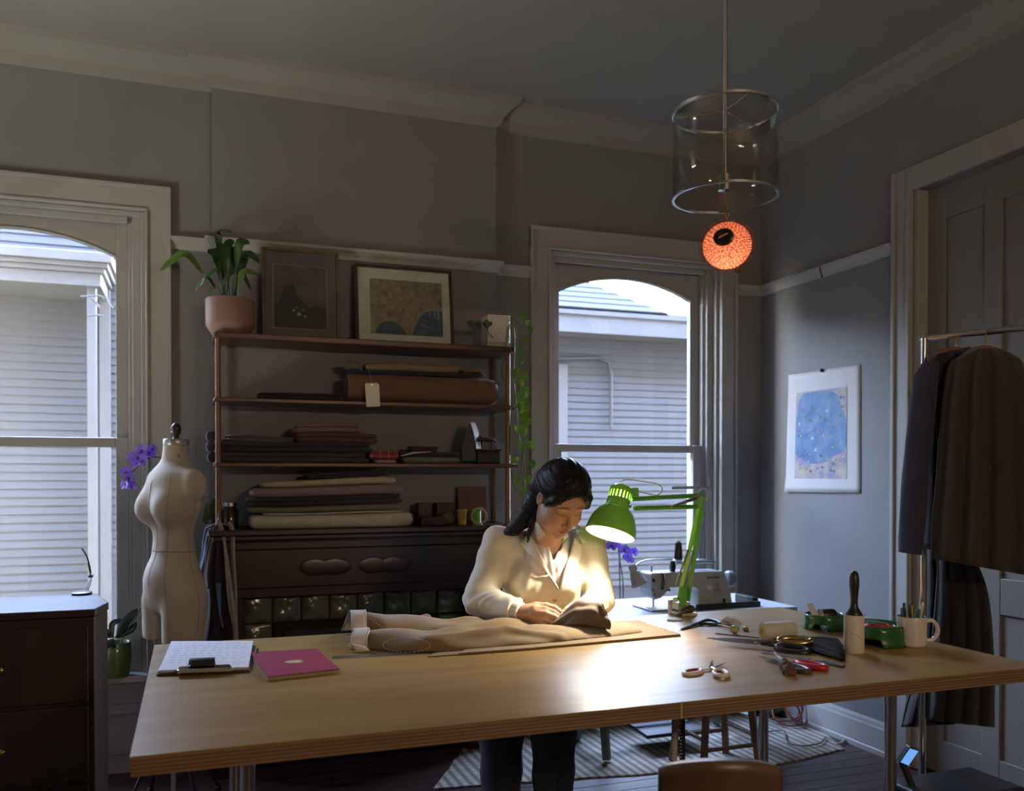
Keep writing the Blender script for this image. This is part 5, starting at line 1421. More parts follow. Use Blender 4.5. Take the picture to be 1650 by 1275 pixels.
def fw(x, y, z): return Vector(form_world(np.array([[x, y, z]]))[0])
def on_form(x, y, z):
    """push a point out to the form's skin along its horizontal direction from the axis"""
    for _ in range(30):
        d = float(form_sdf(np.array([[x, y, z]], np.float32))[0])
        r = math.hypot(x, y) or 1
        x -= x / r * d * .8; y -= y / r * d * .8
    return x, y, z
def seam(pts, name='seam', r=0.0014, mat=None):
    b = MB(); b.tube([fw(*on_form(*p)) for p in pts], r, 5); return b.build(name, mat or M_seam, df, smooth=True)
M_seam = pm('seam_tape', (0.30, 0.25, 0.18), 0.8)
seam([(0.13 * math.cos(a), 0.10 * math.sin(a), 1.158 + 0.004 * math.sin(a)) for a in [2 * PI * i / 40 for i in range(41)]], 'waist_seam', 0.0024)
seam([(0.001, 0.1, 0.80 + 0.68 * i / 40) for i in range(12, 41)], 'front_seam')
for s in (-1, 1):
    seam([(s * (0.085 - 0.02 * math.sin(i / 30 * 3)), 0.07, 0.84 + 0.66 * i / 40) for i in range(41)], 'princess_seam')
    seam([(s * 0.15, -0.02, 0.80 + 0.58 * i / 30) for i in range(31)], 'side_seam')
b = MB()
npk = fw(0, -0.018, 1.642)
nk = Vector((npk.x, npk.y, 1.636))
b.lathe([(0.0555, 0.0), (0.0565, 0.002), (0.0565, 0.024), (0.054, 0.028), (0, 0.028)], 32, Matrix.Translation(nk)); b.build('neck_plate', pm('neck_steel', (0.42, 0.42, 0.40), 0.35, 0.7), df, smooth=True)
b = MB(); b.lathe([(0, 0.026), (0.019, 0.027), (0.013, 0.036), (0.012, 0.042), (0.019, 0.052), (0.0225, 0.058), (0.020, 0.063), (0.0225, 0.068), (0.021, 0.084), (0.014, 0.096), (0.005, 0.102), (0, 0.103)], 20, Matrix.Translation(nk)); b.build('finial', pm('dark_turned_wood', (0.028, 0.022, 0.018), 0.4), df, smooth=True)
# size numeral on the neck
def text_part(txt, size, M, mat, parent, name='lettering', ext=0.0004):
    cu = bpy.data.curves.new(name, 'FONT'); cu.body = txt; cu.size = size; cu.align_x = 'CENTER'; cu.align_y = 'CENTER'; cu.extrude = ext
    cu.resolution_u = 3
    tmp = bpy.data.objects.new('tmp_text', cu); COL.objects.link(tmp)
    dg = bpy.context.evaluated_depsgraph_get()
    me = bpy.data.meshes.new_from_object(tmp.evaluated_get(dg))
    bpy.data.objects.remove(tmp)
    org = root_loc(parent)
    for v in me.vertices:
        v.co = (M @ v.co) - org
    me.materials.clear(); me.materials.append(mat); me.name = name
    o = bpy.data.objects.new(name, me); COL.objects.link(o); o.parent = parent
    return o
M_ink = pm('black_ink', (0.02, 0.018, 0.016), 0.7)
_p = at(288, 735, DF_D - 0.058)
text_part('8', 0.024, frame(_p, vdir(0.18, -1, 0.12), RGT), M_ink, df, 'size_numeral')
b = MB(); _q = [on_form(0.168, -0.02, 1.462)]; b.ball(at(324.5, 791, DF_D - 0.055), 0.006, 8); b.build('arm_screw', M_blackm, df, smooth=True)
_pp = fw(0, 0, 0)
b = MB(); b.tube([(_pp.x, _pp.y, 0.06), (_pp.x, _pp.y, 0.95)], 0.012, 12); b.build('stand_pole', M_steel, df, smooth=True)
for k in range(4):
    a = k * PI / 2 + 0.5
    b = MB(); b.tube([(_pp.x, _pp.y, 0.30), (_pp.x + 0.12 * math.cos(a), _pp.y + 0.12 * math.sin(a), 0.24), (_pp.x + 0.22 * math.cos(a), _pp.y + 0.22 * math.sin(a), 0.03)], 0.008, 8); b.ball((_pp.x + 0.22 * math.cos(a), _pp.y + 0.22 * math.sin(a), 0.018), 0.018, 10); b.build('stand_leg', M_blackm, df, smooth=True)
for (x, y) in ((238, 1035), (250, 1035)):
    p = at(x, y, DF_D); b = MB(); b.tube([(p.x, p.y, 0.28), (p.x, p.y, 0.82)], 0.004, 8); b.build('cage_rod', M_steel, df, smooth=True)

# orchid in a green pot on the left sill; its spray arches out beside the form's neck
M_gpot = pm('green_glass_pot', (0.10, 0.15, 0.045), 0.2, coat=0.4)
oc = Vector((ony(186, 1040, 4.80).x, 4.80, SILL_Z))
orc = thing('orchid_plant', 'purple orchid in a green pot on the left window sill', 'plant', oc)
b = MB(); b.lathe([(0, 0), (0.060, 0), (0.066, 0.01), (0.075, 0.09), (0.072, 0.165), (0.068, 0.17), (0.064, 0.165), (0.064, 0.14), (0, 0.14)], 32, Matrix.Translation(oc)); b.build('pot', M_gpot, orc, smooth=True)
b = MB(); b.lathe([(0, 0.145), (0.063, 0.145)], 20, Matrix.Translation(oc), caps=False); b.build('bark', M_soil, orc)
M_oleaf = pm('orchid_leaf', (0.016, 0.034, 0.018), 0.3, var=0.2)
for path, w in (([(188, 1028), (200, 1006), (214, 990), (222, 981)], .022), ([(185, 1028), (200, 1020), (214, 1012), (220, 1002)], .020), ([(182, 1030), (180, 1008), (190, 1001), (202, 1002)], .014), ([(184, 1030), (178, 1040), (176, 1052)], .026), ([(180, 1028), (172, 1020), (165, 1022)], .02)):
    b = MB(); leaf(b, [ony(*q, 4.72 + 0.01 * i) for i, q in enumerate(path)], w, up=Vector((0.1, -1, 0.4))); b.build('leaf', M_oleaf, orc, smooth=True, solid=0.002)
M_stem = pm('orchid_stem', (0.05, 0.06, 0.03), 0.5)
stem = smoothpts([oc + Vector((0.01, 0, 0.14)), ony(236, 960, 4.60), ony(262, 860, 4.50), ony(275, 770, 4.48), ony(262, 741, 4.47), ony(247, 737, 4.46), ony(234, 741, 4.45), ony(222, 752, 4.45), ony(210, 765, 4.44), ony(205, 785, 4.44)], 5)
b = MB(); b.tube(stem, 0.003, 6); b.build('stem', M_stem, orc, smooth=True)
M_petal = pm('orchid_petal', (0.15, 0.07, 0.62), 0.5, var=0.25, scale=40, col2=(0.40, 0.29, 0.88)); M_lip = pm('orchid_lip', (0.16, 0.015, 0.30), 0.5)
def petal(b, c, d, n, L, w):
    d = Vector(d).normalized(); n = Vector(n); n = (n - d * n.dot(d)).normalized(); s = d.cross(n)
    rows = [(0, .12), (.2, .5), (.45, .95), (.7, 1.0), (.9, .6), (1, .12)]
    vs = []
    for t, k in rows:
        cup = n * (0.20 * L * math.sin(t * 2.2))
        vs += [c + d * (t * L) - s * (w * k) + cup + n * .15 * w * k, c + d * (t * L) + cup * .8, c + d * (t * L) + s * (w * k) + cup + n * .15 * w * k]
    b.add(vs, [(i * 3 + j, i * 3 + j + 1, i * 3 + j + 4, i * 3 + j + 3) for i in range(5) for j in (0, 1)])
def flower(c, n, S, parent, roll=0.0):
    n = Vector(n).normalized(); M = frame((0, 0, 0), n, RGT)
    b = MB()
    for k, (a, L, w) in enumerate(((90, 1.0, .36), (215, .95, .36), (325, .95, .36))):
        a = R(a) + roll; petal(b, c, M @ Vector((math.cos(a), math.sin(a), 0)), n, S * L, S * w)
    for a in (168, 12):
        a = R(a) + roll; petal(b, c + n * S * .06, M @ Vector((math.cos(a), math.sin(a), 0.1)), n, S * 1.02, S * .60)
    f = b.build('flower', M_petal, parent, smooth=True)
    b = MB(); b.ball(c + n * S * .16, (S * .16, S * .16, S * .2), 8); petal(b, c + n * S * .12, M @ Vector((math.cos(R(270) + roll), math.sin(R(270) + roll), .5)), n, S * .5, S * .2); b.build('lip', M_lip, f, smooth=True)
random.seed(6)
for (x, y, s) in ((240, 730, .034), (229, 727, .034), (223, 736, .032), (221, 747, .030), (231, 744, .028), (204, 762, .030), (209, 771, .028), (203, 782, .028), (213, 783, .028), (246, 724, .024), (215, 737, .026)):
    flower(ony(x, y, 4.43 + random.uniform(-.02, .02)), vdir(random.uniform(-.8, .3), -1, random.uniform(-.2, .5)), s, orc, random.uniform(-.4, .4))

# dark cabinet with a twig in the left foreground
M_cab = wood('dark_cabinet_wood', (0.028, 0.015, 0.012), (0.05, 0.026, 0.02), 0.45, 3, (6, 6, 1.2))
cz = 1.02
f0, f1, f2 = onz(155, 956.5, cz), onz(173, 971, cz), onz(168, 985, cz)
cbn = thing('dark_cabinet', 'dark wooden cabinet at the left edge beside the window', 'cabinet', Vector((f1.x - .25, f1.y, 0)))
poly = [(f0.x, f0.y), (f1.x, f1.y), (f1.x - 0.03, f1.y - 0.16), (f1.x - 0.62, f1.y - 0.16), (f1.x - 0.62, f0.y + 0.0)]
b = MB(); b.prism(poly, cz - 0.03, Matrix.Identity(4)); b.build('carcass', M_cab, cbn, bevel=0.004)
b = MB(); b.prism([(p[0] + (0.004 if i in (0, 1, 2) else 0), p[1]) for i, p in enumerate(poly)], 0.029, Matrix.Translation((0, 0, cz - 0.029))); b.build('top', M_cab, cbn, bevel=0.004)
for k in range(3):
    b = MB(); b.box(f1.x - 0.60, f1.x - 0.05, f1.y - 0.172, f1.y - 0.158, 0.12 + k * 0.285, 0.12 + k * 0.285 + 0.27); dr_ = b.build('drawer', M_cab, cbn, bevel=0.004)
    b = MB(); b.ball((f1.x - 0.32, f1.y - 0.185, 0.255 + k * 0.285), 0.014, 10); b.build('knob', M_brass, dr_, smooth=True)
tp = onz(134, 956, cz)
tv = thing('twig_vase', 'low dark vase with a bare twig on the dark cabinet', 'vase', Vector((tp.x, tp.y - 0.04, cz)))
_c = Vector((tp.x, tp.y - 0.045, cz))
b = MB(); b.lathe([(0, 0), (0.035, 0), (0.04, 0.008), (0.032, 0.012), (0, 0.012)], 24, Matrix.Translation(_c)); b.build('dish', M_black, tv, smooth=True)
b = MB(); dd = (f0 - CAM).length
b.tube(smoothpts([_c + Vector((0.02, 0, 0.01)), at(147, 930, dd), at(141, 900, dd), at(132, 884, dd)], 4), 0.003, 6); b.tube([_c + Vector((0.012, 0, 0.01)), at(146, 932, dd), at(142, 908, dd)], 0.002, 6); b.build('twig', pm('dark_twig', (0.02, 0.024, 0.018), 0.7), tv, smooth=True)
b = MB(); b.ball(at(146, 929, dd), (0.012, 0.012, 0.008), 8); b.tube([at(146, 929, dd), at(152, 926, dd)], 0.0015, 5); b.build('twig_node', pm('dark_bud', (0.02, 0.024, 0.018), 0.7), tv, smooth=True)

# garments hanging from a hook on the left shelf post
def drape(name, L, Rr, d, amp, freq, mat, parent, solid=0.006, n=24, ph=0.0, curve=0.0):
    """hanging cloth between a left and a right pixel outline, folded in depth"""
    b = MB()
    Lp = smoothpts([(x, y, 0) for x, y in L], 8); Rp = smoothpts([(x, y, 0) for x, y in Rr], 8)
    def pick(P, v):
        i = v * (len(P) - 1); k = min(int(i), len(P) - 2); return P[k].lerp(P[k + 1], i - k)
    def fn(u, v):
        a, c = pick(Lp, v), pick(Rp, v)
        q = a.lerp(c, u)
        dd_ = d + amp * math.sin(u * freq * 2 * PI + ph + v * 1.1) * min(1, .3 + v) - curve * math.sin(PI * u)
        return at(q.x, q.y, dd_)
    b.grid(fn, n, 28)
    return b.build(name, mat, parent, smooth=True, solid=solid)
hk = ony(352, 838, 4.42)
hg = thing('hanging_garments', 'dark jacket and pale tapes hanging from left shelf post', 'clothes', Vector((hk.x, hk.y, 0.2)))
M_jk = cloth_mat('midnight_wool', (0.010, 0.011, 0.014)); M_bl = cloth_mat('blue_shirting', (0.10, 0.14, 0.26)); M_tp = cloth_mat('pale_tape', (0.36, 0.31, 0.25)); M_bg = cloth_mat('brown_facing', (0.06, 0.045, 0.045))
drape('blue_shirt', [(345, 845), (331, 852), (324, 900), (322, 915)], [(347, 846), (342, 860), (333, 900), (326, 925)], 4.30, 0.01, 1, M_bl, hg)
drape('jacket', [(348, 842), (333, 870), (332, 930), (330, 985), (322, 1040), (322, 1100)], [(356, 842), (362, 880), (364, 940), (368, 1000), (370, 1050), (370, 1100)], 4.28, 0.018, 2.5, M_jk, hg, 0.012)
drape('facing', [(344, 848), (334, 880), (330, 920), (334, 950)], [(352, 845), (345, 880), (338, 920), (337, 945)], 4.265, 0.006, 1, M_bg, hg)
drape('shirt_tail', [(347, 940), (350, 965), (353, 985), (357, 1010)], [(356, 940), (356, 965), (356, 990), (360, 1012)], 4.255, 0.004, 1, M_bl, hg)
drape('tape', [(347, 836), (353, 850), (360, 880), (363, 920), (367, 970), (375, 1010), (377, 1040), (377, 1075)], [(353, 834), (361, 855), (366, 890), (372, 930), (378, 975), (382, 1010), (384, 1040), (384, 1075)], 4.25, 0.006, 1, M_tp, hg, 0.003, 8)
drape('tape', [(366, 842), (371, 858), (373, 900), (376, 950), (378, 1000), (379, 1030)], [(371, 840), (378, 855), (379, 900), (382, 950), (383, 1000), (384, 1030)], 4.27, 0.006, 1, M_tp, hg, 0.003, 8, ph=1)
b = MB(); b.tube(smoothpts([ony(352, 826, 4.49), ony(352, 832, 4.44), ony(352, 840, 4.42), ony(349, 843, 4.42)], 4), 0.003, 6); b.tube([at(333, 852, 4.28), at(352, 842, 4.28), at(372, 848, 4.28)], 0.005, 8); b.build('hanger', M_post, hg, smooth=True)
# small plant on the mantel's left corner
sp_ = thing('small_plant', 'small dark leafed plant on the mantel behind the dress form', 'plant', Vector((ony(343, 845, 4.56).x, 4.56, MZ)))
_c = Vector((ony(345, 845, 4.56).x, 4.60, MZ))
b = MB(); b.lathe([(0, 0), (0.028, 0), (0.034, 0.05), (0.03, 0.05), (0, 0.04)], 20, Matrix.Translation(_c)); b.build('pot', M_black, sp_, smooth=True)
for q in (((343, 840), (336, 825), (335, 808)), ((345, 838), (346, 818), (344, 803)), ((343, 840), (333, 838), (330, 828))):
    b = MB(); leaf(b, [ony(*w_, 4.60) for w_ in q], 0.022, up=Vector((0.2, -1, 0.3))); b.build('leaf', M_leaf, sp_, smooth=True)
# ================================================================== window corner: sewing machine table
SMZ = 0.78
M_stop = pm('sewing_table_top', (0.50, 0.50, 0.52), 0.35, var=0.03)
M_sage = pm('sage_steel', (0.13, 0.145, 0.10), 0.5, var=0.06)
M_mach = pm('machine_enamel', (0.46, 0.475, 0.44), 0.32, var=0.03, coat=0.3)
swt = thing('sewing_table', 'pale topped sewing machine table on sage green steel legs', 'table', (2.55, 4.33, 0))
b = MB(); b.box(1.86, 3.12, 4.02, 4.62, SMZ - 0.04, SMZ); b.build('tabletop', M_stop, swt, bevel=0.006)
for x in (2.02, 2.93):
    b = MB()
    b.tube([(x, 4.14, 0.02), (x, 4.27, SMZ - 0.05)], 0.026, 4); b.build('leg', M_sage, swt)
    b = MB(); b.tube([(x, 4.52, 0.02), (x, 4.38, SMZ - 0.05)], 0.026, 4); b.build('leg', M_sage, swt)
    b = MB(); b.tube([(x, 4.17, 0.16), (x, 4.49, 0.16)], 0.02, 4); b.build('crossbar', M_sage, swt)
    b = MB(); b.box(x - 0.03, x + 0.03, 4.22, 4.45, SMZ - 0.06, SMZ - 0.04); b.build('bracket', M_sage, swt)
b = MB(); b.tube([(2.02, 4.36, 0.17), (2.93, 4.36, 0.17)], 0.018, 4); b.build('stretcher', M_sage, swt)
b = MB(); b.box(2.28, 2.62, 4.18, 4.42, 0.05, 0.07, Matrix.Translation((0, 0, 0.03)) @ Matrix.Rotation(R(3), 4, 'X') @ Matrix.Translation((0, 0, -0.21)))
b.build('treadle', M_blackm, swt, bevel=0.004)
b = MB(); b.box(2.70, 2.86, 4.24, 4.44, 0.36, 0.56); b.tube([(2.62, 4.34, 0.46), (2.70, 4.34, 0.46)], 0.05, 16); b.build('motor', M_blackm, swt, bevel=0.01)
MY = 4.16                                           # front face of the machine arm
def mp(px, py, y=MY): return ony(px, py, y)
sm = thing('sewing_machine', 'grey industrial sewing machine with flat bed by the window', 'sewing machine', (mp(1115, 980).x, MY + .08, SMZ))
def extr(b, pix, y0, y1, y=MY):
    P = [mp(px, py, y) for px, py in pix]; n = len(P)
    b.add([Vector((p.x, y0, p.z)) for p in P] + [Vector((p.x, y1, p.z)) for p in P], [list(range(n)), list(range(n, 2 * n))[::-1]] + [(i, (i + 1) % n, n + (i + 1) % n, n + i) for i in range(n)])
b = MB(); extr(b, [(1048.5, 926), (1051, 923.5), (1163, 920.5), (1168, 923), (1176, 945), (1181, 976), (1125, 979), (1126.5, 957), (1125, 950), (1119, 946.5), (1080, 947), (1074, 955), (1066, 964), (1056, 967), (1052, 962), (1049, 950)], MY, MY + 0.13)
b.build('body', M_mach, sm, bevel=0.008, seg=3)
b = MB(); extr(b, [(1049, 928), (1059, 926), (1060, 965), (1055, 966), (1050, 955)], MY - 0.006, MY); b.build('face_plate', pm('face_plate_enamel', (0.42, 0.43, 0.40), 0.35), sm, bevel=0.002)
for (x, y, r_) in ((1052, 935.5, .010), (1051, 950.5, .004), (1054, 958, .004)):
    b = MB(); p = mp(x, y); b.tube([p + Vector((0, -0.010, 0)), p], r_, 14); b.build('face_screw', M_greyh, sm, smooth=True)
p0 = mp(1058, 962); b = MB(); b.tube([Vector((p0.x, MY + .04, p0.z)), Vector((p0.x, MY + .04, SMZ + 0.012))], 0.0035, 8); b.build('needle_bar', M_chrome, sm, smooth=True)
b = MB(); b.tube([Vector((p0.x + .008, MY + .045, p0.z)), Vector((p0.x + .008, MY + .045, SMZ + 0.014)), Vector((p0.x + .012, MY + .02, SMZ + 0.012))], 0.003, 8); b.build('presser_foot', M_chrome, sm, smooth=True)
b = MB(); b.box(mp(1043, 980).x, mp(1180, 980).x, MY - 0.05, MY + 0.17, SMZ + 0.001, SMZ + 0.010); b.build('bed', pm('bed_steel', (0.40, 0.41, 0.42), 0.3, 0.6), sm, bevel=0.003)
b = MB(); b.box(mp(1112, 980).x, mp(1213, 980).x, MY - 0.075, MY - 0.052, SMZ + 0.001, SMZ + 0.03); b.box(mp(1204, 980).x, mp(1213, 980).x, MY - 0.052, MY + 0.12, SMZ + 0.001, SMZ + 0.05); b.build('belt_guard', M_black, sm, bevel=0.006)
p0 = mp(1170, 933, MY + .06); b = MB(); b.lathe([(0, 0), (0.03, 0.0), (0.042, 0.006), (0.046, 0.018), (0.046, 0.034), (0.040, 0.044), (0.015, 0.048), (0, 0.048)], 28, frame(p0, (1, 0, 0))); b.build('handwheel', pm('wheel_grey', (0.20, 0.21, 0.24), 0.3), sm, smooth=True)
p0 = mp(1141, 947); b = MB(); b.lathe([(0, 0), (0.016, 0.0), (0.0165, 0.004), (0.0165, 0.012), (0.010, 0.016), (0, 0.016)], 24, frame(p0, (0, -1, 0))); b.build('stitch_dial', pm('dial_white', (0.55, 0.55, 0.52), 0.4), sm, smooth=True)
p0 = mp(1076, 951); b = MB(); b.lathe([(0, 0), (0.010, 0.0), (0.010, 0.012), (0.006, 0.02), (0, 0.02)], 18, frame(p0, (0, -1, 0))); b.build('tension_dial', M_chrome, sm, smooth=True)
b = MB(); extr(b, [(1150, 937), (1162, 936.5), (1162.5, 961), (1150.5, 961.5)], MY - 0.0015, MY); b.build('warning_label', pm('label_white', (0.42, 0.43, 0.40), 0.6), sm)
b = MB(); extr(b, [(1153, 945), (1159, 945), (1156, 938.5)], MY - 0.0022, MY - 0.0015); b.build('warning_triangle', pm('label_yellow', (0.40, 0.36, 0.06), 0.6), sm)
b = MB(); extr(b, [(1151, 949), (1161, 949), (1161, 953), (1151, 953)], MY - 0.0022, MY - 0.0015); b.build('warning_strip', pm('label_ochre', (0.33, 0.30, 0.10), 0.6), sm)
b = MB(); extr(b, [(1145, 974.5), (1160, 974), (1160, 979), (1145, 979)], MY - 0.003, MY); b.build('maker_plate', M_black, sm)
b = MB(); extr(b, [(1165, 965), (1168, 965), (1168, 973), (1165, 973)], MY - 0.004, MY); b.build('switch', M_black, sm)
text_part('brother', 0.026, frame(mp(1150, 930.5, MY - .0012), (0, -1, 0), (1, 0, 0)), M_ink, sm)
for x, w in ((1065.5, .006), (1069, .004)):
    b = MB(); p0 = mp(x, 924); p1 = mp(x, 950); b.tube(smoothpts([p0 + Vector((0, -.006, 0)), p0 + Vector((0.002, -.012, -.03)), p1 + Vector((0, -.008, .02)), p1 + Vector((0, -.006, 0))], 4), w, 8); b.build('take_up_lever', M_chrome if w < .005 else M_greyh, sm, smooth=True)
b = MB(); p0 = mp(1057.5, 923); b.tube([Vector((p0.x, MY + .05, p0.z)), Vector((p0.x, MY + .05, p0.z + .035))], 0.005, 10); b.build('thread_post', M_steel, sm, smooth=True)
# lamp of the machine
ml = thing('machine_lamp', 'small grey lamp on a bent chrome arm over the machine', 'lamp', mp(1082, 922, MY + .06))
pa, pb, pcn = mp(1024, 911, MY - .02), mp(1046, 902.5, MY + .02), mp(1084, 902, MY + .06)
b = MB(); b.tube(smoothpts([mp(1023, 913, MY - .02), mp(1032, 906, MY), pb, mp(1065, 902, MY + .04), pcn], 5), 0.0045, 8); b.build('arm', M_chrome, ml, smooth=True)
axl = (mp(1031, 940, MY - .06) - mp(1019, 912, MY - .02)).normalized()
b = MB(); b.lathe([(0, 0), (0.020, 0.002), (0.0215, 0.008), (0.0215, 0.036), (0.027, 0.04), (0.031, 0.05), (0.046, 0.112), (0.043, 0.112), (0.028, 0.05), (0, 0.045)], 28, frame(mp(1018, 911, MY - .02), axl)); b.build('shade', pm('grey_shade', (0.46, 0.45, 0.44), 0.4), ml, smooth=True)
b = MB(); b.prism([(-0.012, 0), (0.012, 0), (0.016, 0.03), (0.012, 0.055), (-0.006, 0.06), (-0.014, 0.03)], 0.02, frame(mp(1082, 921, MY + .05), (0, -1, 0), (1, 0, 0))); b.build('mount', M_black, ml, bevel=0.003)
# thread stand
ts = thing('thread_stand', 'tall thread stand rising behind the sewing machine', 'stand', mp(1150, 921, MY + .1))
def tp_(px, py): return mp(px, py, MY + .10)
b = MB(); b.tube([tp_(1151, 922), tp_(1150, 890), tp_(1145, 800), tp_(1141, 770)], 0.0042, 10); b.build('pole', M_steel, ts, smooth=True)
b = MB(); b.tube([tp_(1083, 786.5), tp_(1147, 785)], 0.008, 4); b.build('top_bar', pm('bar_grey', (0.24, 0.23, 0.22), 0.45), ts)
b = MB(); b.tube([tp_(1090, 907), tp_(1152, 906)], 0.009, 6); b.build('lower_bar', M_steel, ts)
for x in (1093, 1127):
    b = MB(); p0 = tp_(x, 903); b.lathe([(0, 0), (0.042, 0.0), (0.044, 0.004), (0.02, 0.008), (0, 0.008)], 24, Matrix.Translation(p0)); b.build('thread_tray', M_steel, ts, smooth=True)
b = MB(); b.tube([tp_(1127, 902), tp_(1126, 892)], [0.010, 0.003], 10); b.build('spindle', M_steel, ts, smooth=True)
tcn = thing('thread_cone', 'black cone of thread on the stand behind the lamp arm', 'thread', tp_(1093, 899.5))
p0 = tp_(1093, 900.3)
b = MB(); b.lathe([(0, 0), (0.023, 0), (0.0235, 0.004), (0.0185, 0.086), (0.017, 0.088), (0, 0.088)], 24, Matrix.Translation(p0)); b.build('thread', M_black, tcn, smooth=True)
b = MB(); b.lathe([(0, 0.088), (0.014, 0.088), (0.011, 0.098), (0.002, 0.099), (0.0015, 0.115), (0, 0.115)], 16, Matrix.Translation(p0)); b.build('cone_top', pm('lime_cone', (0.36, 0.40, 0.08), 0.5), tcn, smooth=True)
# orchid on the right sill
oc2 = Vector((ony(1000, 960, 4.80).x, 4.80, SILL_Z))
or2 = thing('orchid_plant', 'purple orchid with thin stakes on the right window sill', 'plant', oc2)
b = MB(); b.lathe([(0, 0), (0.05, 0), (0.062, 0.12), (0.058, 0.12), (0, 0.11)], 24, Matrix.Translation(oc2)); b.build('pot', M_wpot, or2, smooth=True)
b = MB(); b.tube([oc2 + Vector((0, 0, .1)), ony(998, 900, 4.80), ony(995, 872, 4.80)], 0.004, 6); b.build('stake', pm('dark_stake', (0.06, 0.08, 0.05), 0.6), or2, smooth=True)
b = MB(); b.tube(smoothpts([oc2 + Vector((0.015, 0, .1)), ony(1004, 940, 4.79), ony(999, 905, 4.78), ony(1000, 890, 4.77), ony(1010, 890, 4.76), ony(1018, 905, 4.75)], 5), 0.0035, 6); b.build('stem', M_stem, or2, smooth=True)
for (x, y, s) in ((985, 880, .036), (993, 878, .034), (1006, 886, .036), (1012, 897, .032), (1022, 890, .030), (1015, 903, .026)):
    flower(ony(x, y, 4.74 + random.uniform(-.02, .02)), vdir(random.uniform(-.5, .3), -1, random.uniform(-.2, .3)), s, or2, random.uniform(-.4, .4))

# ------------------------------------------------------------------ right wall
wx = WALL_X - 0.002
ps = [onx(*q, wx - 0.001) for q in ((1272, 604.5), (1387, 587), (1387, 796), (1267, 793))]
pst = thing('poster', 'unframed poster of a blue abstract print pinned to right wall', 'poster', ps[3])
def pquad(uv, off=0.0):
    (a, b_, c, d) = ps
    return [Vector((p.x - off, p.y, p.z)) for p in [(a.lerp(b_, u)).lerp(d.lerp(c, u), v) for u, v in uv]]
b = MB(); 
def posfn(u, v):
    p = pquad([(u, v)])[0]
    return p + Vector((-0.010 * max(0, v - .85) / .15 * (1 - u) - 0.006 * max(0, .1 - u) / .1, 0, 0))
b.grid(posfn, 16, 20); b.build('sheet', pm('poster_paper', (0.56, 0.53, 0.50), 0.6, var=0.02), pst, smooth=True, solid=0.0006)
def pshape(name, uv, off, mat):
    P = pquad(uv, off); n = len(P); b = MB()
    b.add(P + [p + Vector((0.0004, 0, 0)) for p in P], [list(range(n)), list(range(n, 2 * n))[::-1]] + [(i, (i + 1) % n, n + (i + 1) % n, n + i) for i in range(n)]); return b.build(name, mat, pst)
pshape('print_field', [(.12, .16), (.83, .16), (.83, .885), (.12, .885)], .0022, pm('print_field', (0.26, 0.22, 0.34), 0.6, col2=(0.50, 0.44, 0.30), scale=13))
_dp = []
for i in range(48):
    t = 2 * PI * i / 48
    k_ = 1 + .07 * math.sin(3 * t + .6) + .05 * math.sin(5 * t)
    _dp.append((min(.825, max(.125, .455 + .37 * k_ * math.copysign(abs(math.cos(t)) ** .8, math.cos(t)))), min(.80, max(.17, .465 + .30 * k_ * math.copysign(abs(math.sin(t)) ** .8, math.sin(t))))))
pshape('print_disc', _dp, .0030, pm('print_blue', (0.075, 0.15, 0.30), 0.6, col2=(0.19, 0.30, 0.44), scale=11))
random.seed(17)
cols_ = [(0.10, 0.09, 0.10), (0.40, 0.36, 0.12), (0.5, 0.48, 0.5), (0.10, 0.16, 0.07), (0.35, 0.10, 0.12), (0.22, 0.17, 0.40)]
cm = [pm('print_ink_%d' % i, c, 0.6) for i, c in enumerate(cols_)]
for k in range(70):
    u, v = random.uniform(.16, .80), random.uniform(.18, .82)
    if k > 48: v = random.uniform(.70, .83)
    s = random.uniform(.012, .03); a = random.uniform(0, PI)
    pshape('print_mark', [(u + s * math.cos(a + t) * (1 if i % 2 else .45), v + s * .7 * math.sin(a + t) * (1 if i % 2 else .45)) for i, t in enumerate([0, .9, 2.0, 2.9, 4.1, 5.2])], .0036, cm[k % 6])
for k in range(7):
    u0, v0 = random.uniform(.2, .75), random.uniform(.25, .7); a = random.uniform(0, PI); l = random.uniform(.08, .2)
    pshape('print_line', [(u0, v0), (u0 + l * math.cos(a), v0 + l * .7 * math.sin(a)), (u0 + l * math.cos(a) + .006, v0 + l * .7 * math.sin(a) + .004), (u0 + .006, v0 + .004)], .0034, cm[0])
b = MB(); pn = onx(1324, 597, wx - .008); b.ball(pn, 0.011, 10); b.build('push_pin', M_black, pst, smooth=True)
b = MB(); hp = onx(1322, 437, WALL_X - .03)
b.tube(smoothpts([onx(1322, 432, WALL_X - .02), onx(1321, 431, WALL_X - .04), onx(1323, 440, WALL_X - .045), onx(1325, 446, WALL_X - .04), onx(1323, 447, WALL_X - .05)], 4), 0.004, 6)
tag(b.build('picture_hook', pm('hook_bronze', (0.05, 0.035, 0.02), 0.4, 0.6), smooth=True), 'small bronze picture hook on the right wall rail', 'hook')

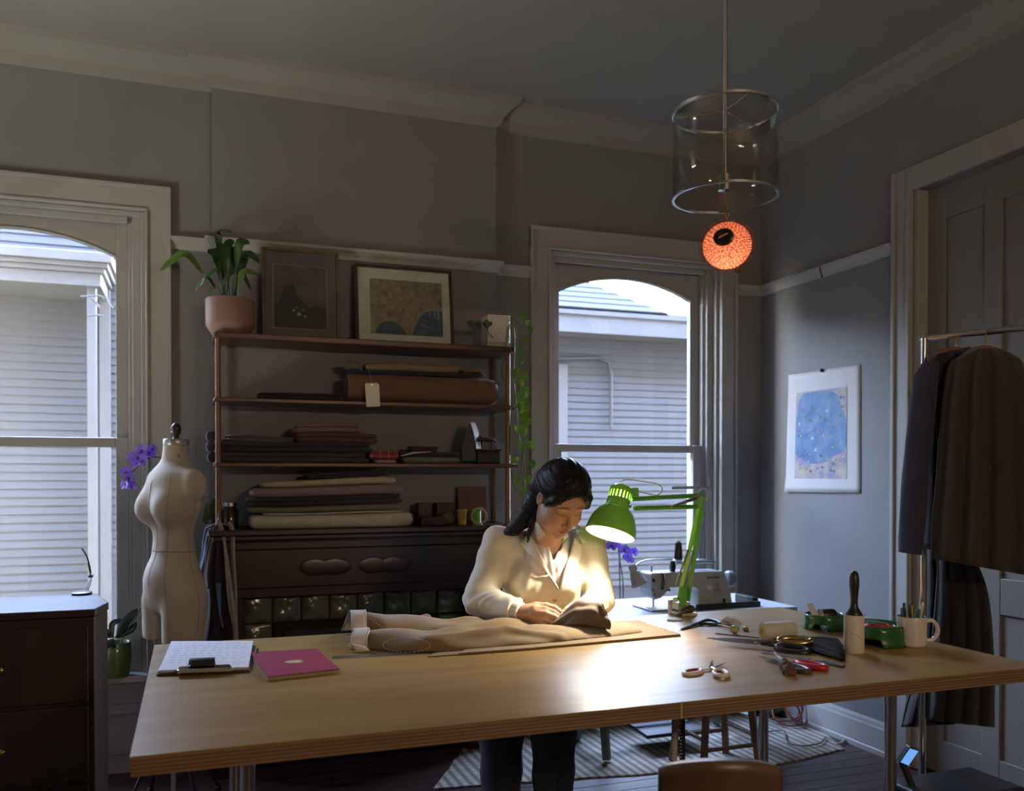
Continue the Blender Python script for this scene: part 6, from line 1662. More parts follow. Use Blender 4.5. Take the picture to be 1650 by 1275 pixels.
# clothes rail with dark garments
rk = thing('clothes_rack', 'chrome clothes rail at the right edge of the room', 'clothes rack', (2.68, 2.45, 0))
RD = 3.28
u0 = at(1489, 545, RD); RX, RYY, RZ_ = u0.x, u0.y, u0.z
b = MB(); b.tube([(RX, RYY, 0.05), (RX, RYY, RZ_)], 0.0135, 14); b.build('upright', M_chrome, rk, smooth=True)
b = MB(); b.tube([(RX, RYY + 0.02, RZ_), (RX + 0.5, RYY - 1.0, RZ_)], 0.012, 14); b.build('hanging_bar', M_chrome, rk, smooth=True)
b = MB(); b.tube([(RX + 0.5, RYY - 1.0, 0.05), (RX + 0.5, RYY - 1.0, RZ_)], 0.0135, 14); b.build('upright', M_chrome, rk, smooth=True)
b = MB(); b.tube([(RX, RYY, RZ_), (RX, RYY, RZ_ + 0.02)], [0.0135, 0.006], 12); b.build('end_cap', M_chrome, rk, smooth=True)
for (x, y) in ((RX, RYY), (RX + 0.5, RYY - 1.0)):
    b = MB(); b.tube([(x - 0.08, y + 0.0, 0.035), (x + 0.28, y + 0.10, 0.035)], 0.0135, 12); b.build('foot', M_chrome, rk, smooth=True)
M_nv = cloth_mat('navy_jacket_cloth', (0.024, 0.027, 0.062)); M_bk = cloth_mat('black_coat_cloth', (0.010, 0.010, 0.010)); M_ol = cloth_mat('dark_olive_cloth', (0.035, 0.031, 0.024))
jk = thing('navy_jacket', 'navy jacket with long sleeve hanging on the chrome rail', 'jacket', at(1490, 900, 3.2))
drape('body', [(1500, 575), (1486, 605), (1482, 700), (1482, 800), (1480, 885)], [(1560, 560), (1600, 600), (1620, 700), (1625, 800), (1630, 890)], 3.20, 0.02, 4, M_nv, jk, 0.012, 40, curve=0.05)
rings = []
for (cx_, cy_, w_) in ((1499, 585, 10), (1493, 605, 17), (1487, 650, 19), (1481, 710, 20), (1475, 770, 20), (1471, 830, 20), (1468, 870, 18), (1467, 892, 17)):
    c = at(cx_, cy_, 3.12)
    rings.append([c + RGT * (w_ * 3.12 / FPX * math.cos(t) * (1 + .05 * math.sin(3 * t + cy_ * .05))) + Mv * (0.045 * math.sin(t)) + Vector((0, 0, -0.004 * math.cos(t))) for t in [2 * PI * i / 24 for i in range(24)]])
b = MB(); b.loft(rings); b.build('sleeve', M_nv, jk, smooth=True)
drape('lapel', [(1512, 570), (1503, 600), (1508, 680), (1514, 740)], [(1530, 568), (1530, 620), (1524, 690), (1516, 742)], 3.125, 0.004, 1, M_bk, jk, 0.006, 10)
b = MB(); b.tube(smoothpts([at(1497, 586, 3.19), at(1516, 568, 3.19), at(1540, 563, 3.19), at(1575, 570, 3.19), at(1598, 598, 3.19)], 4), 0.009, 8); b.tube(smoothpts([at(1540, 563, 3.19), at(1541, 548, 3.19), at(1546, 541, 3.2), at(1550, 546, 3.2)], 4), 0.003, 6); b.build('hanger', M_post, jk, smooth=True)
ov = thing('olive_coat', 'dark olive coat hanging in front of the navy jacket', 'coat', at(1560, 1000, 2.95))
drape('front', [(1576, 562), (1545, 574), (1526, 598), (1514, 700), (1508, 780), (1502, 840), (1500, 900)], [(1600, 562), (1632, 574), (1650, 598), (1660, 700), (1666, 800), (1670, 860), (1670, 930)], 3.08, 0.015, 4, M_ol, ov, 0.012, 40, curve=0.06)
b = MB(); b.tube(smoothpts([at(1530, 596, 3.09), at(1556, 570, 3.09), at(1588, 560, 3.09), at(1620, 570, 3.09), at(1646, 596, 3.09)], 4), 0.008, 8); b.tube(smoothpts([at(1588, 560, 3.09), at(1588, 545, 3.09), at(1590, 534, 3.11), at(1595, 536, 3.12)], 4), 0.003, 6); b.build('hanger', M_post, ov, smooth=True)
bc = thing('black_trousers', 'long black trousers hanging low at the right edge', 'trousers', at(1500, 1170, 3.30))
drape('trouser_leg', [(1494, 880), (1490, 960), (1478, 1080), (1462, 1130), (1452, 1172)], [(1535, 880), (1560, 960), (1570, 1080), (1570, 1130), (1560, 1165)], 3.42, 0.02, 4, M_bk, bc, 0.014, 40, curve=0.06)
drape('trouser_leg', [(1512, 880), (1508, 960), (1500, 1060), (1496, 1120), (1492, 1160)], [(1560, 880), (1590, 960), (1600, 1080), (1600, 1130), (1600, 1172)], 3.33, 0.015, 4, M_bk, bc, 0.014, 40, curve=0.06)
# equipment case with a lit screen under the rail
e0 = at(1468, 1262, 3.05)
eq = thing('equipment_case', 'black case with small glowing blue screen under hanging clothes', 'case', Vector((e0.x + .12, e0.y, 0)))
b = MB(); b.box(e0.x - 0.06, e0.x + 0.34, e0.y - 0.17, e0.y + 0.07, 0.0, e0.z); b.build('case', M_black, eq, bevel=0.012)
sq = [at(*q, 3.03) for q in ((1452, 1229), (1464, 1234), (1480, 1211), (1467, 1207))]
b = MB(); nn = (sq[1] - sq[0]).cross(sq[3] - sq[0]).normalized(); nn = nn if nn.dot(FWD) < 0 else -nn
b.add([p for p in sq] + [p - nn * 0.004 for p in sq], [(0, 1, 2, 3), (7, 6, 5, 4), (0, 4, 5, 1), (1, 5, 6, 2), (2, 6, 7, 3), (3, 7, 4, 0)]); b.build('screen', pm('lit_screen', (0.1, 0.2, 0.4), 0.3, emit=(0.16, 0.42, 1.0), estr=0.9), eq)
b = MB(); sc_ = [p - nn * 0.0045 + (p - (sq[0] + sq[1] + sq[2] + sq[3]) / 4) * .18 for p in sq]
b.add(sc_ + [p - nn * 0.03 for p in sc_] , [(0, 1, 2, 3), (7, 6, 5, 4), (0, 4, 5, 1), (1, 5, 6, 2), (2, 6, 7, 3), (3, 7, 4, 0)]); b.build('screen_housing', M_black, eq, bevel=0.002)
cm_ = (sq[0] + sq[1]) / 2 - nn * .02
b = MB(); b.tube([cm_, Vector((cm_.x + .02, cm_.y - .02, e0.z - .002))], 0.012, 10); b.build('screen_stalk', M_black, eq, smooth=True)

# ------------------------------------------------------------------ pendant and pufferfish lantern
PD = 2.72
pc_ = at(1168, 319, PD)
pd = thing('pendant_lamp', 'clear glass drum pendant hanging above the table', 'lamp', pc_)
Rd = 82 * PD / FPX
M_cg = glass('clear_glass', (0.93, 0.93, 0.91), 1.5)
b = MB(); b.lathe([(Rd, 0.0), (Rd, 0.26)], 56, Matrix.Translation(pc_), caps=False); b.build('glass_drum', M_cg, pd, smooth=True, solid=0.004)
b = MB(); b.lathe([(Rd - 0.004, -0.003), (Rd + 0.004, -0.003), (Rd + 0.004, 0.004), (Rd - 0.004, 0.004), (Rd - 0.004, -0.003)], 56, Matrix.Translation(pc_), caps=False); b.build('lower_rim', M_chrome, pd, smooth=True)
b = MB(); b.lathe([(Rd - 0.004, 0.256), (Rd + 0.004, 0.256), (Rd + 0.004, 0.264), (Rd - 0.004, 0.264), (Rd - 0.004, 0.256)], 56, Matrix.Translation(pc_), caps=False); b.build('upper_rim', M_chrome, pd, smooth=True)
for k in range(3):
    a = k * 2 * PI / 3 + .4
    b = MB(); b.tube([pc_ + Vector((0, 0, 0.27)), pc_ + Vector((Rd * math.cos(a), Rd * math.sin(a), 0.262))], 0.004, 8); b.build('spoke', M_chrome, pd, smooth=True)
b = MB(); b.tube([pc_ + Vector((0, 0, 0.05)), Vector((pc_.x, pc_.y, CEIL - 0.02))], 0.007, 12); b.build('rod', M_chrome, pd, smooth=True)
b = MB(); b.lathe([(0, 0), (0.06, 0), (0.065, 0.006), (0.05, 0.022), (0, 0.022)], 28, Matrix.Translation((pc_.x, pc_.y, CEIL - 0.022))); b.build('canopy', M_chrome, pd, smooth=True)
b = MB(); b.lathe([(0, 0.02), (0.02, 0.022), (0.02, 0.07), (0, 0.072)], 20, Matrix.Translation(pc_)); b.build('lamp_holder', M_chrome, pd, smooth=True)
pf = at(1171.5, 396, PD)
pu = thing('pufferfish_lantern', 'glowing red pufferfish lantern hanging below the glass pendant', 'lantern', pf)
RP = 38 * PD / FPX
def puffer(P):
    d = s_ell(P, (0, 0, 0), (RP, RP * 1.05, RP * .97))
    return d
mouth_dir = vdir(-0.36, -0.93, 0.10)
V_, Q_ = surf(lambda P: np.minimum(puffer(P), 9), (-RP * 1.2,) * 3, (RP * 1.2,) * 3, 0.0045)
M_skin = bpy.data.materials.new('pufferfish_skin'); M_skin.use_nodes = True
_N = M_skin.node_tree.nodes; _L = M_skin.node_tree.links; _N.clear()
_o = _N.new('ShaderNodeOutputMaterial'); _t = _N.new('ShaderNodeBsdfTranslucent'); _d = _N.new('ShaderNodeBsdfDiffuse'); _m = _N.new('ShaderNodeMixShader')
_t.inputs[0].default_value = (0.85, 0.20, 0.10, 1); _d.inputs[0].default_value = (0.35, 0.07, 0.05, 1); _m.inputs[0].default_value = 0.25
_v = _N.new('ShaderNodeTexVoronoi'); _v.inputs['Scale'].default_value = 150; _tc = _N.new('ShaderNodeTexCoord'); _L.new(_tc.outputs['Object'], _v.inputs['Vector'])
_r = _N.new('ShaderNodeValToRGB'); _r.color_ramp.elements[0].position = .15; _r.color_ramp.elements[0].color = (0.30, 0.03, 0.03, 1); _r.color_ramp.elements[1].position = .55; _r.color_ramp.elements[1].color = (0.95, 0.36, 0.24, 1)
_L.new(_v.outputs['Distance'], _r.inputs[0]); _L.new(_r.outputs[0], _t.inputs[0])
_L.new(_t.outputs[0], _m.inputs[1]); _L.new(_d.outputs[0], _m.inputs[2]); _L.new(_m.outputs[0], _o.inputs[0])
npmesh('body', V_ + np.array(pf), Q_, M_skin, pu)
random.seed(2)
b = MB()
n_sp = 520
for k in range(n_sp):
    z = 1 - 2 * (k + .5) / n_sp; a = k * 2.39996
    n = Vector((math.sqrt(1 - z * z) * math.cos(a), math.sqrt(1 - z * z) * math.sin(a), z))
    if n.dot(mouth_dir) > 0.93: continue
    p = pf + Vector((n.x * RP, n.y * RP * 1.05, n.z * RP * .97))
    q = (n + Vector((random.uniform(-.3, .3), random.uniform(-.3, .3), random.uniform(-.3, .3)))).normalized()
    b.tube([p - n * .001, p + q * 0.013], [0.0009, 0.0003], 4)
b.build('spines', pm('spine', (0.30, 0.06, 0.04), 0.6), pu)['kind'] = 'stuff'
mc = pf + Vector((mouth_dir.x * RP, mouth_dir.y * RP, mouth_dir.z * RP))
b = MB(); b.lathe([(0.0, -.004), (0.026, -.003), (0.031, 0.003), (0.030, 0.010), (0.023, 0.014), (0.012, 0.011), (0, 0.007)], 24, frame(mc - mouth_dir * .002, mouth_dir) @ Matrix.Diagonal((1, .86, 1, 1))); b.build('mouth', pm('dried_mouth', (0.012, 0.008, 0.006), 0.35), pu, smooth=True)
b = MB(); b.prism([(-0.016, -.004), (0.014, 0.0), (0.016, 0.005), (-0.012, 0.004)], 0.004, frame(mc + mouth_dir * .011, mouth_dir, RGT + Vector((0, 0, .25)))); b.build('teeth', pm('teeth', (0.50, 0.22, 0.09), 0.4), pu, bevel=0.001)
for (x, y, s) in ((1203, 377, 1), (1203, 413, .7), (1189, 436, .8)):
    p = at(x, y, PD + .01); n = (p - pf).normalized()
    b = MB(); leaf(b, [pf + n * RP * .95, p, p + n * .012], 0.010 * s, up=FWD); b.build('fin', pm('fin', (0.07, 0.02, 0.02), 0.6), pu, smooth=True, solid=0.001)
b = MB(); rt = pf + Vector((0, 0, RP * .97)); b.tube([rt, rt + Vector((0, 0, 0.016))], 0.003, 8); b.tube([rt + Vector((0.006 * math.cos(t), 0, 0.023 + 0.008 * math.sin(t))) for t in [2 * PI * i / 16 for i in range(17)]], 0.0018, 6, caps=False); b.tube([rt + Vector((0, 0, 0.030)), pc_ + Vector((0, 0, 0.022))], 0.0012, 6); b.build('hanging_ring', M_brass, pu, smooth=True)
light('pufferfish_bulb', 'POINT', pf + Vector((0, -0.005, -0.022)), 0.30, (1.0, 0.72, 0.45), 0.012)

# ------------------------------------------------------------------ under and in front of the table
M_rug = weave(pm('striped_rug', (0.44, 0.39, 0.31), 0.95, var=0.35, scale=60, bump=0.9, bscale=120, stretch=(0.3, 3, 1)), col=(0.17, 0.15, 0.12), cscale=6.5, amount=0.85, thresh=0.5, direction='X')
rc = [onz(1360, 1207, .008), onz(1246, 1233, .008), onz(700, 1270, .008), onz(760, 1190, .008), onz(1100, 1148, .008), onz(1300, 1160, .008)]
random.seed(41)
edge = []
for i in range(6):
    a, c = rc[i], rc[(i + 1) % 6]
    for k in range(12):
        p = a.lerp(c, k / 12); edge.append((p.x + random.uniform(-.008, .008), p.y + random.uniform(-.008, .008)))
b = MB(); b.prism(edge, 0.008, Matrix.Translation((0, 0, 0.0006)))
tag(b.build('striped_rug', M_rug), 'striped beige woven rug under the sewing stool', 'rug')
M_stool = wood('stool_wood', (0.20, 0.115, 0.065), (0.30, 0.185, 0.11), 0.5, 4, (6, 6, 1))
sc0 = onz(1152, 1236, 0.0); scx, scy = sc0.x + 0.0, sc0.y
stl = thing('wooden_stool', 'plain wooden stool with round rungs behind the table', 'stool', (scx, scy, 0.009))
b = MB(); b.lathe([(0, 0.60), (0.16, 0.60), (0.17, 0.61), (0.17, 0.63), (0.16, 0.64), (0, 0.64)], 32, Matrix.Translation((scx, scy, 0))); b.build('seat', M_stool, stl, smooth=True)
lg = []
for (dx, dy) in ((-1, -1), (1, -1), (1, 1), (-1, 1)):
    p, q = Vector((scx + dx * 0.10, scy + dy * 0.10, 0.60)), Vector((scx + dx * 0.165, scy + dy * 0.15, 0.0095)); lg.append((p, q))
    b = MB(); b.tube([q, p], 0.023, 4); b.build('leg', M_stool, stl, bevel=0.003)
for i, f_ in ((0, .22), (1, .30), (2, .22), (3, .30)):
    a, c = lg[i], lg[(i + 1) % 4]
    b = MB(); b.tube([a[1].lerp(a[0], f_), c[1].lerp(c[0], f_)], 0.011, 10); b.build('rung', M_stool, stl, smooth=True)
# measuring sticks hanging under the table edge
for k, (x, m_, lab) in enumerate(((1087, pm('white_rule', (0.40, 0.40, 0.38), 0.4), 'white graduated rule hanging under the table front'), (1100, M_black, 'black graduated rule hanging beside the white rule'))):
    p = at(x, 1160, 2.75); tp2 = TZ - 0.044
    t = thing('hanging_rule', lab, 'ruler', Vector((p.x, p.y, 0.36)), 'rules hanging under the table')
    b = MB(); b.box(p.x - 0.009, p.x + 0.009, p.y, p.y + 0.003, 0.36, tp2); b.build('strip', m_, t)
    b = MB()
    for i in range(46):
        b.box(p.x - 0.009, p.x - (0.001 if i % 5 == 0 else 0.004), p.y - 0.0006, p.y, 0.37 + i * 0.0105, 0.3722 + i * 0.0105)
    b.build('graduation', M_white if k else M_black, t)
# chair in front of the table
M_chair = pm('brown_leather_back', (0.10, 0.055, 0.032), 0.4, var=0.15, scale=14, bump=0.2)
ch = thing('brown_chair', 'brown curved back chair tucked in front of the table', 'chair', at(1175, 1246, 1.86) * 1.0)
ch.location.z = 0
cc = at(1168, 1226, 1.86); cw = 0.125
b = MB()
def chfn(u, v):
    s = (u - .5) * 2
    top = cc.z - 0.028 * abs(s) ** 2.2
    return cc + RGT * (s * cw) + Mv * (-0.0 + 0.05 * s * s + 0.03 * v) + Vector((0, 0, top - cc.z - v * 0.26))
b.grid(chfn, 24, 12); b.build('backrest', M_chair, ch, smooth=True, solid=0.03)
sq_ = cc - Mv * 0.0
b = MB(); c0s = Vector((cc.x, cc.y, 0)) + Vector((0.03, 0.26, 0)); b.lathe([(0, 0.43), (0.19, 0.43), (0.205, 0.445), (0.205, 0.465), (0.19, 0.48), (0, 0.485)], 32, Matrix.Translation(c0s)); b.build('seat', M_chair, ch, smooth=True)
for (dx, dy) in ((-.15, -.15), (.15, -.15), (.15, .15), (-.15, .15)):
    b = MB(); b.tube([c0s + Vector((dx * 1.2, dy * 1.2, 0.0)), c0s + Vector((dx, dy, 0.43))], [0.011, 0.016], 12); b.build('leg', M_stool, ch, smooth=True)
for s in (-1, 1):
    b = MB(); b.tube(smoothpts([c0s + RGT * (s * .10) - Mv * .16 + Vector((0, 0, .44)), cc + RGT * (s * .10) + Mv * .05 + Vector((0, 0, -.2))], 3), 0.012, 10); b.build('back_post', M_stool, ch, smooth=True)
# coil of cable and the wall cord
cl0 = onz(1275, 1166, 0.01)
random.seed(7)
cc_ = thing('cable_coil', 'tangled coil of pinkish orange cable on floor by the wall', 'cable', Vector((cl0.x, cl0.y, 0)))
M_cable = pm('orange_cable', (0.26, 0.08, 0.055), 0.5)
for k in range(5):
    b = MB(); rx = 0.10 + 0.022 * k % .05; tilt = R(35 + 12 * k); az = k * 0.7
    Mm = Matrix.Translation((cl0.x + random.uniform(-.05, .05), cl0.y + random.uniform(-.02, .05), 0.014 + 0.095 * math.sin(tilt))) @ Matrix.Rotation(az, 4, 'Z') @ Matrix.Rotation(tilt, 4, 'X')
    b.tube([Mm @ Vector((0.115 * math.cos(t), 0.09 * math.sin(t), 0.008 * math.sin(3 * t))) for t in [2 * PI * i / 36 for i in range(37)]], 0.0055, 8, caps=False); b.build('loop', M_cable, cc_, smooth=True)
b = MB(); b.tube(smoothpts([onz(1300, 1160, .012), onz(1318, 1168, .012), onz(1335, 1178, .012), onz(1352, 1186, .012), onz(1362, 1190, .012), onz(1356, 1197, .012), onz(1348, 1199, .012)], 5), 0.006, 8)
tag(b.build('extension_lead', pm('white_flex', (0.42, 0.40, 0.40), 0.5), smooth=True), 'white electric cord lying along the right baseboard', 'cord')
b = MB(); b.tube(smoothpts([onz(1230, 1180, .02), onz(1262, 1178, .02), onz(1268, 1195, .02), onz(1290, 1202, .02), onz(1320, 1198, .02), onz(1330, 1188, .02)], 6), 0.004, 8)
tag(b.build('power_lead', pm('grey_flex', (0.16, 0.14, 0.12), 0.6), smooth=True), 'thin grey cord looped over the striped rug', 'cord')
b = MB(); _p = at(1226, 1150, 3.72); b.tube(smoothpts([Vector((_p.x, _p.y, .5)), at(1222, 1185, 3.72), at(1224, 1215, 3.72), at(1229, 1245, 3.72), Vector((at(1231, 1250, 3.72).x, at(1231, 1250, 3.72).y, .014))], 5), 0.0055, 8)
tag(b.build('lamp_flex', pm('white_flex2', (0.38, 0.38, 0.40), 0.5), smooth=True), 'white cord dropping beside the rear right table leg', 'cord')
# white cloth bag by the coil
b = MB(); wb = onz(1262, 1152, 0.02); b.ball(Vector((wb.x - .02, wb.y + .08, 0.085)), (0.13, 0.06, 0.085), 20)
b.v = [(p[0] + .015 * mnoise.noise(Vector(p) * 9), p[1], max(0.001, p[2] + .02 * mnoise.noise(Vector(p) * 11))) for p in b.v]
tag(b.build('cloth_bundle', cloth_mat('pale_bundle', (0.36, 0.35, 0.40)), smooth=True), 'pale crumpled cloth bundle behind the cable coil', 'cloth')

# ------------------------------------------------------------------ branched ceiling light behind the camera
cdl = thing('chandelier', 'five armed brass ceiling light behind the camera', 'lamp', (1.45, -1.2, 2.05))
b = MB(); b.tube([(1.45, -1.2, 2.05), (1.45, -1.2, CEIL)], 0.012, 12); b.ball((1.45, -1.2, 2.05), 0.04, 14); b.build('stem', M_brass, cdl, smooth=True)
for k in range(5):
    a = 2 * PI * k / 5 + .3
    e = Vector((1.45 + 0.26 * math.cos(a), -1.2 + 0.26 * math.sin(a), 2.10))
    b = MB(); b.tube(smoothpts([(1.45, -1.2, 2.05), (1.45 + 0.14 * math.cos(a), -1.2 + 0.14 * math.sin(a), 2.00), e], 5), 0.007, 8); arm_ = b.build('arm', M_brass, cdl, smooth=True)
    b = MB(); b.ball(e + Vector((0, 0, 0.05)), 0.035, 16); b.build('bulb', pm('warm_bulb', (0.9, 0.8, 0.6), 0.4, emit=(1.0, 0.72, 0.42), estr=22.0), arm_, smooth=True)
    light('chandelier_bulb', 'POINT', e + Vector((0, 0, 0.115)), 21.0, (1.0, 0.75, 0.50), 0.025)
# ================================================================== the tailor
# worked in the view frame: x to the right of the camera, y away from it, z up
PSI, PHI, RHO = R(26.5), R(41.0), R(-1.2)
HC = vf(903, 805, 3.17)
_F0 = np.array([math.sin(PSI), -math.cos(PSI), 0.0])
HX_ = np.array([math.cos(PSI), math.sin(PSI), 0.0]); HF = _F0 * math.cos(PHI) + np.array([0, 0, -math.sin(PHI)]); HU = _F0 * math.sin(PHI) + np.array([0, 0, math.cos(PHI)])
_hx = HX_ * math.cos(RHO) - HU * math.sin(RHO) * -1
HM = np.stack([HX_, HF, HU], 1).astype(np.float32)
def head_local(P): return ((P - HC.astype(np.float32)) @ HM) / 0.99
def hpt(x, y, z): return HC + (HM.astype(float) @ np.array([x, y, z])) * 0.99
def head_sdf(q):
    d = s_ell(q, (0, -0.012, 0.042), (0.075, 0.094, 0.086))
    d = smin(d, s_ell(q, (0, 0.040, -0.018), (0.064, 0.052, 0.082)), 0.03)
    d = smin(d, s_ell(q, (0, 0.046, -0.066), (0.050, 0.044, 0.046)), 0.03)
    for s in (-1, 1):
        d = smin(d, s_ell(q, (s * 0.038, 0.058, -0.034), (0.029, 0.030, 0.034)), 0.022)
        d = smin(d, s_ell(q, (s * 0.050, 0.018, -0.060), (0.018, 0.035, 0.030)), 0.03)
    d = smin(d, s_ell(q, (0, 0.079, -0.101), (0.021, 0.016, 0.016)), 0.022)
    d = smin(d, s_caps(q, (-0.040, 0.068, 0.034), (0.040, 0.068, 0.034), 0.017), 0.02)
    for s in (-1, 1):
        d = smax(d, -s_ell(q, (s * 0.032, 0.105, 0.011), (0.019, 0.019, 0.0125)), 0.012)
        d = smin(d, s_ell(q, (s * 0.0325, 0.0765, 0.0095), (0.0165, 0.0135, 0.0115)), 0.004)
        d = smin(d, s_caps(q, (s * 0.018, 0.0895, 0.0035), (s * 0.047, 0.080, 0.0035), 0.0032, 0.0026), 0.003)
    d = smin(d, s_caps(q, (0, 0.088, 0.020), (0, 0.110, -0.026), 0.0075, 0.0095), 0.014)
    d = smin(d, s_ell(q, (0, 0.111, -0.031), (0.0115, 0.0105, 0.0095)), 0.006)
    for s in (-1, 1):
        d = smin(d, s_ell(q, (s * 0.0135, 0.099, -0.036), (0.0075, 0.0095, 0.0070)), 0.006)
        d = smax(d, -s_ell(q, (s * 0.0065, 0.108, -0.0435), (0.0035, 0.005, 0.0035)), 0.002)
    d = smin(d, s_ell(q, (0, 0.088, -0.062), (0.024, 0.012, 0.014)), 0.012)
    d = smin(d, s_ell(q, (0, 0.0985, -0.0625), (0.0195, 0.0065, 0.0052)), 0.0035)
    d = smin(d, s_ell(q, (0, 0.0965, -0.0735), (0.0165, 0.0070, 0.0062)), 0.0035)
    d = smax(d, -s_caps(q, (-0.021, 0.0985, -0.0682), (0.021, 0.0985, -0.0682), 0.0016), 0.002)
    for s in (-1, 1):
        e = s_ell(q, (s * 0.078, -0.010, -0.002), (0.0085, 0.019, 0.031))
        e = smax(e, -s_ell(q, (s * 0.087, -0.006, 0.002), (0.0065, 0.0105, 0.020)), 0.004)
        d = smin(d, e, 0.008)
    return d
W1_ = vf(841, 988, 3.215); W2_ = vf(943, 980, 3.29)
def chain(P, pts, rs, k):
    d = None
    for i in range(len(pts) - 1):
        q = s_caps(P, pts[i], pts[i + 1], rs[i], rs[i + 1]); d = q if d is None else smin(d, q, k)
    return d
HAND1 = [  # knuckle and finger joints of the hand holding the needle
    ([(842, 985, 3.215), (862, 982, 3.19), (879, 982, 3.175), (893, 987, 3.165), (904, 993.5, 3.18)], (0.021, 0.0155, 0.0112, 0.0092, 0.0070)),
    ([(842, 988, 3.21), (862, 988, 3.18), (880, 989, 3.158), (894, 994, 3.150), (904, 999, 3.17)], (0.021, 0.0155, 0.0112, 0.0092, 0.0072)),
    ([(842, 991, 3.21), (860, 994, 3.18), (877, 996.5, 3.155), (889, 1002, 3.150), (896, 1003, 3.175)], (0.020, 0.0150, 0.0108, 0.0088, 0.0072)),
    ([(843, 993, 3.215), (858, 999, 3.19), (871, 1003, 3.165), (881, 1007, 3.160), (888, 1007, 3.18)], (0.019, 0.0140, 0.0100, 0.0082, 0.0068)),
    ([(846, 982, 3.22), (864, 977, 3.215), (881, 976, 3.205), (894, 979.5, 3.20), (903.5, 986, 3.195)], (0.018, 0.0150, 0.0115, 0.0100, 0.0075))]
HAND2 = [
    ([(943, 979, 3.29), (930, 980, 3.265), (921, 982, 3.235), (913, 987, 3.21), (907, 992.5, 3.20)], (0.020, 0.0155, 0.0112, 0.0092, 0.0070)),
    ([(943, 983, 3.285), (929, 986, 3.255), (919, 989, 3.225), (911, 995, 3.205), (906, 999, 3.20)], (0.020, 0.0155, 0.0110, 0.0090, 0.0070)),
    ([(943, 986, 3.285), (929, 992, 3.255), (920, 996, 3.225), (913, 1001, 3.21), (909, 1004, 3.21)], (0.020, 0.0150, 0.0106, 0.0088, 0.0070)),
    ([(943, 989, 3.29), (931, 997, 3.265), (923, 1001, 3.24), (917, 1005, 3.225), (913, 1007, 3.22)], (0.019, 0.0140, 0.0100, 0.0080, 0.0066)),
    ([(941, 976, 3.285), (931, 975, 3.27), (922, 977, 3.24), (913, 982, 3.215), (907, 988, 3.205)], (0.018, 0.0150, 0.0115, 0.0098, 0.0074))]
def hand_sdf(P, hand):
    palm = None; out = None
    for pts, rs in hand:
        V3 = [vf(*p) for p in pts]
        q = s_caps(P, V3[0], V3[1], rs[0], rs[1]); q2 = s_caps(P, V3[1], V3[2], rs[1], rs[2])
        q = smin(q, q2, 0.008)
        palm = q if palm is None else smin(palm, q, 0.010)
    for pts, rs in hand:
        V3 = [vf(*p) for p in pts]
        f = chain(P, V3[2:], rs[2:], 0.003)
        palm = smin(palm, f, 0.0035)
    return palm
NB = vf(880, 874, 3.34)
SHL, SHR = vf(803, 878, 3.43), vf(950, 874, 3.43)
ELL, ELR = vf(773, 966, 3.36), vf(967, 966, 3.42)
def torso_sdf(P, g=0.0):
    d = s_ell(P, vf(876, 925, 3.455), (0.165 + g, 0.112 + g, 0.175 + g))
    d = smin(d, s_ell(P, vf(874, 1010, 3.50), (0.160 + g, 0.118 + g, 0.22 + g)), 0.05)
    d = smin(d, s_ell(P, vf(878, 878, 3.425), (0.155 + g, 0.070 + g, 0.045 + g)), 0.05)
    for s, x in ((-1, 853), (1, 903)):
        d = smin(d, s_ell(P, vf(x, 935, 3.365), (0.062 + g, 0.052 + g, 0.062 + g)), 0.045)
    return d
def near(P, c, r):
    return np.sqrt(((P - np.array(c, np.float32)) ** 2).sum(1)) < r
def body_sdf(P):
    d = torso_sdf(P, -0.028)
    nk = smin(s_caps(P, hpt(0, -0.020, -0.050), NB + np.array([0, 0.02, 0]), 0.056, 0.058), s_caps(P, NB + np.array([0, 0.02, 0]), NB + np.array([0, 0.06, -0.07]), 0.058, 0.08), 0.03)
    d = smin(d, nk, 0.035)
    for S_, E_, W_ in ((SHL, ELL, W1_), (SHR, ELR, W2_)):
        a = smin(s_caps(P, S_, E_, 0.044, 0.036), s_caps(P, E_, W_, 0.036, 0.0255), 0.02)
        d = smin(d, a, 0.03)
    m = near(P, HC, 0.19)
    if m.any():
        d[m] = smin(d[m], head_sdf(head_local(P[m])) * 0.99, 0.018)
    for c, hnd in ((vf(872, 992, 3.18), HAND1), (vf(924, 990, 3.24), HAND2)):
        m = near(P, c, 0.13)
        if m.any():
            d[m] = smin(d[m], hand_sdf(P[m], hnd), 0.010)
    return d
lo_ = (vf(745, 900, 3.4)[0] - .03, 3.03, 0.80); hi_ = (vf(1000, 900, 3.4)[0] + .03, 3.66, 1.60)
V, Q = surf(body_sdf, lo_, hi_, 0.0026, 6)
V = relax(V, Q, 1, 0.35)
q = head_local(V.astype(np.float32)).astype(float)
inh = (np.abs(q) < 0.17).all(1)
def blob(c, r):
    return np.exp(-(((q - np.array(c)) / np.array(r)) ** 2).sum(1)) * inh
skin = np.array([0.54, 0.32, 0.215])
colr = np.tile(skin, (len(V), 1))
def tint(w, c):
    global colr
    w = np.clip(w, 0, 1)[:, None]; colr = colr * (1 - w) + np.array(c) * w
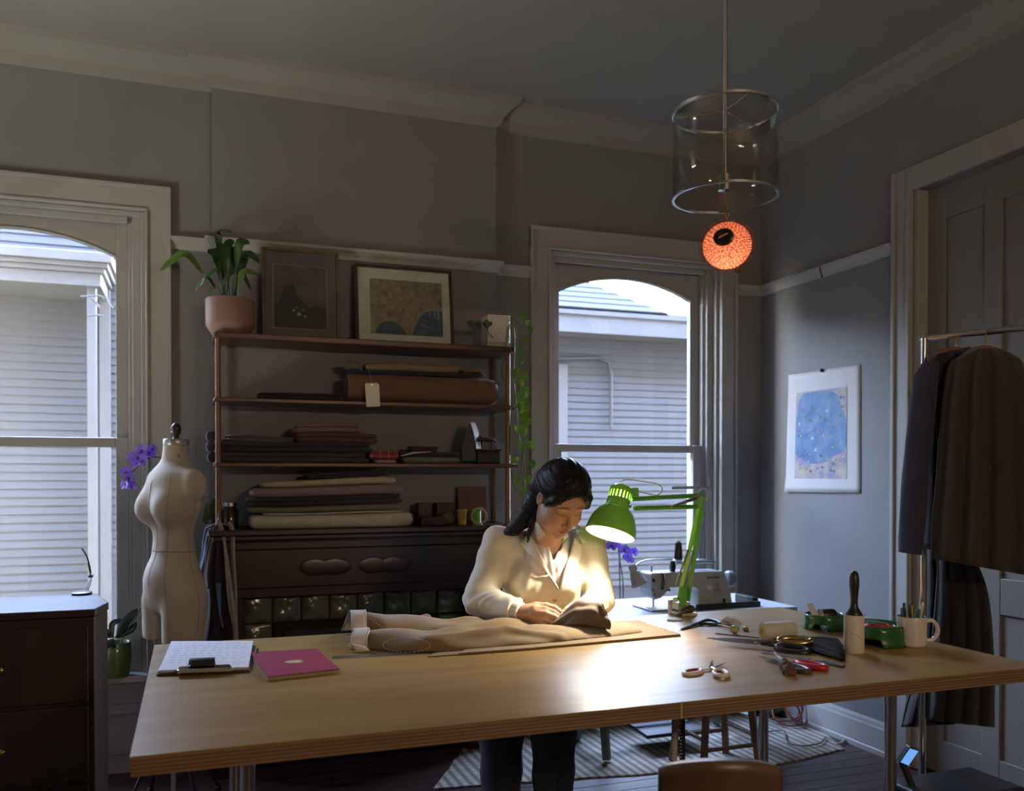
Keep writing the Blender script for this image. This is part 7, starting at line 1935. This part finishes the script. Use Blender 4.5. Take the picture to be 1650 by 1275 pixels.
for s in (-1, 1):
    tint(blob((s * .042, .085, -.035), (.026, .03, .022)) * .35, (0.52, 0.20, 0.15))
    tint(blob((s * .078, -.01, 0), (.012, .025, .035)) * .4, (0.45, 0.17, 0.12))
    brow = np.exp(-((np.abs(q[:, 0] - s * .033) / .020) ** 4)) * np.exp(-(((q[:, 2] - .0335 - .010 * (1 - ((q[:, 0] - s * .030) / .022) ** 2) * .5) / .0044) ** 2)) * (q[:, 1] > .05) * inh
    tint(brow * .95, (0.035, 0.022, 0.018))
    lash = np.exp(-((np.abs(q[:, 0] - s * .0325) / .0165) ** 4)) * np.exp(-(((q[:, 2] - .0035 + .10 * np.abs(q[:, 0] - s * .0325) * .5) / .0032) ** 2)) * (q[:, 1] > .05) * inh
    tint(lash * .95, (0.02, 0.013, 0.012))
    tint(blob((s * .0065, .106, -.042), (.0045, .006, .004)), (0.10, 0.04, 0.03))
lip = np.exp(-((q[:, 0] / .0205) ** 4)) * np.exp(-(((q[:, 2] + .068) / .0105) ** 4)) * (q[:, 1] > .092) * inh
tint(lip * .8, (0.36, 0.10, 0.085))
tint(np.exp(-((q[:, 0] / .021) ** 4)) * np.exp(-(((q[:, 2] + .0682) / .0018) ** 2)) * (q[:, 1] > .088) * inh * .8, (0.12, 0.03, 0.03))  # shade of the mouth crease put into the skin colour
tint(blob((0, .111, -.03), (.014, .014, .014)) * .25, (0.5, 0.2, 0.15))
M_skin_ = attr_mat('skin', 0.42, sub=0.12, bump=0.03, bscale=500)
pr_w = view2world(np.array([[vf(874, 1000, 3.52)[0], 3.55, 0.0]]))[0]
Vw = view2world(V)
me_o = npmesh('person', Vw - np.array(pr_w), Q, M_skin_, None, colors=colr, local=True)
me_o.location = Vector(pr_w)
tag(me_o, 'person in cream jacket bending over the table to hand sew', 'person')
PERSON = me_o
def vmesh(name, V, Q, mat, parent=PERSON, **k):
    return npmesh(name, view2world(V), Q, mat, parent, **k)
def pxy(P):
    v = np.maximum(P[:, 1], .5)
    return CX + FPX * P[:, 0] / v, 766 + FPX * (EYE - P[:, 2]) / v
def tri_sd(P, T):
    """signed distance (metres, approx.) to a convex outline in pixels, negative inside"""
    x, y = pxy(P); d = np.full(len(P), -1e9, np.float32)
    n = len(T); ar = sum(T[i][0] * T[(i + 1) % n][1] - T[(i + 1) % n][0] * T[i][1] for i in range(n))
    for i in range(n):
        (x0, y0), (x1, y1) = T[i], T[(i + 1) % n]
        L = math.hypot(x1 - x0, y1 - y0); s = ((x - x0) * (y1 - y0) - (y - y0) * (x1 - x0)) / L * (1 if ar > 0 else -1)
        d = np.maximum(d, s)
    return d * 0.0023
# ---- hair
def hair_sdf(P):
    q = head_local(P)
    d = s_ell(q, (0, -0.018, 0.046), (0.088, 0.108, 0.104))
    d = smin(d, s_ell(q, (0, 0.012, 0.085), (0.070, 0.080, 0.062)), 0.04)
    d = smin(d, s_ell(q, (0, -0.075, 0.0), (0.070, 0.050, 0.070)), 0.05)
    op = s_ell(q, (0.004, 0.120, -0.026), (0.078, 0.096, 0.124))
    d = smax(d, -op, 0.010)
    ear = s_ell(q, (-0.090, 0.000, -0.012), (0.030, 0.032, 0.036)); d = smax(d, -ear, 0.008)
    d = smax(d, -(q[:, 2] + 0.055 - 0.25 * (q[:, 1] + 0.08)), 0.02)
    # strands sweeping back over the ear and down behind the shoulder
    t = chain(P, [vf(878, 785, 3.25), vf(862, 812, 3.29), vf(845, 836, 3.33), vf(828, 852, 3.36), vf(818, 858, 3.38)], (0.045, 0.040, 0.032, 0.024, 0.016), 0.02)
    d = smin(d, t, 0.025)
    t = chain(P, [vf(868, 815, 3.25), vf(860, 838, 3.27), vf(853, 858, 3.285), vf(850, 874, 3.29)], (0.017, 0.013, 0.008, 0.003), 0.01)
    d = smin(d, t, 0.012)
    t = chain(P, [hpt(0.066, 0.060, 0.060), hpt(0.082, 0.050, 0.015), hpt(0.088, 0.040, -0.012)], (0.018, 0.012, 0.004), 0.01)
    d = smin(d, t, 0.014)
    t = chain(P, [hpt(-0.062, 0.060, 0.050), hpt(-0.078, 0.040, 0.016)], (0.016, 0.010), 0.01)
    d = smin(d, t, 0.014)
    g = np.sin(q[:, 0] * 260 + 40 * q[:, 1] + 18 * np.sin(q[:, 2] * 30)) + .6 * np.sin(q[:, 0] * 530 - 90 * q[:, 2])
    return d - 0.0011 * g
V, Q = surf(hair_sdf, vf(800, 880, 3.3) - np.array([0.02, .36, .02]), vf(965, 735, 3.2) + np.array([0.03, .22, .03]), 0.003, 6)
M_hair = pm('black_hair', (0.008, 0.007, 0.008), 0.42, spec=0.22, var=0.3, scale=30, bump=0.5, bscale=70, stretch=(6, 1, 1))
hair = vmesh('hair', relax(V, Q, 1, .3), Q, M_hair)
random.seed(14)
b = MB()
def v2w(p): return Vector(view2world(np.array([p]))[0])
for k in range(70):
    if k < 40:
        a = [vf(876 + random.uniform(-6, 4), 790 + random.uniform(-12, 8), 3.21), vf(858 + random.uniform(-5, 6), 822 + random.uniform(-6, 6), 3.25), vf(836 + random.uniform(-10, 10), 848 + random.uniform(-8, 6), 3.31), vf(822 + random.uniform(-10, 14), 858 + random.uniform(-6, 6), 3.36)]
    else:
        x0 = random.uniform(875, 945)
        a = [vf(x0, 752 + abs(x0 - 912) * .35 - 4, 3.16), vf(x0 - 10, 748 + abs(x0 - 912) * .35 - random.uniform(0, 4), 3.19), vf(x0 - 24, 752 + abs(x0 - 920) * .5, 3.22)]
    b.tube(smoothpts([v2w(p) for p in a], 6), 0.0007, 3, caps=False)
b.build('loose_strands', M_hair, hair)
# ---- shirt
VSK = [(874, 846), (918, 852), (911, 872), (891, 902)]
def shirt_sdf(P):
    d = torso_sdf(P, -0.012)
    col = smax(s_caps(P, NB + np.array([0, 0.02, 0.02]), NB + np.array([0, 0.035, -0.05]), 0.074, 0.088), -s_caps(P, NB + np.array([0, 0.0, 0.10]), NB + np.array([0, 0.03, -0.05]), 0.062, 0.066), 0.004)
    d = smin(d, col, 0.02)
    cut = np.maximum(tri_sd(P, VSK), P[:, 1] - 3.40)
    d = smax(d, -cut, 0.006)
    x, y = pxy(P)
    d = d + 0.0016 * np.sin((x - 890 - (y - 900) * .1) * .55) * np.exp(-((x - 890) / 22) ** 2)
    for W_, E_ in ((W1_, ELL), (W2_, ELR)):
        t = (E_ - W_) / np.linalg.norm(E_ - W_)
        c = s_caps(P, W_ + t * 0.004, W_ + t * 0.06, 0.0365, 0.040)
        c = smax(c, -((P - W_.astype(np.float32)) @ t.astype(np.float32)) - 0.0, 0.004)
        d = smin(d, c, 0.004)
    return d
M_shirt = pm('white_shirt', (0.70, 0.69, 0.70), 0.75, var=0.03, bump=0.1, bscale=300)
V, Q = surf(shirt_sdf, lo_, (hi_[0], hi_[1], 1.42), 0.0042, 6)
vmesh('shirt', relax(V, Q, 1, .3), Q, M_shirt)
# ---- jacket
VJ = [(846, 838), (934, 840), (925, 872), (901.5, 951), (868, 898)]
def wv(P, k, a):
    return a * np.sin(P @ np.array(k, np.float32))
def jacket_sdf(P):
    d = torso_sdf(P, 0.004)
    d = smin(d, s_ell(P, vf(874, 1060, 3.51), (0.176, 0.118, 0.17)), 0.05)
    d = smin(d, s_caps(P, NB + np.array([-0.055, .05, -0.005]), SHL + np.array([0, 0, 0.018]), 0.040, 0.058), 0.03)
    d = smin(d, s_caps(P, NB + np.array([0.055, .05, -0.005]), SHR + np.array([0, 0, 0.014]), 0.040, 0.056), 0.03)
    for S_, E_, W_, r, sg in ((SHL, ELL, W1_, (0.064, 0.061, 0.043), 1), (SHR, ELR, W2_, (0.060, 0.052, 0.042), -1)):
        t = (E_ - W_) / np.linalg.norm(E_ - W_)
        up = s_caps(P, S_, E_, r[0], r[1]); fo = s_caps(P, E_, W_, r[1], r[2])
        fo = smax(fo, -((P - W_.astype(np.float32)) @ t.astype(np.float32)) + 0.030, 0.006)
        a = smin(up, fo, 0.018)
        de = np.sqrt(((P - E_.astype(np.float32)) ** 2).sum(1))
        tw = (P - E_.astype(np.float32)) @ ((S_ - W_) / np.linalg.norm(S_ - W_)).astype(np.float32)
        fold_ = np.sin(tw * 150 + 20 * P[:, 0] + 4 * np.sin(P[:, 1] * 50)) * np.exp(-(de / 0.085) ** 2) * 0.0045
        fold_ += np.sin((P - S_.astype(np.float32)) @ np.array([40 * sg, 30, 45], np.float32)) * 0.0022 * np.exp(-((de - .2) / .12) ** 2)
        a = a - fold_
        d = smin(d, a, 0.022)
    x, y = pxy(P)
    d = d - 0.0030 * np.sin((x - 830) * .30 + (y - 900) * .05 + 2 * np.sin(y * .04)) * np.exp(-((x - 845) / 30) ** 2) * (y > 890)
    d = d - 0.0022 * np.sin((x - 950) * .22 - (y - 900) * .09) * np.exp(-((x - 935) / 22) ** 2) * (y > 880)
    d = d - 0.0016 * np.sin(y * .16 + x * .11)
    cut = np.maximum(tri_sd(P, VJ), P[:, 1] - 3.42)
    d = smax(d, -cut, 0.005)
    nkc = s_caps(P, NB + np.array([0, -0.02, 0.14]), NB + np.array([0, 0.03, -0.02]), 0.085, 0.080)
    d = smax(d, -nkc, 0.006)
    d = smax(d, 0.845 - P[:, 2], 0.004)
    return d
M_jack = pm('cream_jacket', (0.74, 0.69, 0.57), 0.8, var=0.05, scale=8, bump=0.15, bscale=420, sheen=0.1)
V, Q = surf(jacket_sdf, (lo_[0] - .03, lo_[1], 0.82), (hi_[0] + .02, 3.72, 1.45), 0.0042, 6)
jacket = vmesh('jacket', relax(V, Q, 1, .3), Q, M_jack)
def cast(sdf, px, py, d0=3.0, d1=3.7, off=0.0):
    """first hit of the pixel's line of sight with a solid, pulled towards the camera by off"""
    px = np.atleast_1d(px).astype(float); py = np.atleast_1d(py).astype(float)
    dep = np.full(len(px), d0)
    def pt(dd): return np.stack([(px - CX) / FPX * dd, dd, EYE + (766 - py) / FPX * dd], 1)
    for _ in range(60):
        s = sdf(pt(dep).astype(np.float32)); dep = np.minimum(dep + np.maximum(s * .7, -0.01), d1)
    return pt(dep - off)
def patch(name, Lp, Rp, sdf, off, mat, parent, nu=8, nv=16, solid=0.004, lift=0.0):
    Lq = smoothpts([(x, y, 0) for x, y in Lp], 8); Rq = smoothpts([(x, y, 0) for x, y in Rp], 8)
    def pick(P, v):
        i = v * (len(P) - 1); k = min(int(i), len(P) - 2); return P[k].lerp(P[k + 1], i - k)
    pxs, pys, us = [], [], []
    for j in range(nv + 1):
        for i in range(nu + 1):
            p = pick(Lq, j / nv).lerp(pick(Rq, j / nv), i / nu); pxs.append(p.x); pys.append(p.y); us.append(i / nu)
    W_ = cast(sdf, pxs, pys, off=off)
    # bridge places where the sight line slips past the edge
    D = W_[:, 1]; md = np.median(D)
    bad = D > md + 0.06
    W_[bad] = (np.stack([(np.array(pxs) - CX) / FPX * md, np.full(len(pxs), md), EYE + (766 - np.array(pys)) / FPX * md], 1))[bad]
    W_[:, 1] -= lift * np.array(us)
    Q_ = np.array([(j * (nu + 1) + i, j * (nu + 1) + i + 1, (j + 1) * (nu + 1) + i + 1, (j + 1) * (nu + 1) + i) for j in range(nv) for i in range(nu)])
    for _ in range(2):
        G_ = W_[:, 1].reshape(nv + 1, nu + 1); G2 = G_.copy(); G2[1:-1] = (G_[:-2] + 2 * G_[1:-1] + G_[2:]) / 4; W_[:, 1] = G2.ravel()
    o = vmesh(name, W_, Q_, mat, parent)
    m = o.modifiers.new('solid', 'SOLIDIFY'); m.thickness = solid; m.offset = 0
    return o
full = lambda P: np.minimum(jacket_sdf(P), shirt_sdf(P))
patch('lapel', [(837, 876), (853, 893), (874, 914), (889, 934), (901, 951)], [(853, 858), (864, 880), (878, 908), (890, 932), (902, 951)], full, 0.011, M_jack, jacket, lift=-0.003)
patch('lapel', [(925, 866), (919, 888), (912, 912), (906, 934), (902, 951)], [(938, 879), (936, 896), (927, 918), (914, 937), (903, 951)], full, 0.010, M_jack, jacket)
patch('collar', [(846, 823), (836, 836), (828, 850)], [(862, 836), (858, 848), (851, 860)], full, 0.007, M_jack, jacket, 8, 10)
patch('collar', [(928, 845), (931, 858), (936, 876)], [(938, 850), (943, 862), (945, 876)], full, 0.006, M_jack, jacket, 8, 10)
patch('shirt_collar', [(861, 842), (862, 856), (867, 872)], [(867, 842), (874, 852), (880, 862)], lambda P: np.minimum(full(P), body_sdf(P)), 0.004, M_shirt, PERSON, 8, 10)
patch('shirt_collar', [(909, 862), (907, 872), (906, 882)], [(922, 856), (919, 866), (913, 884)], lambda P: np.minimum(full(P), body_sdf(P)), 0.005, M_shirt, PERSON, 8, 10)
for (x, y, s) in ((894, 967, .0095), (805, 1001, .006), (808, 1003.5, .006), (893, 992, .0095)):
    p = v2w(cast(jacket_sdf, x, y, off=0.001)[0]); b = MB()
    b.lathe([(0, -.002), (s * .9, -.002), (s, 0), (s * .9, .002), (s * .6, .0014), (0, .0012)], 16, frame(p, -FWD)); b.build('button', pm('horn_button', (0.42, 0.38, 0.28), 0.35), jacket, smooth=True)
patch('pocket_welt', [(921, 919), (921, 922.5)], [(936, 914), (936, 917.5)], jacket_sdf, 0.003, M_jack, jacket, 6, 2, 0.002)
# wristwatch
b = MB(); _t = Vector(view2world(np.array([ELR]))[0] - view2world(np.array([W2_]))[0]).normalized(); wc = v2w(W2_) + _t * 0.0
b.lathe([(0.0275, -.006), (0.029, -.005), (0.029, .005), (0.0275, .006)], 28, frame(wc, _t), caps=False); b.build('watch_strap', M_brass, PERSON, smooth=True, solid=0.001)
# needle
b = MB(); b.tube([v2w(vf(899, 990, 3.165)), v2w(vf(911, 984, 3.185))], 0.0007, 5); b.build('needle', M_chrome, PERSON)
b = MB(); b.ball(v2w(vf(905.5, 990, 3.172)), 0.0055, 10); b.build('thimble', pm('ivory_thimble', (0.7, 0.66, 0.58), 0.4), PERSON, smooth=True)
# ---- trousers and shoes
LEGL, LEGR = vf(808, 1200, 3.60), vf(892, 1200, 3.58)
def legs_sdf(P):
    d = s_ell(P, np.array([(LEGL[0] + LEGR[0]) / 2, 3.56, 0.86]), (0.185, 0.14, 0.15))
    for L in (LEGL, LEGR):
        c = (L[0] + LEGL[0] * 0 + 0, L[1])
        l = chain(P, [np.array([c[0], c[1], 0.80]), np.array([c[0], c[1] - .01, 0.48]), np.array([c[0], c[1] + .02, 0.07])], (0.108, 0.092, 0.078), 0.02)
        d = smin(d, l, 0.015)
    d = d - 0.003 * np.sin(P[:, 2] * 42 + 30 * P[:, 0])
    return smax(d, 0.05 - P[:, 2], 0.006)
V, Q = surf(legs_sdf, (LEGL[0] - .16, 3.36, 0.0), (LEGR[0] + .16, 3.78, 1.0), 0.008, 6)
vmesh('trousers', relax(V, Q, 1, .4), Q, cloth_mat('navy_trouser_cloth', (0.020, 0.022, 0.038)))
for L in (LEGL, LEGR):
    def shoe(P):
        d = smin(s_caps(P, (L[0], L[1] + .05, 0.045), (L[0], L[1] - .06, 0.045), 0.042, 0.038), s_caps(P, (L[0], L[1] - .06, 0.04), (L[0], L[1] - .14, 0.035), 0.042, 0.032), 0.02)
        d = smin(d, s_caps(P, (L[0], L[1] + .02, 0.05), (L[0], L[1] + .02, 0.12), 0.042, 0.04), 0.02)
        return smax(d, 0.002 - P[:, 2], 0.004)
    V, Q = surf(shoe, (L[0] - .07, L[1] - .22, -0.01), (L[0] + .07, L[1] + .13, 0.2), 0.006, 6)
    vmesh('shoe', V, Q, M_black)
# ================================================================== basted trousers on the table
M_kh = pm('khaki_wool', (0.205, 0.135, 0.066), 0.85, var=0.06, scale=12, bump=0.25, bscale=420, sheen=0.12)
M_khd = pm('brown_wool_wrong_side', (0.12, 0.082, 0.058), 0.8, var=0.08, scale=14, bump=0.2, bscale=420, sheen=0.15)
M_canv = pm('waistband_canvas', (0.52, 0.47, 0.42), 0.85, var=0.06, bump=0.3, bscale=500)
def trow(rows):
    """rows of (px, py on the table, half width, height) -> arrays over X"""
    P = [lay(r[0], r[1]) for r in rows]
    return np.array([p.x for p in P]), np.array([p.y for p in P]), np.array([r[2] for r in rows]), np.array([r[3] for r in rows])
LF = trow([(586, 1042, .070, .048), (620, 1043, .095, .050), (660, 1043, .110, .049), (700, 1042, .115, .046), (745, 1039, .120, .042), (790, 1035, .125, .040), (835, 1032, .125, .038), (880, 1028, .125, .036), (930, 1024, .115, .034), (980, 1020, .105, .030), (1022, 1016.5, .08, .026)])
LB = trow([(584, 1027, .080, .083), (612, 1027, .095, .080), (650, 1025, .105, .068), (690, 1023, .110, .054), (740, 1020, .115, .042), (790, 1018, .115, .037), (850, 1015, .11, .034), (910, 1012, .09, .030)])
def leg_field(P, T):
    X, Yc, Wd, Hh = T
    x = P[:, 0]
    yc = np.interp(x, X, Yc); w = np.interp(x, X, Wd); h = np.interp(x, X, Hh)
    y = (P[:, 1] - yc) / w; z = (P[:, 2] - TZ - 0.001) / h
    z = np.where(z < 0, z * 6, z)
    r = (np.abs(y) ** 2.3 + np.abs(z) ** 2.0) ** (1 / 2.15)
    d = (r - 1) * np.minimum(w, h) * .8
    e = np.maximum(X[0] - x, x - X[-1])
    return smax(d, e, 0.012)
def folds(P):
    x, y = P[:, 0], P[:, 1]
    f = 0.0075 * np.sin(9 * x + 26 * y) * np.sin(17 * x - 9 * y + 1.2)
    f += 0.0045 * np.sin(44 * (y - .35 * x)) * np.exp(-((x - 0.95) / .30) ** 2)
    return f
ridge_a, ridge_b = lay(690, 1050), lay(815, 1036)
def trousers_sdf(P):
    fo = folds(P) * np.clip((P[:, 2] - TZ - 0.01) / 0.03, 0, 1)
    a = leg_field(P, LF) - fo * .8; c = leg_field(P, LB) - fo
    d = smin(a, c, 0.007)
    r = s_caps(P, (ridge_a.x, ridge_a.y, TZ + 0.030), (ridge_b.x, ridge_b.y - .01, TZ + 0.040), 0.012, 0.018)
    r2 = s_caps(P, (ridge_b.x, ridge_b.y - .01, TZ + 0.040), (lay(900, 1036).x, lay(900, 1036).y, TZ + 0.012), 0.018, 0.014)
    d = smin(d, smin(r, r2, .01), 0.022)
    fl = s_caps(P, at(655, 1003, 3.17), at(688, 996, 3.20), 0.013, 0.016)
    d = smin(d, fl, 0.014)
    return smax(d, TZ + 0.0012 - P[:, 2], 0.001)
p_lo = np.array([LF[0][0] - .03, lay(900, 1062).y - .06, TZ - 0.01]); p_hi = np.array([LF[0][-1] + .03, TY1 + .06, TZ + 0.15])
V, Q = surf(lambda P: trousers_sdf(P), p_lo, p_hi, 0.0055, 6)
trs = thing('basted_trousers', 'khaki wool trousers laid out half sewn with white basting', 'trousers', Vector(((p_lo[0] + p_hi[0]) / 2, (p_lo[1] + p_hi[1]) / 2, TZ)))
npmesh('legs', relax(V, Q, 2, .4), Q, M_kh, trs)
# canvas waistbands standing at the waist end
def band(T, x0px, x1px, grow, a0, a1, tail=None):
    X, Yc, Wd, Hh = T
    yc, w, h = Yc[0], Wd[0] + grow, Hh[0] + grow
    xa, xb = T[0][0] - 0.040, T[0][0] + 0.010
    b = MB()
    n = 26
    def fn(u, v):
        a = a0 + (a1 - a0) * v
        ca, sa = math.cos(a), math.sin(a)
        y = yc + w * math.copysign(abs(ca) ** .85, ca) + 0.006 * math.sin(5 * v + u * 2); z = TZ + 0.003 + h * max(0, sa) ** .9
        return Vector((xa + (xb - xa) * u + 0.006 * math.sin(v * 7) - 0.020 * (1 - max(0, sa)), y, z))
    b.grid(fn, 6, n)
    b.build('waistband', M_canv, trs, smooth=True, solid=0.003)
    b = MB(); b.tube([fn(1.0, v / 20) + Vector((0.001, 0, 0.001)) for v in range(21)], 0.0022, 6); b.build('waistband_edge', pm('white_edge', (0.62, 0.58, 0.52), 0.8), trs, smooth=True)
band(LB, 570, 594, 0.006, PI * .02, PI * 0.99)
band(LF, 566, 592, 0.006, PI * .35, PI * 0.99)
b = MB(); e0 = lay(572, 1052); 
def curl(u, v):
    return Vector((e0.x + 0.045 * u - 0.03 * v, e0.y - 0.012 + 0.02 * v * u, TZ + 0.004 + 0.028 * math.sin(v * 2.6) * (1 - .5 * u)))
b.grid(curl, 6, 14); b.build('waistband_tail', M_canv, trs, smooth=True, solid=0.003)
# basting stitches on the surface
def vcast(px, py, off=0.0012):
    r = ray(px, py); d = 2.7
    for _ in range(70):
        p = CAM + r * d
        s = float(trousers_sdf(np.array([[p.x, p.y, p.z]], np.float32))[0]); d += max(s * .7, -.004)
        if d > 3.6: return None
    return CAM + r * (d - off)
M_bst = pm('basting_thread', (0.75, 0.70, 0.62), 0.8)
b = MB()
def stitches(pts):
    for i in range(0, len(pts) - 1, 2):
        p, q_ = vcast(*pts[i]), vcast(*pts[i + 1])
        if p is not None and q_ is not None and (p - q_).length < 0.04:
            b.tube([p, (p + q_) / 2 - FWD * .0008, q_], 0.0011, 5)
stitches([(655 + 38 * math.cos(t), 1040 + 11.5 * math.sin(t)) for t in [2 * PI * i / 64 for i in range(65)]])
stitches([(597 + 2.2 * i, 997 + 1.6 * i) for i in range(10)])
stitches([(663 + 3 * i, 1001 - .3 * i) for i in range(8)])
b.build('basting_stitch', M_bst, trs, smooth=True)['kind'] = 'stuff'
# the turned-back hem she is sewing, bunched by the hands
rings = []
path = [(889, 1014, 3.13, .006), (899, 1010, 3.12, .017), (912, 1001, 3.12, .029), (925, 995, 3.12, .041), (938, 992, 3.12, .047), (950, 992, 3.115, .048), (961, 996, 3.11, .047), (970, 999, 3.105, .049), (975, 1000, 3.10, .050)]
for i, (x, y, d_, r_) in enumerate(path):
    c = at(x, y, d_); ring = []
    for j in range(48):
        a = 2 * PI * j / 48
        w = 1 + 0.16 * math.sin(3 * a + i * 1.15) + 0.10 * math.sin(7 * a - i * .9) + (0.14 * math.sin(i * 2.1 + a) if 2 < i < 7 else 0)
        p = c + Vector((0.15 * r_ * math.sin(a * 2 + i), 0, 0)) + Mv * (math.cos(a) * r_ * w * 1.15) + Vector((0, 0, 1)) * (math.sin(a) * r_ * w * 1.1) + RGT * (0.010 * math.sin(2 * a + i * 1.7))
        p.z = max(p.z, TZ + 0.030 + 0.002 * math.sin(a))
        ring.append(p)
    rings.append(ring)
b = MB(); b.loft(rings, caps=False); b.build('bunched_hem', M_khd, trs, smooth=True, solid=0.003, sub=1)
# flat panel of the same cloth
fp = thing('flat_fabric', 'flat khaki cloth panel under the trousers with raw right edge', 'fabric', lay(960, 1030))
for k, pix in enumerate(([(690, 1058), (860, 1046), (1097, 1024.5), (1028, 1003), (945, 1006), (860, 1013), (760, 1022)], [(740, 1053), (860, 1044), (1096, 1022.5), (1026, 1000.5), (945, 1004), (870, 1012), (790, 1022)])):
    P = [lay(*q_, 0.003 + k * .004) for q_ in pix]
    n = 9
    b = MB()
    vs = []
    poly = []
    for i in range(len(P)):
        a, c = P[i], P[(i + 1) % len(P)]
        for q_ in range(8):
            p = a.lerp(c, q_ / 8); poly.append((p.x + 0.0025 * mnoise.noise(Vector((p.x * 40, p.y * 40, k))), p.y + 0.0025 * mnoise.noise(Vector((p.y * 40, p.x * 40, k + 4)))))
    b.prism(poly, 0.0032, Matrix.Translation((0, 0, TZ + 0.0008 + k * 0.0038))); b.build('cloth_layer', M_kh, fp)
random.seed(18)
b = MB()
for k in range(60):
    t = random.random(); p = lay(1096, 1022.5, .008).lerp(lay(1026, 1000.5, .008), t)
    dv = Vector((random.uniform(.2, 1), random.uniform(-.6, .6), random.uniform(-.1, .25))) * random.uniform(.004, .012)
    b.tube([p, p + dv * .6 + Vector((0, 0, .001)), p + dv], 0.0006, 4)
b.build('raw_edge', pm('raw_threads', (0.36, 0.27, 0.15), 0.9), fp)
